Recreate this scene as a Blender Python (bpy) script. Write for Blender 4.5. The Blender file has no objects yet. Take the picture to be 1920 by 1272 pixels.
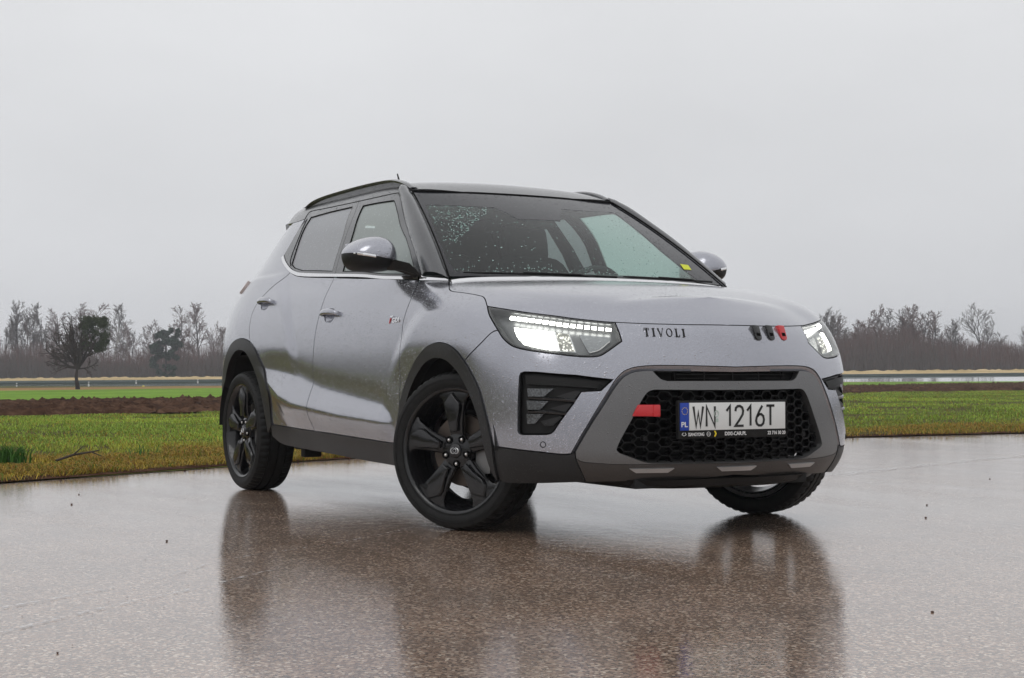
import bpy, bmesh, math, random
import numpy as np
from mathutils import Vector, Matrix, Euler
from mathutils.geometry import delaunay_2d_cdt
rng = random.Random(7)
nrs = np.random.RandomState(5)
scene = bpy.context.scene
# ---------------------------------------------------------------- camera
cam_data = bpy.data.cameras.new('camera'); cam = bpy.data.objects.new('camera', cam_data)
scene.collection.objects.link(cam); scene.camera = cam
cam.location = (5.9104, -3.8331, 0.6654)
cam.rotation_euler = (math.radians(90+1.1994), 0, math.radians(151.0679-90))
cam_data.sensor_width = 36; cam_data.lens = 55.1985; cam_data.clip_end = 3000; cam_data.clip_start = .05
# ---------------------------------------------------------------- sky and sun (overcast)
world = bpy.data.worlds.new('World'); scene.world = world; world.use_nodes = True
wt = world.node_tree; wn = wt.nodes; wl = wt.links
for n in list(wn): wn.remove(n)
w_out = wn.new('ShaderNodeOutputWorld'); w_bg = wn.new('ShaderNodeBackground')
w_sky = wn.new('ShaderNodeTexSky'); w_sky.sky_type = 'NISHITA'; w_sky.sun_disc = False
w_sky.sun_elevation = math.radians(48); w_sky.sun_rotation = math.radians(200)
w_hs = wn.new('ShaderNodeHueSaturation'); w_hs.inputs['Saturation'].default_value = .06
w_geo = wn.new('ShaderNodeTexCoord'); w_sep = wn.new('ShaderNodeSeparateXYZ')
wl.new(w_geo.outputs['Generated'], w_sep.inputs[0])
w_ramp = wn.new('ShaderNodeValToRGB'); cr = w_ramp.color_ramp
cr.elements[0].position = 0.0; cr.elements[0].color = (.70, .71, .735, 1)
cr.elements[1].position = 1.0; cr.elements[1].color = (.92, .928, .945, 1)
e_ = cr.elements.new(.04); e_.color = (.75, .76, .785, 1)
e_ = cr.elements.new(.20); e_.color = (.79, .80, .82, 1)
e_ = cr.elements.new(.5); e_.color = (.86, .868, .885, 1)
wl.new(w_sep.outputs['Z'], w_ramp.inputs[0])
w_noise = wn.new('ShaderNodeTexNoise'); w_noise.inputs['Scale'].default_value = 2.2; w_noise.inputs['Detail'].default_value = 4
w_map = wn.new('ShaderNodeMapping'); w_map.inputs['Scale'].default_value = (1, 1, 2.6)
wl.new(w_geo.outputs['Generated'], w_map.inputs[0]); wl.new(w_map.outputs[0], w_noise.inputs['Vector'])
w_mr = wn.new('ShaderNodeMapRange'); w_mr.inputs['From Min'].default_value = .3; w_mr.inputs['From Max'].default_value = .7
w_mr.inputs['To Min'].default_value = .87; w_mr.inputs['To Max'].default_value = 1.01
wl.new(w_noise.outputs['Fac'], w_mr.inputs['Value'])
w_mul = wn.new('ShaderNodeMix'); w_mul.data_type = 'RGBA'; w_mul.blend_type = 'MULTIPLY'; w_mul.inputs['Factor'].default_value = 1
wl.new(w_ramp.outputs[0], w_mul.inputs['A']); wl.new(w_mr.outputs[0], w_mul.inputs['B'])
# the cloud layer (in the sky's own units) hides nearly all of the clear sky
w_sc = wn.new('ShaderNodeVectorMath'); w_sc.operation = 'SCALE'; w_sc.inputs['Scale'].default_value = 10.0
wl.new(w_mul.outputs['Result'], w_sc.inputs[0])
w_mix = wn.new('ShaderNodeMix'); w_mix.data_type = 'RGBA'; w_mix.inputs['Factor'].default_value = .94
wl.new(w_sky.outputs[0], w_hs.inputs['Color']); wl.new(w_hs.outputs[0], w_mix.inputs['A']); wl.new(w_sc.outputs[0], w_mix.inputs['B'])
wl.new(w_mix.outputs['Result'], w_bg.inputs['Color']); w_bg.inputs['Strength'].default_value = .1
wl.new(w_bg.outputs[0], w_out.inputs['Surface'])
sun_data = bpy.data.lights.new('sun', 'SUN'); sun_data.energy = .6; sun_data.angle = math.radians(35); sun_data.color = (1, .98, .95)
sun = bpy.data.objects.new('sun', sun_data); scene.collection.objects.link(sun)
sun.rotation_euler = (math.radians(42), 0, math.radians(30))
scene.view_settings.view_transform = 'Standard'; scene.view_settings.look = 'None'
scene.view_settings.exposure = .06; scene.view_settings.gamma = 1; scene.view_settings.use_curve_mapping = False
scene.cycles.transparent_max_bounces = 24; scene.cycles.max_bounces = 8

# ---------------------------------------------------------------- materials
MATS = {}
class NT:
    def __init__(s, name):
        s.m = bpy.data.materials.new(name); s.m.use_nodes = True; s.t = s.m.node_tree; s.n = s.t.nodes; s.l = s.t.links
        for q in list(s.n): s.n.remove(q)
        s.out = s.n.new('ShaderNodeOutputMaterial'); s.tc = None; MATS[name] = s.m
    def add(s, typ, ins=None, **kw):
        q = s.n.new('ShaderNode'+typ)
        for k, v in kw.items(): setattr(q, k, v)
        for k, v in (ins or {}).items():
            if isinstance(v, bpy.types.NodeSocket): s.l.new(v, q.inputs[k])
            else: q.inputs[k].default_value = v
        return q
    def pos(s):
        if s.tc is None: s.tc = s.add('TexCoord')
        return s.tc.outputs['Object']
    def noise(s, scale, detail=3, rough=.5, vec=None):
        return s.add('TexNoise', {'Vector': vec or s.pos(), 'Scale': scale, 'Detail': detail, 'Roughness': rough})
    def ramp(s, fac, stops):
        r = s.add('ValToRGB', {'Fac': fac}); c = r.color_ramp
        while len(c.elements) > 1: c.elements.remove(c.elements[-1])
        for i, (p, col) in enumerate(stops):
            e = c.elements[0] if i == 0 else c.elements.new(p)
            e.position = p; e.color = (*col, 1) if len(col) == 3 else col
        return r
    def math(s, op, a, b=0.0, cl=False):
        q = s.add('Math', {0: a, 1: b}, operation=op); q.use_clamp = cl; return q.outputs[0]
    def mixc(s, f, a, b, mode='MIX'):
        q = s.add('Mix', {'Factor': f, 'A': a, 'B': b}, data_type='RGBA', blend_type=mode)
        return q
    def map(s, v, a, b, c, d): return s.add('MapRange', {'Value': v, 'From Min': a, 'From Max': b, 'To Min': c, 'To Max': d}).outputs[0]
    def surf(s, sh): s.l.new(sh, s.out.inputs['Surface']); return s.m
def rgb(*a): return (a[0], a[1], a[2], 1.0)
def mixcol(t, f, a, b, mode='MIX'):
    q = t.n.new('ShaderNodeMix'); q.data_type = 'RGBA'; q.blend_type = mode
    fs = [i for i in q.inputs if i.identifier == 'Factor_Float'][0]; A = [i for i in q.inputs if i.identifier == 'A_Color'][0]; B = [i for i in q.inputs if i.identifier == 'B_Color'][0]
    for sck, v in ((fs, f), (A, a), (B, b)):
        if isinstance(v, bpy.types.NodeSocket): t.l.new(v, sck)
        else: sck.default_value = v
    return [o for o in q.outputs if o.identifier == 'Result_Color'][0]
def drops(t, scale=150, dens=.55, size=.38):
    # rain drops: round bumps in random cells, two sizes
    hs = []
    for sc, de in ((scale, dens), (scale*.45, dens*.45)):
        v = t.add('TexVoronoi', {'Vector': t.pos(), 'Scale': sc, 'Randomness': 1.0})
        sep = t.add('SeparateColor', {0: v.outputs['Color']})
        on = t.math('LESS_THAN', sep.outputs[0], de)
        r = t.map(sep.outputs[1], 0, 1, size*.5, size)
        q = t.math('DIVIDE', v.outputs['Distance'], r)
        h = t.math('SUBTRACT', 1.0, t.math('MULTIPLY', q, q), True)
        hs.append(t.math('MULTIPLY', t.math('MULTIPLY', h, on), 1.0 if sc == scale else 1.6))
    return t.math('MAXIMUM', hs[0], hs[1])
def principled(t, **kw):
    ins = {}
    names = dict(base='Base Color', metal='Metallic', rough='Roughness', spec='Specular IOR Level', coat='Coat Weight', coatr='Coat Roughness', coatior='Coat IOR', normal='Normal', coatn='Coat Normal', emit='Emission Color', emits='Emission Strength', alpha='Alpha', ior='IOR', sheen='Sheen Weight', trans='Transmission Weight', sss='Subsurface Weight')
    for k, v in kw.items():
        ins[names[k]] = rgb(*v) if isinstance(v, tuple) and len(v) == 3 else v
    return t.add('BsdfPrincipled', ins)
def simple(name, base, rough=.5, metal=0, coat=0, wet=0, var=.12, nscale=6, spec=.5):
    t = NT(name)
    n = t.noise(nscale, 4)
    f = t.map(n.outputs['Fac'], .3, .7, 1-var, 1+var)
    c = mixcol(t, 1.0, rgb(*base), f, 'MULTIPLY')
    kw = dict(base=c, rough=rough, metal=metal, coat=coat, coatr=.04, spec=spec)
    if wet:
        h = drops(t, 150, .5)
        b = t.add('Bump', {'Height': h, 'Strength': wet, 'Distance': .002})
        kw['normal'] = b.outputs[0]; kw['coatn'] = b.outputs[0]
    p = principled(t, **kw)
    return t.surf(p.outputs[0])
# car paint: silver-blue metallic under clear coat, beaded with rain
def paint(name, base, metal, rough, wet=.5, coat=1.0):
    t = NT(name)
    h = drops(t, 170, .6)
    b = t.add('Bump', {'Height': h, 'Strength': min(1, wet*.9), 'Distance': .0028})
    fz = t.noise(330, 2, .6); b0 = b; b = t.add('Bump', {'Height': fz.outputs['Fac'], 'Strength': .22*wet, 'Distance': .0013, 'Normal': b0.outputs[0]})
    fl = t.noise(420, 1); fb = t.map(fl.outputs['Fac'], .3, .7, .86, 1.14)
    dirt = t.noise(3, 4); db = t.map(dirt.outputs['Fac'], .3, .75, 1.0, .95)
    c = mixcol(t, 1.0, mixcol(t, 1.0, rgb(*base), fb, 'MULTIPLY'), db, 'MULTIPLY')
    p = principled(t, base=c, metal=metal, rough=rough, coat=coat, coatr=.03, normal=b.outputs[0], coatn=b.outputs[0])
    return t.surf(p.outputs[0])
M_PAINT = paint('silver_paint', (.380, .386, .430), .85, .22)
M_ROOF = paint('black_roof_paint', (.060, .061, .066), .8, .40, .85)
M_FRAME = paint('dark_silver_trim', (.175, .175, .177), .8, .42, .45, .35)
M_CLAD = simple('black_cladding', (.020, .020, .021), .40, wet=.6, spec=.35)
M_BLACK = simple('black_plastic', (.010, .010, .010), .42, wet=.3, spec=.25)
M_DARK = simple('underbody_black', (.006, .006, .006), .8)
M_GLOSS = simple('gloss_black', (.008, .008, .009), .14, coat=.25, wet=.4)
M_MESH = simple('grille_plastic', (.007, .007, .007), .36, spec=.22)
M_CHROME = simple('chrome', (.82, .82, .83), .10, 1, var=.02)
M_SATIN = simple('satin_silver', (.50, .50, .51), .35, .8, wet=.3)
M_RED = simple('red_plastic', (.55, .012, .018), .35, coat=.5, wet=.4, var=.04)
M_RUBBER = simple('tyre_rubber', (.010, .010, .010), .6, var=.3, nscale=40, spec=.25)
M_RIM = simple('rim_black', (.007, .007, .008), .22, .1, coat=.5, wet=.35, spec=.35)
M_DISC = simple('brake_disc', (.10, .082, .070), .5, .7)
M_CALI = simple('caliper_cast', (.22, .22, .22), .5, .5)
M_STEEL = simple('wheel_nut_steel', (.62, .60, .58), .3, 1)
M_GAP = simple('gap_black', (.004, .004, .004), .9, spec=.1)
M_INT = simple('interior_dark', (.03, .03, .032), .7)
M_SEAT = simple('seat_cloth', (.022, .023, .025), .85)
M_LINER = simple('headliner', (.50, .52, .50), .9)
M_WHITE = simple('plate_white', (.72, .73, .72), .4, var=.02)
M_BLUE = simple('plate_blue', (.01, .05, .38), .4, var=.02)
M_INK = simple('plate_ink', (.01, .01, .01), .5)
M_LETW = simple('white_print', (.75, .75, .75), .5, var=.02)
M_YEL = simple('yellow_print', (.80, .62, .02), .5, var=.02)
M_STICK = simple('yellow_sticker', (.62, .66, .02), .6, var=.02)
M_REFL = simple('lamp_reflector', (.70, .71, .72), .14, 1, var=.05)
M_FOG = simple('indicator_lens', (.30, .31, .32), .15, .9, coat=1, wet=.3)
M_FOG2 = simple('fog_lamp_lens', (.10, .105, .11), .25, .6, coat=.6, wet=.5, var=.5, nscale=120)
M_SKID_SHADED = paint('skid_trim_shaded', (.085, .080, .078), .7, .42, .4, .3)  # frame trim darkened: the dark ground reflection is put into the base colour
M_LAMPGREY = simple('lamp_bezel', (.16, .165, .17), .3, .6)
def emit(name, col, st):
    t = NT(name); e = t.add('Emission', {'Color': rgb(*col), 'Strength': st}); return t.surf(e.outputs[0])
M_LED = emit('led_light', (1, .99, .93), 9)
def beam(name, lo, hi):
    t = NT(name); v = t.add('TexVoronoi', {'Vector': t.pos(), 'Scale': 95}); n = t.noise(30, 2)
    s = t.map(v.outputs['Distance'], 0, .55, hi, lo); s = t.math('MULTIPLY', s, t.map(n.outputs['Fac'], .35, .65, .75, 1.3)); e = t.add('Emission', {'Color': rgb(1, 1, .90), 'Strength': s}); return t.surf(e.outputs[0])
M_BEAM = beam('headlamp_light', 3, 22); M_BEAM2 = beam('headlamp_edge_light', .3, 2.4)
def glass(name, tint, mist=0.0, wet=.5, base_rough=.02, ior=1.5, scale=150, mcol=(.60, .64, .64)):
    t = NT(name)
    h = drops(t, scale, .6)
    b = t.add('Bump', {'Height': h, 'Strength': wet, 'Distance': .002})
    gm = t.add('NewGeometry'); io = t.map(gm.outputs['Backfacing'], 0, 1, ior, 1/ior)   # same reflectance from both sides of the pane
    fr = t.add('Fresnel', {'IOR': io})
    tr = t.add('BsdfTransparent', {'Color': rgb(*tint)})
    gl = t.add('BsdfGlossy', {'Color': rgb(1, 1, 1), 'Roughness': base_rough, 'Normal': b.outputs[0]})
    a = t.add('MixShader', {0: fr.outputs[0], 1: tr.outputs[0], 2: gl.outputs[0]})
    out = a.outputs[0]
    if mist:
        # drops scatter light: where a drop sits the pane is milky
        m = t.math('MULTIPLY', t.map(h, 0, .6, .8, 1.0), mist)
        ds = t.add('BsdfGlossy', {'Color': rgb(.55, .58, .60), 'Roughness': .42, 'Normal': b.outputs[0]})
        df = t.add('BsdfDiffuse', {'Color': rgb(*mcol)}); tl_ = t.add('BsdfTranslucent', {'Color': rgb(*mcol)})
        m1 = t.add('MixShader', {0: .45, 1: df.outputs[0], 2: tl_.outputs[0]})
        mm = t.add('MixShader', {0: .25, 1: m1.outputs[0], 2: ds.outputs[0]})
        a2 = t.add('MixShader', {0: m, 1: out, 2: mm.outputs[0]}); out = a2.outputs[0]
    return t.surf(out)
M_WS = glass('windscreen_glass', (.72, .93, .87), .022, .6, scale=110, ior=1.36, mcol=(.5, .62, .58))
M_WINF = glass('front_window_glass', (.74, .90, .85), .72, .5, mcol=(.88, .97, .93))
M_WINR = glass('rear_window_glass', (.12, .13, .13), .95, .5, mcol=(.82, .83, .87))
M_LENS = glass('lamp_lens', (.95, .96, .95), .03, .35)
def dropmat():
    t = NT('rain_drop'); p = principled(t, base=(1, 1, 1), rough=.02, trans=1.0, ior=1.33); return t.surf(p.outputs[0])
M_DROP = dropmat()
# tinted shade band and black border printed on the screen
M_FRIT = simple('black_glass_print', (.010, .010, .014), .08, coat=0, wet=.5, spec=.34)

# ---------------------------------------------------------------- object helpers
COL = scene.collection
def link(o, parent=None, ploc=None):
    COL.objects.link(o)
    if parent is not None:
        o.parent = parent
        L = parent.get('_w'); 
        if L is not None: o.matrix_parent_inverse = Matrix.Translation((-L[0], -L[1], -L[2]))
    return o
def mesh_obj(name, V, F, mat, parent=None, smooth=True, loc=None):
    me = bpy.data.meshes.new(name)
    me.from_pydata([tuple(map(float, v)) for v in V], [], [tuple(int(i) for i in f) for f in F]); me.validate()
    if smooth: me.polygons.foreach_set('use_smooth', [True]*len(me.polygons))
    me.materials.append(mat)
    o = bpy.data.objects.new(name, me)
    if loc is not None: o.location = loc
    return link(o, parent)
def empty(name, loc, parent=None, rot=None):
    o = bpy.data.objects.new(name, None); o.empty_display_size = .2; o.location = loc
    if rot: o.rotation_euler = rot
    link(o, parent)
    if parent is None: o['_w'] = list(map(float, loc))
    return o
def tag(o, label=None, cat=None, group=None, kind=None):
    if label: o['label'] = label
    if cat: o['category'] = cat
    if group: o['group'] = group
    if kind: o['kind'] = kind
    return o
def sharp(o, ang=35):
    bm = bmesh.new(); bm.from_mesh(o.data)
    bmesh.ops.recalc_face_normals(bm, faces=bm.faces)
    for e in bm.edges:
        if len(e.link_faces) == 2 and e.calc_face_angle(0) > math.radians(ang): e.smooth = False
    bm.to_mesh(o.data); bm.free()
    return o
class MB:
    def __init__(s): s.V = []; s.F = []
    def add(s, V, F):
        b = len(s.V); s.V += [tuple(map(float, v)) for v in V]; s.F += [tuple(int(i)+b for i in f) for f in F]; return s
    def box(s, c, size, R=None):
        x, y, z = [q/2 for q in size]
        V = [Vector((a*x, b*y, d*z)) for a in (-1, 1) for b in (-1, 1) for d in (-1, 1)]
        if R is not None: V = [R @ v for v in V]
        V = [tuple(v+Vector(c)) for v in V]
        return s.add(V, [(0, 1, 3, 2), (4, 6, 7, 5), (0, 4, 5, 1), (2, 3, 7, 6), (0, 2, 6, 4), (1, 5, 7, 3)])
    def tube(s, pts, rad, n=6, cap=True):
        pts = [Vector(p) for p in pts]
        if not hasattr(rad, '__len__'): rad = [rad]*len(pts)
        ring = []; V = []; F = []
        for i, p in enumerate(pts):
            d = (pts[min(i+1, len(pts)-1)]-pts[max(i-1, 0)]).normalized()
            a = d.orthogonal().normalized() if i == 0 else (a-d*a.dot(d)).normalized()
            b = d.cross(a)
            for k in range(n):
                t = 2*math.pi*k/n
                V.append(p+(a*math.cos(t)+b*math.sin(t))*rad[i])
        for i in range(len(pts)-1):
            for k in range(n):
                F.append((i*n+k, i*n+(k+1) % n, (i+1)*n+(k+1) % n, (i+1)*n+k))
        if cap: F.append(tuple(range(n-1, -1, -1))); F.append(tuple(range((len(pts)-1)*n, len(pts)*n)))
        return s.add(V, F)
    def prism(s, poly, f0, f1):
        # poly: list of 2-D points, f0/f1 map (a, b) to 3-D for the two faces
        n = len(poly); V = [f0(*p) for p in poly]+[f1(*p) for p in poly]
        F = [tuple(range(n)), tuple(range(2*n-1, n-1, -1))]+[(i, (i+1) % n, (i+1) % n+n, i+n) for i in range(n)]
        return s.add(V, F)
    def lathe(s, prof, n=48, axis='y', close=False):
        V = []; F = []; m = len(prof)
        for k in range(n):
            t = 2*math.pi*k/n; ct, st = math.cos(t), math.sin(t)
            for r, h in prof: V.append((r*ct, h, r*st))
        for k in range(n):
            k2 = (k+1) % n
            for j in range(m if close else m-1):
                j2 = (j+1) % m
                F.append((k*m+j, k*m+j2, k2*m+j2, k2*m+j))
        return s.add(V, F)
    def obj(s, name, mat, parent=None, smooth=False, loc=None, bevel=0, ang=35):
        o = mesh_obj(name, s.V, s.F, mat, parent, smooth, loc)
        bm = bmesh.new(); bm.from_mesh(o.data)
        bmesh.ops.recalc_face_normals(bm, faces=bm.faces)
        if bevel:
            es = [e for e in bm.edges if len(e.link_faces) == 2 and e.calc_face_angle(0) > math.radians(25)]
            bmesh.ops.bevel(bm, geom=es, offset=bevel, segments=2, affect='EDGES', profile=.6, clamp_overlap=True)
            for f in bm.faces: f.smooth = True
        if smooth or bevel:
            for e in bm.edges:
                if len(e.link_faces) == 2 and e.calc_face_angle(0) > math.radians(ang): e.smooth = False
        bm.to_mesh(o.data); bm.free()
        return o
def flip_mesh(me):
    m2 = me.copy()
    n = len(m2.vertices); co = np.empty(n*3, 'f'); m2.vertices.foreach_get('co', co); co[1::3] *= -1; m2.vertices.foreach_set('co', co)
    m2.flip_normals(); m2.update(); return m2
def mirror(o, parent=None):
    c = bpy.data.objects.new(o.name.split('.')[0], flip_mesh(o.data))
    c.parent = parent or o.parent; c.matrix_parent_inverse = o.matrix_parent_inverse.copy(); COL.objects.link(c)
    return c
# ---------------------------------------------------------------- car body surfaces (metres, x forward, right side y < 0)
def bs_basis(t, n):
    # uniform cubic B-spline through clamped (mirrored phantom) ends; t in [0, n-1] -> weights (len(t), n)
    t = np.clip(np.asarray(t, float), 0, n-1-1e-9)
    i = np.floor(t).astype(int); f = t-i
    w = np.stack([(1-f)**3/6, (3*f**3-6*f**2+4)/6, (-3*f**3+3*f**2+3*f+1)/6, f**3/6], -1)
    W = np.zeros((len(t), n)); r = np.arange(len(t))
    for k in range(4):
        j = i-1+k
        lo = j < 0; hi = j > n-1; ok = ~(lo | hi)
        np.add.at(W, (r[ok], j[ok]), w[ok, k])
        np.add.at(W, (r[lo], 0), 2*w[lo, k]); np.add.at(W, (r[lo], 1), -w[lo, k])
        np.add.at(W, (r[hi], n-1), 2*w[hi, k]); np.add.at(W, (r[hi], n-2), -w[hi, k])
    return W
def sstep(a, b, x):
    t = np.clip((x-a)/(b-a), 0, 1); return t*t*(3-2*t)
class Surf:
    def __init__(s, net, disp=None, den=6):
        s.net = np.array(net, float); s.nu, s.nv = s.net.shape[:2]; s.disp = disp
        s.gu = np.linspace(0, s.nu-1, (s.nu-1)*den+1); s.gv = np.linspace(0, s.nv-1, (s.nv-1)*den+1)
        g = np.array([[u, v] for u in s.gu for v in s.gv]); s.guv = g
        s.gp = s.ev(g)
    def raw(s, uv):
        Wu = bs_basis(uv[:, 0], s.nu); Wv = bs_basis(uv[:, 1], s.nv)
        return np.einsum('ka,kb,abc->kc', Wu, Wv, s.net)
    def ev(s, uv):
        uv = np.atleast_2d(np.asarray(uv, float))
        if len(uv) > 4000: return np.concatenate([s.ev(uv[i:i+4000]) for i in range(0, len(uv), 4000)])
        P = s.raw(uv)
        if s.disp is not None:
            P = P + s.disp(P, uv)
        return P
    def nrm(s, uv):
        uv = np.atleast_2d(uv); h = .02
        a = s.ev(uv+[h, 0])-s.ev(uv-[h, 0]); b = s.ev(uv+[0, h])-s.ev(uv-[0, h])
        n = np.cross(a, b); n /= np.linalg.norm(n, axis=1)[:, None]+1e-12
        return n*s.sgn
    sgn = 1
    def inv(s, pts, axes=(0, 1, 2), side=None, it=14):
        # closest (u, v) to points; only the listed axes are compared
        pts = np.atleast_2d(np.asarray(pts, float)); ax = list(axes); out = []
        for p in pts:
            d = ((s.gp[:, ax]-p)**2).sum(1) if len(p) == len(ax) else ((s.gp[:, ax]-p[ax])**2).sum(1)
            if side is not None: d = d+(side(s.gp) <= 0)*1e3
            out.append(s.guv[np.argmin(d)])
        uv = np.array(out); T = pts if pts.shape[1] == len(ax) else pts[:, ax]
        h = 1e-3
        for k in range(it):
            P = s.ev(uv)[:, ax]; r = T-P
            Ju = (s.ev(uv+[h, 0])[:, ax]-P)/h; Jv = (s.ev(uv+[0, h])[:, ax]-P)/h
            a = (Ju*Ju).sum(1)+1e-9; b = (Ju*Jv).sum(1); c = (Jv*Jv).sum(1)+1e-9
            e = (Ju*r).sum(1); f = (Jv*r).sum(1); D = a*c-b*b
            du = (c*e-b*f)/D; dv = (a*f-b*e)/D
            uv = uv+np.clip(np.stack([du, dv], 1), -.5, .5)
            uv[:, 0] = np.clip(uv[:, 0], 0, s.nu-1); uv[:, 1] = np.clip(uv[:, 1], 0, s.nv-1)
        return uv

# --- lower shell: one sheet round the car, columns from the rear middle along the right side to the nose and on to the left
ZR = [.17, .25, .33, .42, .52, .62, .72, .81, .90, .99, 1.06, 1.12, 1.20, 1.30]
YS = [.810, .850, .872, .884, .889, .891, .890, .886, .877, .858, .837, .810, .780, .736]
def col_side(x, y=0, zb=0, tw=0):
    return [(x, -(yy+y-tw*max(0, z-.9)), z) for z, yy in zip(ZR, YS)]
def col(xs, ys, zs): return [(a, -b, c) for a, b, c in zip(xs, ys, zs)]
def rr(L): return L
SH = []
# rear end
SH.append(col([-3.33, -3.38, -3.40, -3.41, -3.41, -3.41, -3.40, -3.39, -3.38, -3.36, -3.33, -3.28, -3.20, -3.1], [0]*14, ZR))
SH.append(col([-3.31, -3.36, -3.38, -3.39, -3.39, -3.39, -3.38, -3.37, -3.36, -3.34, -3.31, -3.26, -3.18, -3.08], [.36]*14, ZR))
SH.append(col([-3.25, -3.31, -3.34, -3.35, -3.35, -3.35, -3.35, -3.34, -3.32, -3.30, -3.27, -3.22, -3.14, -3.04], [.60, .60, .62, .62, .62, .62, .62, .62, .61, .60, .59, .58, .57, .55], ZR))
SH.append(col([-3.12, -3.19, -3.22, -3.24, -3.25, -3.25, -3.24, -3.23, -3.21, -3.18, -3.14, -3.09, -3.02, -2.94], [.64, .67, .72, .75, .755, .755, .75, .747, .742, .735, .725, .70, .665, .62], ZR))
SH.append(col([-2.95, -3.00, -3.03, -3.05, -3.06, -3.06, -3.05, -3.04, -3.02, -2.98, -2.94, -2.90, -2.86, -2.80], [.68, .73, .79, .832, .84, .842, .838, .835, .826, .812, .795, .765, .725, .67], ZR))
SH.append(col([-2.72, -2.72, -2.72, -2.72, -2.72, -2.72, -2.72, -2.72, -2.72, -2.72, -2.71, -2.70, -2.67, -2.62], [.80, .835, .866, .882, .889, .891, .888, .882, .872, .855, .832, .800, .765, .705], ZR))
for x in (-2.4, -2.1, -1.8, -1.5, -1.2, -.9, -.65):
    SH.append(col_side(x))
# towards the windscreen foot the upper rows turn inwards over the wing
SH.append(col([-.42]*14, [.81, .85, .872, .884, .889, .891, .890, .887, .880, .862, .825, .770, .60, .0], [.17, .25, .33, .42, .52, .62, .72, .81, .90, .99, 1.053, 1.088, 1.10, 1.105]))
SH.append(col([-.20]*14, [.81, .85, .872, .884, .889, .892, .893, .892, .886, .865, .800, .66, .36, .0], [.17, .25, .33, .42, .52, .62, .72, .81, .90, .98, 1.048, 1.072, 1.082, 1.085]))
SH.append(col([.02]*14, [.81, .85, .872, .884, .890, .894, .897, .897, .888, .855, .770, .62, .33, .0], [.17, .25, .33, .42, .52, .62, .71, .80, .88, .96, 1.027, 1.054, 1.070, 1.075]))
SH.append(col([.20, .20, .20, .20, .20, .20, .20, .20, .20, .20, .195, .19, .19, .19], [.81, .85, .872, .884, .890, .893, .895, .893, .880, .840, .750, .60, .32, .0], [.17, .25, .33, .42, .52, .61, .70, .78, .86, .938, 1.007, 1.039, 1.054, 1.058]))
SH.append(col([.36, .37, .37, .37, .37, .37, .37, .37, .365, .355, .34, .33, .33, .33], [.80, .84, .864, .876, .880, .880, .880, .875, .858, .815, .725, .58, .30, .0], [.17, .25, .33, .42, .52, .60, .68, .76, .84, .915, .983, 1.016, 1.032, 1.036]))
SH.append(col([.50, .51, .52, .52, .52, .52, .52, .515, .50, .475, .45, .43, .42, .42], [.75, .795, .822, .830, .832, .832, .828, .820, .803, .762, .685, .54, .29, .0], [.17, .25, .32, .41, .50, .59, .67, .745, .82, .895, .957, .993, 1.010, 1.015]))
SH.append(col([.61, .63, .64, .64, .64, .64, .638, .628, .605, .575, .54, .515, .50, .50], [.68, .722, .744, .750, .752, .750, .742, .730, .710, .675, .615, .49, .27, .0], [.17, .24, .31, .40, .49, .58, .66, .735, .81, .88, .938, .972, .991, .997]))
SH.append(col([.69, .72, .735, .735, .735, .733, .728, .715, .690, .655, .61, .585, .57, .57], [.595, .628, .645, .65, .65, .648, .640, .626, .61, .585, .54, .45, .25, .0], [.17, .235, .30, .39, .48, .57, .655, .73, .80, .862, .912, .950, .973, .980]))
SH.append(col([.74, .775, .795, .795, .795, .793, .787, .773, .747, .712, .665, .635, .62, .62], [.49, .51, .52, .525, .522, .518, .51, .50, .485, .465, .44, .37, .21, .0], [.17, .23, .295, .385, .475, .565, .655, .735, .807, .866, .910, .945, .972, .984]))
SH.append(col([.77, .81, .83, .83, .83, .828, .820, .807, .783, .748, .70, .665, .645, .64], [.33, .34, .345, .35, .35, .345, .34, .33, .32, .31, .29, .245, .14, .0], [.17, .23, .295, .385, .475, .565, .655, .738, .812, .870, .912, .944, .966, .978]))
SH.append(col([.785, .825, .848, .848, .848, .845, .837, .824, .800, .765, .715, .68, .655, .65], [.165, .17, .172, .175, .175, .172, .17, .165, .16, .155, .145, .12, .07, .0], [.17, .23, .295, .385, .475, .565, .655, .740, .815, .873, .915, .945, .966, .976]))
mid = col([.79, .83, .853, .853, .853, .850, .842, .829, .805, .770, .72, .685, .658, .652], [0]*14, [.17, .23, .295, .385, .475, .565, .655, .740, .816, .874, .916, .946, .967, .976])
NC = len(SH)               # index of the nose column
# sweep of the nose in plan
for ci in range(len(SH)-6, len(SH)):
    cc = SH[ci]; out = []
    for k, (a, b, z) in enumerate(cc):
        w = 1.0 if k <= 10 else (.6, .3, .1)[k-11]
        yy = abs(cc[min(k, 8)][1]); d = np.interp(yy, [0, .17, .35, .51, .64, .74, .83], [0, -.004, -.025, -.043, -.047, -.008, .004])
        out.append((a+d*w-(.035, .018, 0)[min(k, 2)], b, z))
    SH[ci] = out
QH = [list(c) for c in SH[:12]]
for c in SH+[mid]: c.append((c[12][0], -c[12][1], c[12][2]))
mid = [(a-(.035, .018, 0)[min(k, 2)], b, c) for k, (a, b, c) in enumerate(mid)]
SH = SH+[mid]+[[(a, -b, c) for a, b, c in cc] for cc in SH[::-1]]
def seg_z(P, pts):         # height of a guide line at x
    xs = [p[0] for p in pts]; zs = [p[1] for p in pts]
    return np.interp(P[:, 0], xs, zs)
WT = [(-2.25, .70), (-2.1, .675), (-1.79, .646), (-1.39, .575), (-.86, .526), (-.645, .507), (-.56, .475), (-.50, .43)]
WB = [(-2.25, .68), (-2.10, .617), (-1.90, .545), (-1.71, .506), (-1.115, .460), (-.508, .434)]
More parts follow.
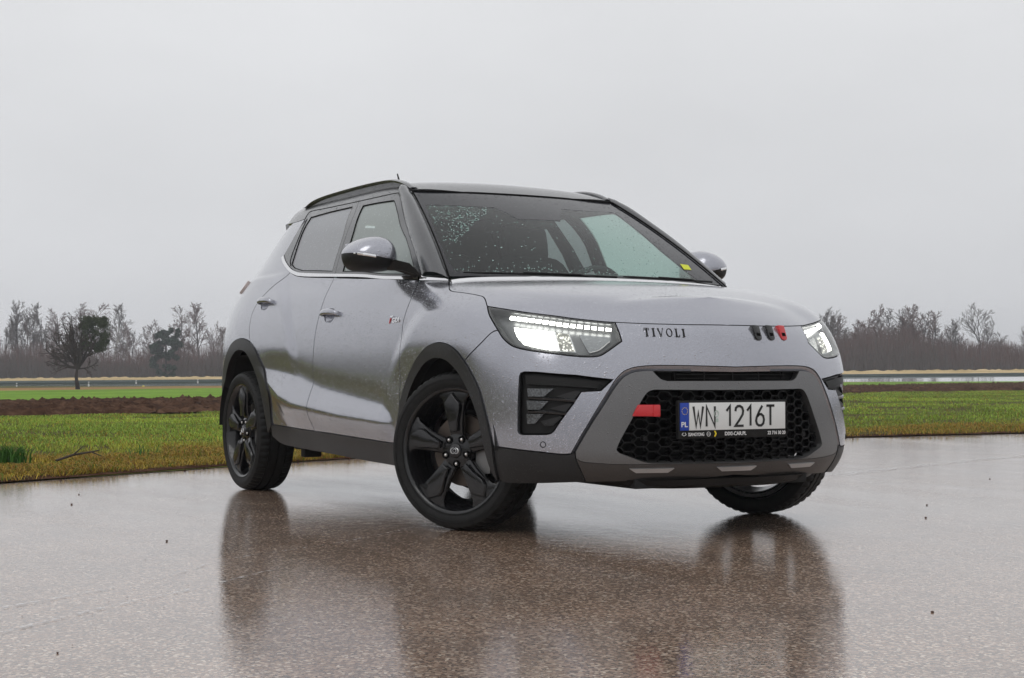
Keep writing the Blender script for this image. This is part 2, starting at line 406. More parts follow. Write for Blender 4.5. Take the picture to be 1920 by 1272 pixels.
def shell_disp(P, uv):
    out = np.zeros_like(P); x, y, z = P.T
    sgn = np.where(y < 0, -1., 1.)
    side = (sstep(.55, .75, np.abs(y)))
    # door ledge
    zt = seg_z(P, WT); zb = seg_z(P, WB)
    h = np.maximum(zt-zb, .004)
    t = np.clip((zt-z)/h, 0, 1)
    amp = np.clip(h*.30, 0, .034)*sstep(-.50, -.60, x)*sstep(-2.35, -2.1, x)
    up = t
    dn = 1-sstep(0, .17, zb-z)*1.45
    a = np.where(z > zt, 0, np.where(z > zb, up, dn))*amp
    # smooth inward pull above the ledge
    a = a-.006*np.exp(-((z-zt-.03)/.05)**2)*sstep(-.5, -.7, x)*sstep(-2.2, -2.0, x)
    # wheel arch blisters
    for cx, rz, R0, A in ((0.02, .36, .60, .014), (-2.60, .36, .93, .016)):
        r = np.hypot(x-cx, (z-rz)*(1.0 if cx > -1 else 1.05))
        m = (1-sstep(R0-.04, R0+.07, r))
        if cx < -1: m = m*sstep(-1.45, -1.8, x)*sstep(.60, .8, z)
        else: m = m*sstep(.60, .8, z)*sstep(.35, .1, x)
        a = a+A*m*(z < 1.2)
    out[:, 1] += a*sgn*side
    return out
SHELL = Surf(SH, shell_disp); SHELL.sgn = 1
# the rear quarter carries the same sheet on up the rear pillar
up1 = [(-2.94, 0, 1.42), (-2.92, .30, 1.42), (-2.86, .50, 1.42), (-2.79, .58, 1.42), (-2.68, .635, 1.42), (-2.52, .670, 1.42), (-2.30, .690, 1.425)]+[(x, .70, 1.425) for x in (-2.1, -1.8, -1.5, -1.2, -.9)]
up2 = [(-2.76, 0, 1.53), (-2.74, .28, 1.53), (-2.68, .44, 1.53), (-2.61, .51, 1.53), (-2.58, .575, 1.54), (-2.45, .61, 1.545), (-2.25, .63, 1.545)]+[(x, .635, 1.545) for x in (-2.05, -1.8, -1.5, -1.2, -.9)]
for c, a, b in zip(QH, up1, up2): c.append((a[0], -a[1], a[2])); c.append((b[0], -b[1], b[2]))
QUART = Surf(QH, shell_disp)

# --- greenhouse: sections across the car at x stations, from the waistline over the roof to the middle
def gsec(x, dy, dz, wb, k=1.0):
    # dy: extra half width at the roof edge, dz: roof edge height shift, wb: half width at the waist, k: crown
    ys = [wb+.012, wb-.028, wb-.072, .700+dy, .648+dy, .607+dy, .560+dy, .44, .22, 0]
    e = 1.548+dz
    zs = [1.05, 1.20, 1.32, 1.425+dz*.4, 1.495+dz*.8, e, e+.048*k, e+.068*k, e+.080*k, e+.084*k]
    return [(x, -max(b, 0), c) for b, c in zip(ys, zs)]
GS = [gsec(-3.20, -.10, -.13, .735), gsec(-2.95, -.075, -.050, .765), gsec(-2.70, -.040, .004, .79), gsec(-2.45, -.016, .020, .803), gsec(-2.15, -.004, .018, .81),
      gsec(-1.85, 0, .014, .815), gsec(-1.60, .003, .013, .815), gsec(-1.38, .001, .012, .815, 1.03), gsec(-1.22, .001, .008, .813, .98), gsec(-1.10, -.002, .003, .810, .80), gsec(-1.0, -.004, -.005, .808, .42), gsec(-.92, -.01, -.018, .802, .1), gsec(-.8, -.02, -.06, .80, 0), gsec(-.6, -.04, -.13, .79, 0), gsec(-.3, -.07, -.24, .775, 0)]
GS = [g+[(a, -b, c) for a, b, c in g[::-1][1:4]] for g in GS]
GREEN = Surf(GS, None); GREEN.sgn = 1

# --- windscreen: (s, t) sheet between the foot and the header
def wind_net():
    net = []
    for s in np.linspace(-1, 1, 13):
        r = []
        for t in np.linspace(-.1, 1.1, 9):
            yb, yt = .745*s, .578*s
            xb = -.255+.115*(1-s*s); xt = -.985+.06*(1-s*s)
            zb = 1.086; zt = 1.541+.004*(1-s*s)
            b = .028*4*t*(1-t)*(1-.35*s*s)
            P = np.array([xb+(xt-xb)*t, yb+(yt-yb)*t, zb+(zt-zb)*t])+b*np.array([.52, 0, .85])
            r.append(P)
        net.append(r)
    return net
WIND = Surf(wind_net(), None); WIND.sgn = 1
# outlines of the panels as points on the body sheets
TR = {
  'hood_side': [(-0.275, -0.731, 1.066), (-0.168, -0.784, 1.036), (-0.122, -0.804, 1.019), (-0.088, -0.809, 1.010), (0.032, -0.802, 0.997), (0.127, -0.796, 0.984), (0.168, -0.795, 0.976), (0.205, -0.804, 0.961), (0.251, -0.820, 0.934)],
  'hood_front': [(0.251, -0.820, 0.934), (0.335, -0.800, 0.922), (0.428, -0.766, 0.908), (0.512, -0.704, 0.894), (0.563, -0.636, 0.882), (0.607, -0.563, 0.872), (0.665, -0.468, 0.862), (0.722, -0.336, 0.857), (0.762, -0.184, 0.854)],
  'hl_rear': [(0.251, -0.820, 0.934), (0.302, -0.837, 0.894), (0.349, -0.842, 0.860), (0.386, -0.843, 0.831), (0.421, -0.840, 0.800), (0.453, -0.833, 0.779), (0.476, -0.825, 0.767), (0.507, -0.810, 0.757)],
  'hl_bot': [(0.507, -0.810, 0.757), (0.555, -0.777, 0.747), (0.614, -0.715, 0.736), (0.653, -0.653, 0.727), (0.684, -0.594, 0.724), (0.699, -0.561, 0.728), (0.707, -0.532, 0.744), (0.717, -0.469, 0.786)],
  'hl_in': [(0.717, -0.469, 0.786), (0.695, -0.469, 0.825), (0.665, -0.468, 0.862)],
  'fend_bump': [(0.384, -0.843, 0.832), (0.362, -0.852, 0.827), (0.299, -0.879, 0.777), (0.198, -0.897, 0.710)],
  'farch_out': [(-0.490, -0.880, 0.393), (-0.479, -0.884, 0.433), (-0.460, -0.886, 0.470), (-0.435, -0.889, 0.525), (-0.401, -0.890, 0.582), (-0.348, -0.893, 0.643), (-0.270, -0.899, 0.704), (-0.183, -0.905, 0.752), (-0.105, -0.907, 0.779), (-0.021, -0.908, 0.788), (0.059, -0.908, 0.781), (0.128, -0.906, 0.759), (0.198, -0.897, 0.710), (0.246, -0.890, 0.662), (0.297, -0.884, 0.602), (0.338, -0.878, 0.515), (0.365, -0.870, 0.434), (0.379, -0.861, 0.369)],
  'farch_in': [(-0.374, -0.888, 0.514), (-0.355, -0.889, 0.547), (-0.303, -0.891, 0.609), (-0.229, -0.896, 0.664), (-0.138, -0.902, 0.708), (-0.038, -0.905, 0.725), (0.051, -0.904, 0.714), (0.129, -0.899, 0.678), (0.200, -0.891, 0.615), (0.249, -0.887, 0.556), (0.287, -0.882, 0.496), (0.315, -0.875, 0.415), (0.328, -0.860, 0.326), (0.342, -0.836, 0.253), (0.359, -0.818, 0.221)],
  'fender_door': [(-0.449, -0.788, 1.076), (-0.417, -0.822, 1.045), (-0.401, -0.856, 0.991), (-0.418, -0.874, 0.930), (-0.434, -0.882, 0.873), (-0.430, -0.891, 0.802), (-0.436, -0.894, 0.660), (-0.461, -0.887, 0.482), (-0.499, -0.874, 0.354)],
  'belt_f': [(-1.414, -0.803, 1.138), (-0.970, -0.815, 1.111), (-0.556, -0.809, 1.082), (-0.449, -0.788, 1.076)],
  'belt_c': [(-0.449, -0.788, 1.076), (-0.358, -0.761, 1.071), (-0.275, -0.731, 1.066)],
  'sill_top': [(-2.125, -0.872, 0.384), (-2.074, -0.870, 0.381), (-1.739, -0.866, 0.372), (-1.284, -0.875, 0.363), (-0.887, -0.877, 0.353), (-0.503, -0.873, 0.343)],
  'sill_bot': [(-2.129, -0.861, 0.319), (-2.019, -0.848, 0.283), (-1.799, -0.839, 0.271), (-1.373, -0.838, 0.260), (-0.982, -0.835, 0.248), (-0.579, -0.837, 0.239)],
  'rarch_out': [(-3.082, -0.806, 0.423), (-3.095, -0.815, 0.515), (-3.072, -0.824, 0.610), (-2.957, -0.856, 0.689), (-2.826, -0.881, 0.769), (-2.720, -0.889, 0.826), (-2.607, -0.893, 0.851), (-2.509, -0.896, 0.851), (-2.413, -0.898, 0.836), (-2.297, -0.902, 0.787), (-2.210, -0.899, 0.716), (-2.132, -0.903, 0.641), (-2.086, -0.902, 0.559), (-2.112, -0.880, 0.472), (-2.111, -0.871, 0.380)],
  'rarch_in': [(-3.124, -0.772, 0.372), (-3.023, -0.833, 0.485), (-2.939, -0.855, 0.580), (-2.835, -0.875, 0.673), (-2.708, -0.892, 0.747), (-2.599, -0.899, 0.785), (-2.521, -0.901, 0.787), (-2.437, -0.902, 0.771), (-2.356, -0.899, 0.717), (-2.301, -0.894, 0.658), (-2.243, -0.890, 0.577), (-2.207, -0.885, 0.493), (-2.182, -0.878, 0.413), (-2.171, -0.867, 0.335)],
  'rear_gap': [(-2.425, -0.767, 1.216), (-2.468, -0.808, 1.158), (-2.551, -0.829, 1.104), (-2.555, -0.852, 1.049), (-2.485, -0.879, 0.957), (-2.361, -0.901, 0.805)],
  'blk_top': [(0.379, -0.861, 0.369), (0.482, -0.833, 0.362), (0.590, -0.773, 0.353), (0.665, -0.687, 0.345), (0.681, -0.661, 0.354)],
  'blk_bot': [(0.355, -0.821, 0.225), (0.408, -0.804, 0.220), (0.515, -0.754, 0.223), (0.603, -0.684, 0.229), (0.663, -0.601, 0.233)],
  'skid_side': [(0.681, -0.661, 0.354), (0.680, -0.658, 0.328), (0.679, -0.637, 0.287), (0.663, -0.601, 0.233)],
  'shelf': [(0.680, -0.658, 0.328), (0.689, -0.637, 0.315), (0.715, -0.582, 0.308), (0.749, -0.500, 0.303), (0.793, -0.360, 0.302), (0.832, -0.178, 0.302)],
  'skid_bot': [(0.663, -0.601, 0.233), (0.711, -0.505, 0.234), (0.760, -0.366, 0.237), (0.799, -0.186, 0.238)],
  'frame_out': [(0.681, -0.661, 0.354), (0.714, -0.601, 0.470), (0.731, -0.557, 0.541), (0.740, -0.524, 0.594), (0.745, -0.504, 0.621), (0.750, -0.485, 0.642), (0.755, -0.464, 0.656), (0.762, -0.439, 0.665), (0.771, -0.407, 0.670), (0.786, -0.354, 0.671), (0.821, -0.200, 0.670)],
  'lip_out': [(0.673, -0.675, 0.347), (0.708, -0.614, 0.468), (0.724, -0.573, 0.540), (0.734, -0.542, 0.590), (0.739, -0.520, 0.624), (0.743, -0.498, 0.650), (0.749, -0.475, 0.669), (0.757, -0.447, 0.680), (0.766, -0.416, 0.686), (0.784, -0.353, 0.690), (0.818, -0.198, 0.689)],
  'slit_top': [(0.784, -0.364, 0.668), (0.821, -0.201, 0.667)],
  'slit_end': [(0.784, -0.364, 0.668), (0.789, -0.352, 0.654), (0.796, -0.334, 0.638), (0.803, -0.311, 0.631)],
  'slit_bot': [(0.803, -0.311, 0.631), (0.825, -0.203, 0.631)],
  'gr_top': [(0.792, -0.364, 0.595), (0.828, -0.206, 0.593)],
  'gr_side': [(0.792, -0.364, 0.595), (0.788, -0.383, 0.590), (0.784, -0.401, 0.575), (0.772, -0.453, 0.484), (0.752, -0.510, 0.374), (0.751, -0.513, 0.361), (0.754, -0.503, 0.350)],
  'gr_bot': [(0.754, -0.503, 0.350), (0.771, -0.450, 0.329), (0.785, -0.397, 0.310), (0.791, -0.373, 0.307), (0.829, -0.207, 0.306)],
  'fog': [(0.521, -0.820, 0.648), (0.525, -0.817, 0.660), (0.538, -0.808, 0.665), (0.579, -0.779, 0.664), (0.673, -0.653, 0.652), (0.736, -0.524, 0.635), (0.722, -0.569, 0.593), (0.689, -0.639, 0.589), (0.678, -0.668, 0.542), (0.653, -0.712, 0.474), (0.638, -0.732, 0.436), (0.631, -0.740, 0.427), (0.620, -0.752, 0.422), (0.535, -0.814, 0.420), (0.520, -0.822, 0.424), (0.516, -0.825, 0.434)],
  'sensor': [(0.606, -0.763, 0.382)],
  'badge3': [(0.786, 0.137, 0.826), (0.774, 0.213, 0.827), (0.754, 0.292, 0.828)],
  'tivoli': [(0.741, -0.377, 0.806), (0.785, -0.213, 0.803), (0.725, -0.371, 0.837)],
  'plate': [(0.819, -0.271, 0.541), (0.821, -0.273, 0.445)],
  'hooks': [(0.771, -0.455, 0.492), (0.802, -0.348, 0.490), (0.776, -0.432, 0.537), (0.800, -0.348, 0.537)],
  'door_badge': [(-0.584, -0.878, 0.884), (-0.456, -0.880, 0.888)],
  'handles': [(-2.544, -0.837, 1.085), (-2.229, -0.851, 1.060), (-1.486, -0.863, 0.965), (-1.228, -0.866, 0.952)],
  'acc': [(0.758, -0.461, 0.287), (0.808, -0.284, 0.287), (0.797, -0.307, 0.273), (0.761, -0.433, 0.271), (0.834, -0.124, 0.287), (0.830, -0.094, 0.271)],
  'dlo_top': [(-2.237, -0.639, 1.510), (-2.247, -0.622, 1.534), (-2.235, -0.608, 1.553), (-2.002, -0.614, 1.550), (-1.538, -0.621, 1.543), (-1.287, -0.618, 1.542), (-1.077, -0.607, 1.542)],
  'pillar_rear': [(-1.077, -0.607, 1.542), (-0.859, -0.679, 1.410), (-0.613, -0.746, 1.243), (-0.524, -0.766, 1.168), (-0.447, -0.781, 1.098)],
  'roof_front_edge': [(-1.077, -0.607, 1.542), (-1.009, -0.601, 1.538), (-0.954, -0.590, 1.533)],
  'dlo_rear': [(-2.237, -0.639, 1.510), (-2.241, -0.696, 1.415), (-2.298, -0.737, 1.312)],
  'ch_up': [(-2.294, -0.738, 1.309), (-2.234, -0.751, 1.277), (-2.147, -0.766, 1.242), (-2.064, -0.776, 1.216), (-1.984, -0.782, 1.200), (-1.903, -0.787, 1.190), (-1.415, -0.797, 1.157), (-0.950, -0.796, 1.126), (-0.596, -0.788, 1.101), (-0.469, -0.784, 1.093)],
  'ch_lo': [(-2.317, -0.742, 1.297), (-2.255, -0.756, 1.263), (-2.170, -0.769, 1.230), (-2.086, -0.780, 1.203), (-2.003, -0.787, 1.184), (-1.921, -0.792, 1.172), (-1.432, -0.802, 1.142), (-0.941, -0.800, 1.110), (-0.593, -0.792, 1.086), (-0.461, -0.788, 1.078)],
  'bgap_up': [(-1.528, -0.621, 1.543), (-1.449, -0.694, 1.436), (-1.437, -0.748, 1.306), (-1.419, -0.796, 1.163)],
  'fglass': [(-1.422, -0.645, 1.510), (-1.231, -0.643, 1.508), (-1.057, -0.639, 1.502), (-0.913, -0.683, 1.417), (-0.716, -0.733, 1.288), (-0.632, -0.754, 1.224), (-0.569, -0.769, 1.165), (-0.514, -0.781, 1.111), (-0.597, -0.785, 1.113), (-0.957, -0.793, 1.138), (-1.328, -0.795, 1.165), (-1.347, -0.763, 1.264), (-1.363, -0.722, 1.374), (-1.404, -0.672, 1.471)],
  'rglass': [(-2.149, -0.639, 1.514), (-1.869, -0.638, 1.520), (-1.567, -0.640, 1.518), (-1.482, -0.726, 1.364), (-1.468, -0.793, 1.174), (-1.907, -0.783, 1.202), (-2.046, -0.774, 1.224), (-2.114, -0.764, 1.249), (-2.126, -0.731, 1.338), (-2.148, -0.670, 1.467)],
  'qdiv': [(-2.196, -0.642, 1.508), (-2.158, -0.700, 1.411), (-2.155, -0.755, 1.272), (-2.116, -0.767, 1.240)],
  'roof_low': [(-2.555, -0.618, 1.509), (-2.383, -0.635, 1.506), (-2.238, -0.638, 1.512)],
  'rail_foot': [(-2.379, -0.567, 1.590), (-1.165, -0.540, 1.595)],
  'q_dlo': [(-2.213, -0.649, 1.507), (-2.251, -0.692, 1.416), (-2.315, -0.730, 1.314), (-2.333, -0.736, 1.298), (-2.266, -0.752, 1.264), (-2.178, -0.766, 1.231), (-2.092, -0.778, 1.204), (-2.008, -0.785, 1.184), (-1.924, -0.790, 1.172), (-1.414, -0.803, 1.138)],
  'q_top': [(-2.543, -0.600, 1.517), (-2.377, -0.638, 1.506), (-2.213, -0.649, 1.507)],
  'led': [(0.392, -0.800, 0.896), (0.492, -0.741, 0.882), (0.565, -0.661, 0.867), (0.620, -0.571, 0.856), (0.676, -0.480, 0.844)],
  'beam': [(0.428, -0.810, 0.858), (0.462, -0.815, 0.815), (0.499, -0.806, 0.785), (0.562, -0.759, 0.770), (0.649, -0.638, 0.756), (0.628, -0.640, 0.794), (0.606, -0.641, 0.829), (0.572, -0.687, 0.839), (0.514, -0.753, 0.848)],
  'turn': [(0.622, -0.607, 0.831), (0.686, -0.499, 0.818), (0.697, -0.503, 0.797), (0.690, -0.553, 0.761), (0.677, -0.592, 0.748), (0.653, -0.602, 0.786)],
  'turn_line': [(0.678, -0.590, 0.746), (0.691, -0.556, 0.757), (0.696, -0.510, 0.792)],
  'foglamp1': [(0.548, -0.808, 0.601), (0.633, -0.732, 0.601), (0.607, -0.764, 0.569), (0.552, -0.806, 0.569)],
  'foglamp2': [(0.547, -0.810, 0.553), (0.621, -0.750, 0.551), (0.597, -0.775, 0.518), (0.549, -0.809, 0.517)],
  'foglamp3': [(0.546, -0.810, 0.500), (0.608, -0.765, 0.501), (0.579, -0.788, 0.463), (0.549, -0.808, 0.462)],
  'fin1': [(0.546, -0.810, 0.564), (0.639, -0.729, 0.559), (0.695, -0.635, 0.549)],
  'fin2': [(0.546, -0.811, 0.510), (0.626, -0.746, 0.507), (0.681, -0.665, 0.499)],
  'visor': [(0.541, -0.808, 0.652), (0.667, -0.669, 0.640), (0.721, -0.561, 0.626), (0.713, -0.585, 0.602), (0.658, -0.693, 0.611), (0.544, -0.809, 0.619)],
  'tex1': [(0.642, -0.724, 0.571), (0.678, -0.661, 0.593), (0.688, -0.640, 0.589), (0.678, -0.666, 0.557)],
  'tex2': [(0.626, -0.746, 0.523), (0.669, -0.684, 0.543), (0.675, -0.674, 0.540), (0.663, -0.696, 0.509)],
  'tex3': [(0.598, -0.773, 0.473), (0.650, -0.717, 0.492), (0.656, -0.708, 0.488), (0.633, -0.738, 0.455), (0.611, -0.761, 0.455)],
  'clear': [(-0.832, -0.580, 1.463), (-0.792, -0.420, 1.463), (-0.758, -0.247, 1.459), (-0.699, -0.215, 1.431), (-0.626, -0.182, 1.394), (-0.624, -0.069, 1.397), (-0.627, 0.049, 1.399), (-0.774, 0.140, 1.472), (-0.792, 0.300, 1.473), (-0.841, 0.496, 1.479), (-0.667, 0.505, 1.386), (-0.451, 0.518, 1.257), (-0.316, 0.550, 1.164), (-0.241, 0.581, 1.107), (-0.175, 0.210, 1.104), (-0.173, -0.139, 1.106), (-0.214, -0.448, 1.108), (-0.279, -0.700, 1.111), (-0.365, -0.697, 1.170), (-0.550, -0.659, 1.293)],
  'sticker': [(-0.353, 0.560, 1.187), (-0.363, 0.615, 1.184), (-0.321, 0.604, 1.158), (-0.307, 0.550, 1.158)],
  'cam_unit': [(-0.663, -0.155, 1.415), (-0.664, 0.069, 1.418)],
  'rail': [(-2.429, -0.560, 1.586), (-2.308, -0.560, 1.617), (-2.174, -0.560, 1.631), (-1.923, -0.560, 1.638), (-1.622, -0.560, 1.640), (-1.398, -0.560, 1.637), (-1.236, -0.560, 1.629), (-1.147, -0.560, 1.614), (-1.072, -0.560, 1.594), (-0.999, -0.560, 1.566)],
  'railin': [(-2.348, -0.560, 1.597), (-2.213, -0.560, 1.615), (-1.923, -0.560, 1.624), (-1.622, -0.560, 1.624), (-1.398, -0.560, 1.622), (-1.255, -0.560, 1.617), (-1.172, -0.560, 1.602), (-1.128, -0.560, 1.587)],
  'antenna': [(-2.382, -0.050, 1.778), (-2.405, -0.050, 1.819)],
  'beam1': [(0.428, -0.810, 0.858), (0.512, -0.755, 0.848), (0.553, -0.766, 0.774), (0.499, -0.806, 0.785), (0.462, -0.815, 0.815)],
  'beam2': [(0.517, -0.751, 0.848), (0.570, -0.691, 0.839), (0.613, -0.697, 0.764), (0.558, -0.762, 0.772)],
  'beam3': [(0.574, -0.686, 0.838), (0.605, -0.643, 0.829), (0.648, -0.640, 0.758), (0.617, -0.692, 0.763)],
}
# ---------------------------------------------------------------- panel tools
def crom(P, n=5, closed=False):
    P = np.asarray(P, float); out = []
    N = len(P)
    for i in range(N-1):
        p0 = P[i-1] if i > 0 else 2*P[0]-P[1]; p1 = P[i]; p2 = P[i+1]; p3 = P[i+2] if i+2 < N else 2*P[-1]-P[-2]
        d1 = max(np.linalg.norm(p1-p0), 1e-6)**.5; d2 = max(np.linalg.norm(p2-p1), 1e-6)**.5; d3 = max(np.linalg.norm(p3-p2), 1e-6)**.5
        m1 = ((p1-p0)/d1-(p2-p0)/(d1+d2)+(p2-p1)/d2)*d2; m2 = ((p2-p1)/d2-(p3-p1)/(d2+d3)+(p3-p2)/d3)*d2
        for k in range(n):
            t = k/n; t2 = t*t; t3 = t2*t
            out.append((2*t3-3*t2+1)*p1+(t3-2*t2+t)*m1+(-2*t3+3*t2)*p2+(t3-t2)*m2)
    out.append(P[-1]); return np.array(out)
UVC = {}
def cu(name, S, rev=False, smooth=True, n=5):
    k = (name, id(S))
    if k not in UVC:
        uv = S.inv(TR[name]) if isinstance(name, str) else S.inv(name)
        UVC[k] = uv
    uv = UVC[k]
    uv = crom(uv, n) if smooth and len(uv) > 2 else np.asarray(uv)
    return uv[::-1] if rev else uv
def pts_uv(S, pts, smooth=False, n=5):
    uv = S.inv(pts); return crom(uv, n) if smooth and len(uv) > 2 else uv
def mir_uv(uv, nc=None):
    q = np.array(uv)[::-1].copy(); q[:, 0] = 2*(NC)-q[:, 0]; return q
def join(*segs):
    out = []
    for s in segs:
        for p in s:
            if not out or np.linalg.norm(np.array(p)-out[-1]) > 2e-3: out.append(np.array(p, float))
    if np.linalg.norm(out[0]-out[-1]) < 2e-3: out.pop()
    return np.array(out)
def resample(S, uv, step):
    P = S.ev(uv); n = len(uv); out = []
    for i in range(n):
        a, b = uv[i], uv[(i+1) % n]; L = np.linalg.norm(P[(i+1) % n]-P[i])
        k = max(1, int(math.ceil(L/step)))
        for j in range(k): out.append(a+(b-a)*j/k)
    return np.array(out)
def frame_at(S, uv):
    h = 1e-3
    P = S.ev(uv); a = (S.ev(uv+[h, 0])-P)/h; b = (S.ev(uv+[0, h])-P)/h
    n = np.cross(a, b); n /= np.linalg.norm(n, axis=1)[:, None]+1e-12
    return P, a, b, n*OUT
OUT = 1
def shrink(S, uv, d):
    # move a closed outline inwards by d metres along the sheet
    P, a, b, n = frame_at(S, uv); N = len(uv)
    area = 0.0
    q = uv*[1, 1]
    for i in range(N):
        x0, y0 = q[i]; x1, y1 = q[(i+1) % N]; area += x0*y1-x1*y0
    nxt = np.roll(P, -1, 0); prv = np.roll(P, 1, 0)
    t = nxt-P; t /= np.linalg.norm(t, axis=1)[:, None]+1e-9; t2 = P-prv; t2 /= np.linalg.norm(t2, axis=1)[:, None]+1e-9
    tm = t+t2; tm /= np.linalg.norm(tm, axis=1)[:, None]+1e-9
    nn = np.cross(a, b); nn /= np.linalg.norm(nn, axis=1)[:, None]+1e-12
    w = np.cross(nn, tm)*(1 if area > 0 else -1)
    k = 1/np.clip(np.sqrt((1+(t*t2).sum(1))/2), .5, 1)
    D = w*(d*k)[:, None]
    # metric solve
    aa = (a*a).sum(1); ab = (a*b).sum(1); bb = (b*b).sum(1); e = (a*D).sum(1); f = (b*D).sum(1); det = aa*bb-ab*ab+1e-12
    return uv+np.stack([(bb*e-ab*f)/det, (aa*f-ab*e)/det], 1)
def inside(poly, p):
    x, y = p[:, 0], p[:, 1]; c = np.zeros(len(p), bool); N = len(poly)
    x0, y0 = poly[:, 0], poly[:, 1]; x1, y1 = np.roll(x0, -1), np.roll(y0, -1)
    for i in range(N):
        k = ((y0[i] > y) != (y1[i] > y)) & (x < (x1[i]-x0[i])*(y-y0[i])/(y1[i]-y0[i]+1e-15)+x0[i]); c ^= k
    return c
def dist_poly(poly, p):
    A = poly; B = np.roll(poly, -1, 0); out = np.full(len(p), 1e9)
    for a, b in zip(A, B):
        d = b-a; L = (d*d).sum()+1e-15; t = np.clip(((p-a)@d)/L, 0, 1); q = a+t[:, None]*d
        out = np.minimum(out, np.hypot(*(p-q).T))
    return out
def panel(name, S, poly, mat, parent, off=0.0, gap=.0027, depth=.010, step=.016, holes=(), sub=None, open_edge=False, merge=False):
    """A body panel: outline on a sheet, triangulated, folded back at its edge."""
    poly = resample(S, np.asarray(poly), step)
    if gap:
        p0 = poly; onmid = np.abs(S.ev(p0)[:, 1]) < 2e-3; poly = shrink(S, poly, gap)
        if open_edge: poly[onmid] = p0[onmid]
    hs = []
    for h in holes:
        h = resample(S, np.asarray(h), step)
        hs.append(shrink(S, h, -gap) if gap else h)
    # scale uv to be roughly metric at the outline's middle
    c = poly.mean(0)[None]; h_ = 1e-2
    P, a, b, n = frame_at(S, poly); sa = np.median(np.linalg.norm(a, axis=1)); sb = np.median(np.linalg.norm(b, axis=1))
    sc = np.array([sa, sb]); q = poly*sc; hq = [h*sc for h in hs]
    lo, hi = q.min(0), q.max(0)
    gx = np.arange(lo[0], hi[0], step); gy = np.arange(lo[1], hi[1], step*.9)
    G = np.array([(x+(step*.5 if j % 2 else 0), y) for j, y in enumerate(gy) for x in gx]) if len(gx) and len(gy) else np.zeros((0, 2))
    if len(G):
        k = inside(q, G)
        for h in hq: k &= ~inside(h, G)
        G = G[k]
        if len(G):
            k = dist_poly(q, G) > step*.55
            for h in hq: k &= dist_poly(h, G) > step*.55
            G = G[k]
    V2 = [Vector(p) for p in q]; E = [(i, (i+1) % len(q)) for i in range(len(q))]; loops = [(0, len(q))]
    for h in hq:
        s0 = len(V2); V2 += [Vector(p) for p in h]; E += [(s0+i, s0+(i+1) % len(h)) for i in range(len(h))]; loops.append((s0, len(h)))
    V2 += [Vector(p) for p in G]
    ov, oe, of, *_ = delaunay_2d_cdt(V2, E, [], 1, 1e-7)
    ov = np.array([tuple(v) for v in ov]); F = []
    if len(of):
        cen = np.array([ov[list(f)].mean(0) for f in of]); k = inside(q, cen)
        for h in hq: k &= ~inside(h, cen)
        F = [tuple(f) for f, kk in zip(of, k) if kk]
    uv = ov/sc
    P, a, b, n = frame_at(S, uv)
    flipn = S.flip
    n = n*flipn
    V = P+n*off
    F = [f for f in F]
    # orientation
    if len(F):
        f = F[len(F)//2]; nn = np.cross(V[f[1]]-V[f[0]], V[f[2]]-V[f[0]])
        if nn@n[f[0]] < 0: F = [f[::-1] for f in F]
    V = list(V)
    if depth:
        # boundary edges of the triangulation -> folded lip
        cnt = {}
        for f in F:
            for i in range(len(f)):
                e = (f[i], f[(i+1) % len(f)]); k = (min(e), max(e)); cnt.setdefault(k, []).append(e)
        be = [v[0] for v in cnt.values() if len(v) == 1]
        if open_edge: be = [e for e in be if not open_edge(V[e[0]], V[e[1]])]
        ids = sorted({i for e in be for i in e}); mp = {}
        for i in ids:
            mp[i] = (len(V), len(V)+1)
            V.append(V[i]-n[i]*depth*.12); V.append(V[i]-n[i]*depth)
        # push the first ring outwards a hair so the edge reads as rolled
        for e in be:
            a0, a1 = e
            F.append((a1, a0, mp[a0][0], mp[a1][0])); F.append((mp[a1][0], mp[a0][0], mp[a0][1], mp[a1][1]))
    o = mesh_obj(name, V, F, mat, parent, True)
    sharp_ids = None
    bm = bmesh.new(); bm.from_mesh(o.data)
    for e in bm.edges:
        if len(e.link_faces) == 2 and e.calc_face_angle(0) > math.radians(40): e.smooth = False
    bm.to_mesh(o.data); bm.free()
    return o
def set_flip(S, uv, outward):
    S.flip = 1
    P, a, b, n = frame_at(S, np.array([uv], float)); S.flip = 1 if n[0]@np.array(outward) > 0 else -1
set_flip(SHELL, (8, 5), (0, -1, 0)); set_flip(QUART, (8, 5), (0, -1, 0)); set_flip(GREEN, (5, 2), (0, -1, 0)); set_flip(WIND, (6, 4), (.5, 0, .9))
def both(o, label=None):
    m = mirror(o)
    return m
def S3(S, pts, off=0.0):
    uv = S.inv(pts); P, a, b, n = frame_at(S, uv); return P+n*S.flip*off
def text_mesh(name, body, size, mat, parent, origin, right, up, off=.0015, depth=.001, width=None, spacing=1.0, bold=0, align='LEFT', shear=0):
    cv = bpy.data.curves.new(name, 'FONT'); cv.body = body; cv.size = size; cv.extrude = depth; cv.align_x = align; cv.space_character = spacing; cv.offset = bold; cv.shear = shear
    cv.resolution_u = 3
    o = bpy.data.objects.new(name+'_tmp', cv); COL.objects.link(o)
    dg = bpy.context.evaluated_depsgraph_get(); me = bpy.data.meshes.new_from_object(o.evaluated_get(dg)); bpy.data.objects.remove(o)
    co = np.array([v.co[:] for v in me.vertices])
    w = co[:, 0].max()-co[:, 0].min(); k = width/w if width else 1.0
    right = np.array(right, float); up = np.array(up, float); nn = np.cross(right, up)
    x0 = co[:, 0].min() if align == 'LEFT' else (co[:, 0].min()+co[:, 0].max())/2
    W = np.array(origin)+(co[:, :1]-x0)*k*right+co[:, 1:2]*up+(co[:, 2:3]+off)*nn
    me.vertices.foreach_set('co', W.astype('f').ravel()); me.materials.clear(); me.materials.append(mat)
    ob = bpy.data.objects.new(name, me); link(ob, parent); return ob

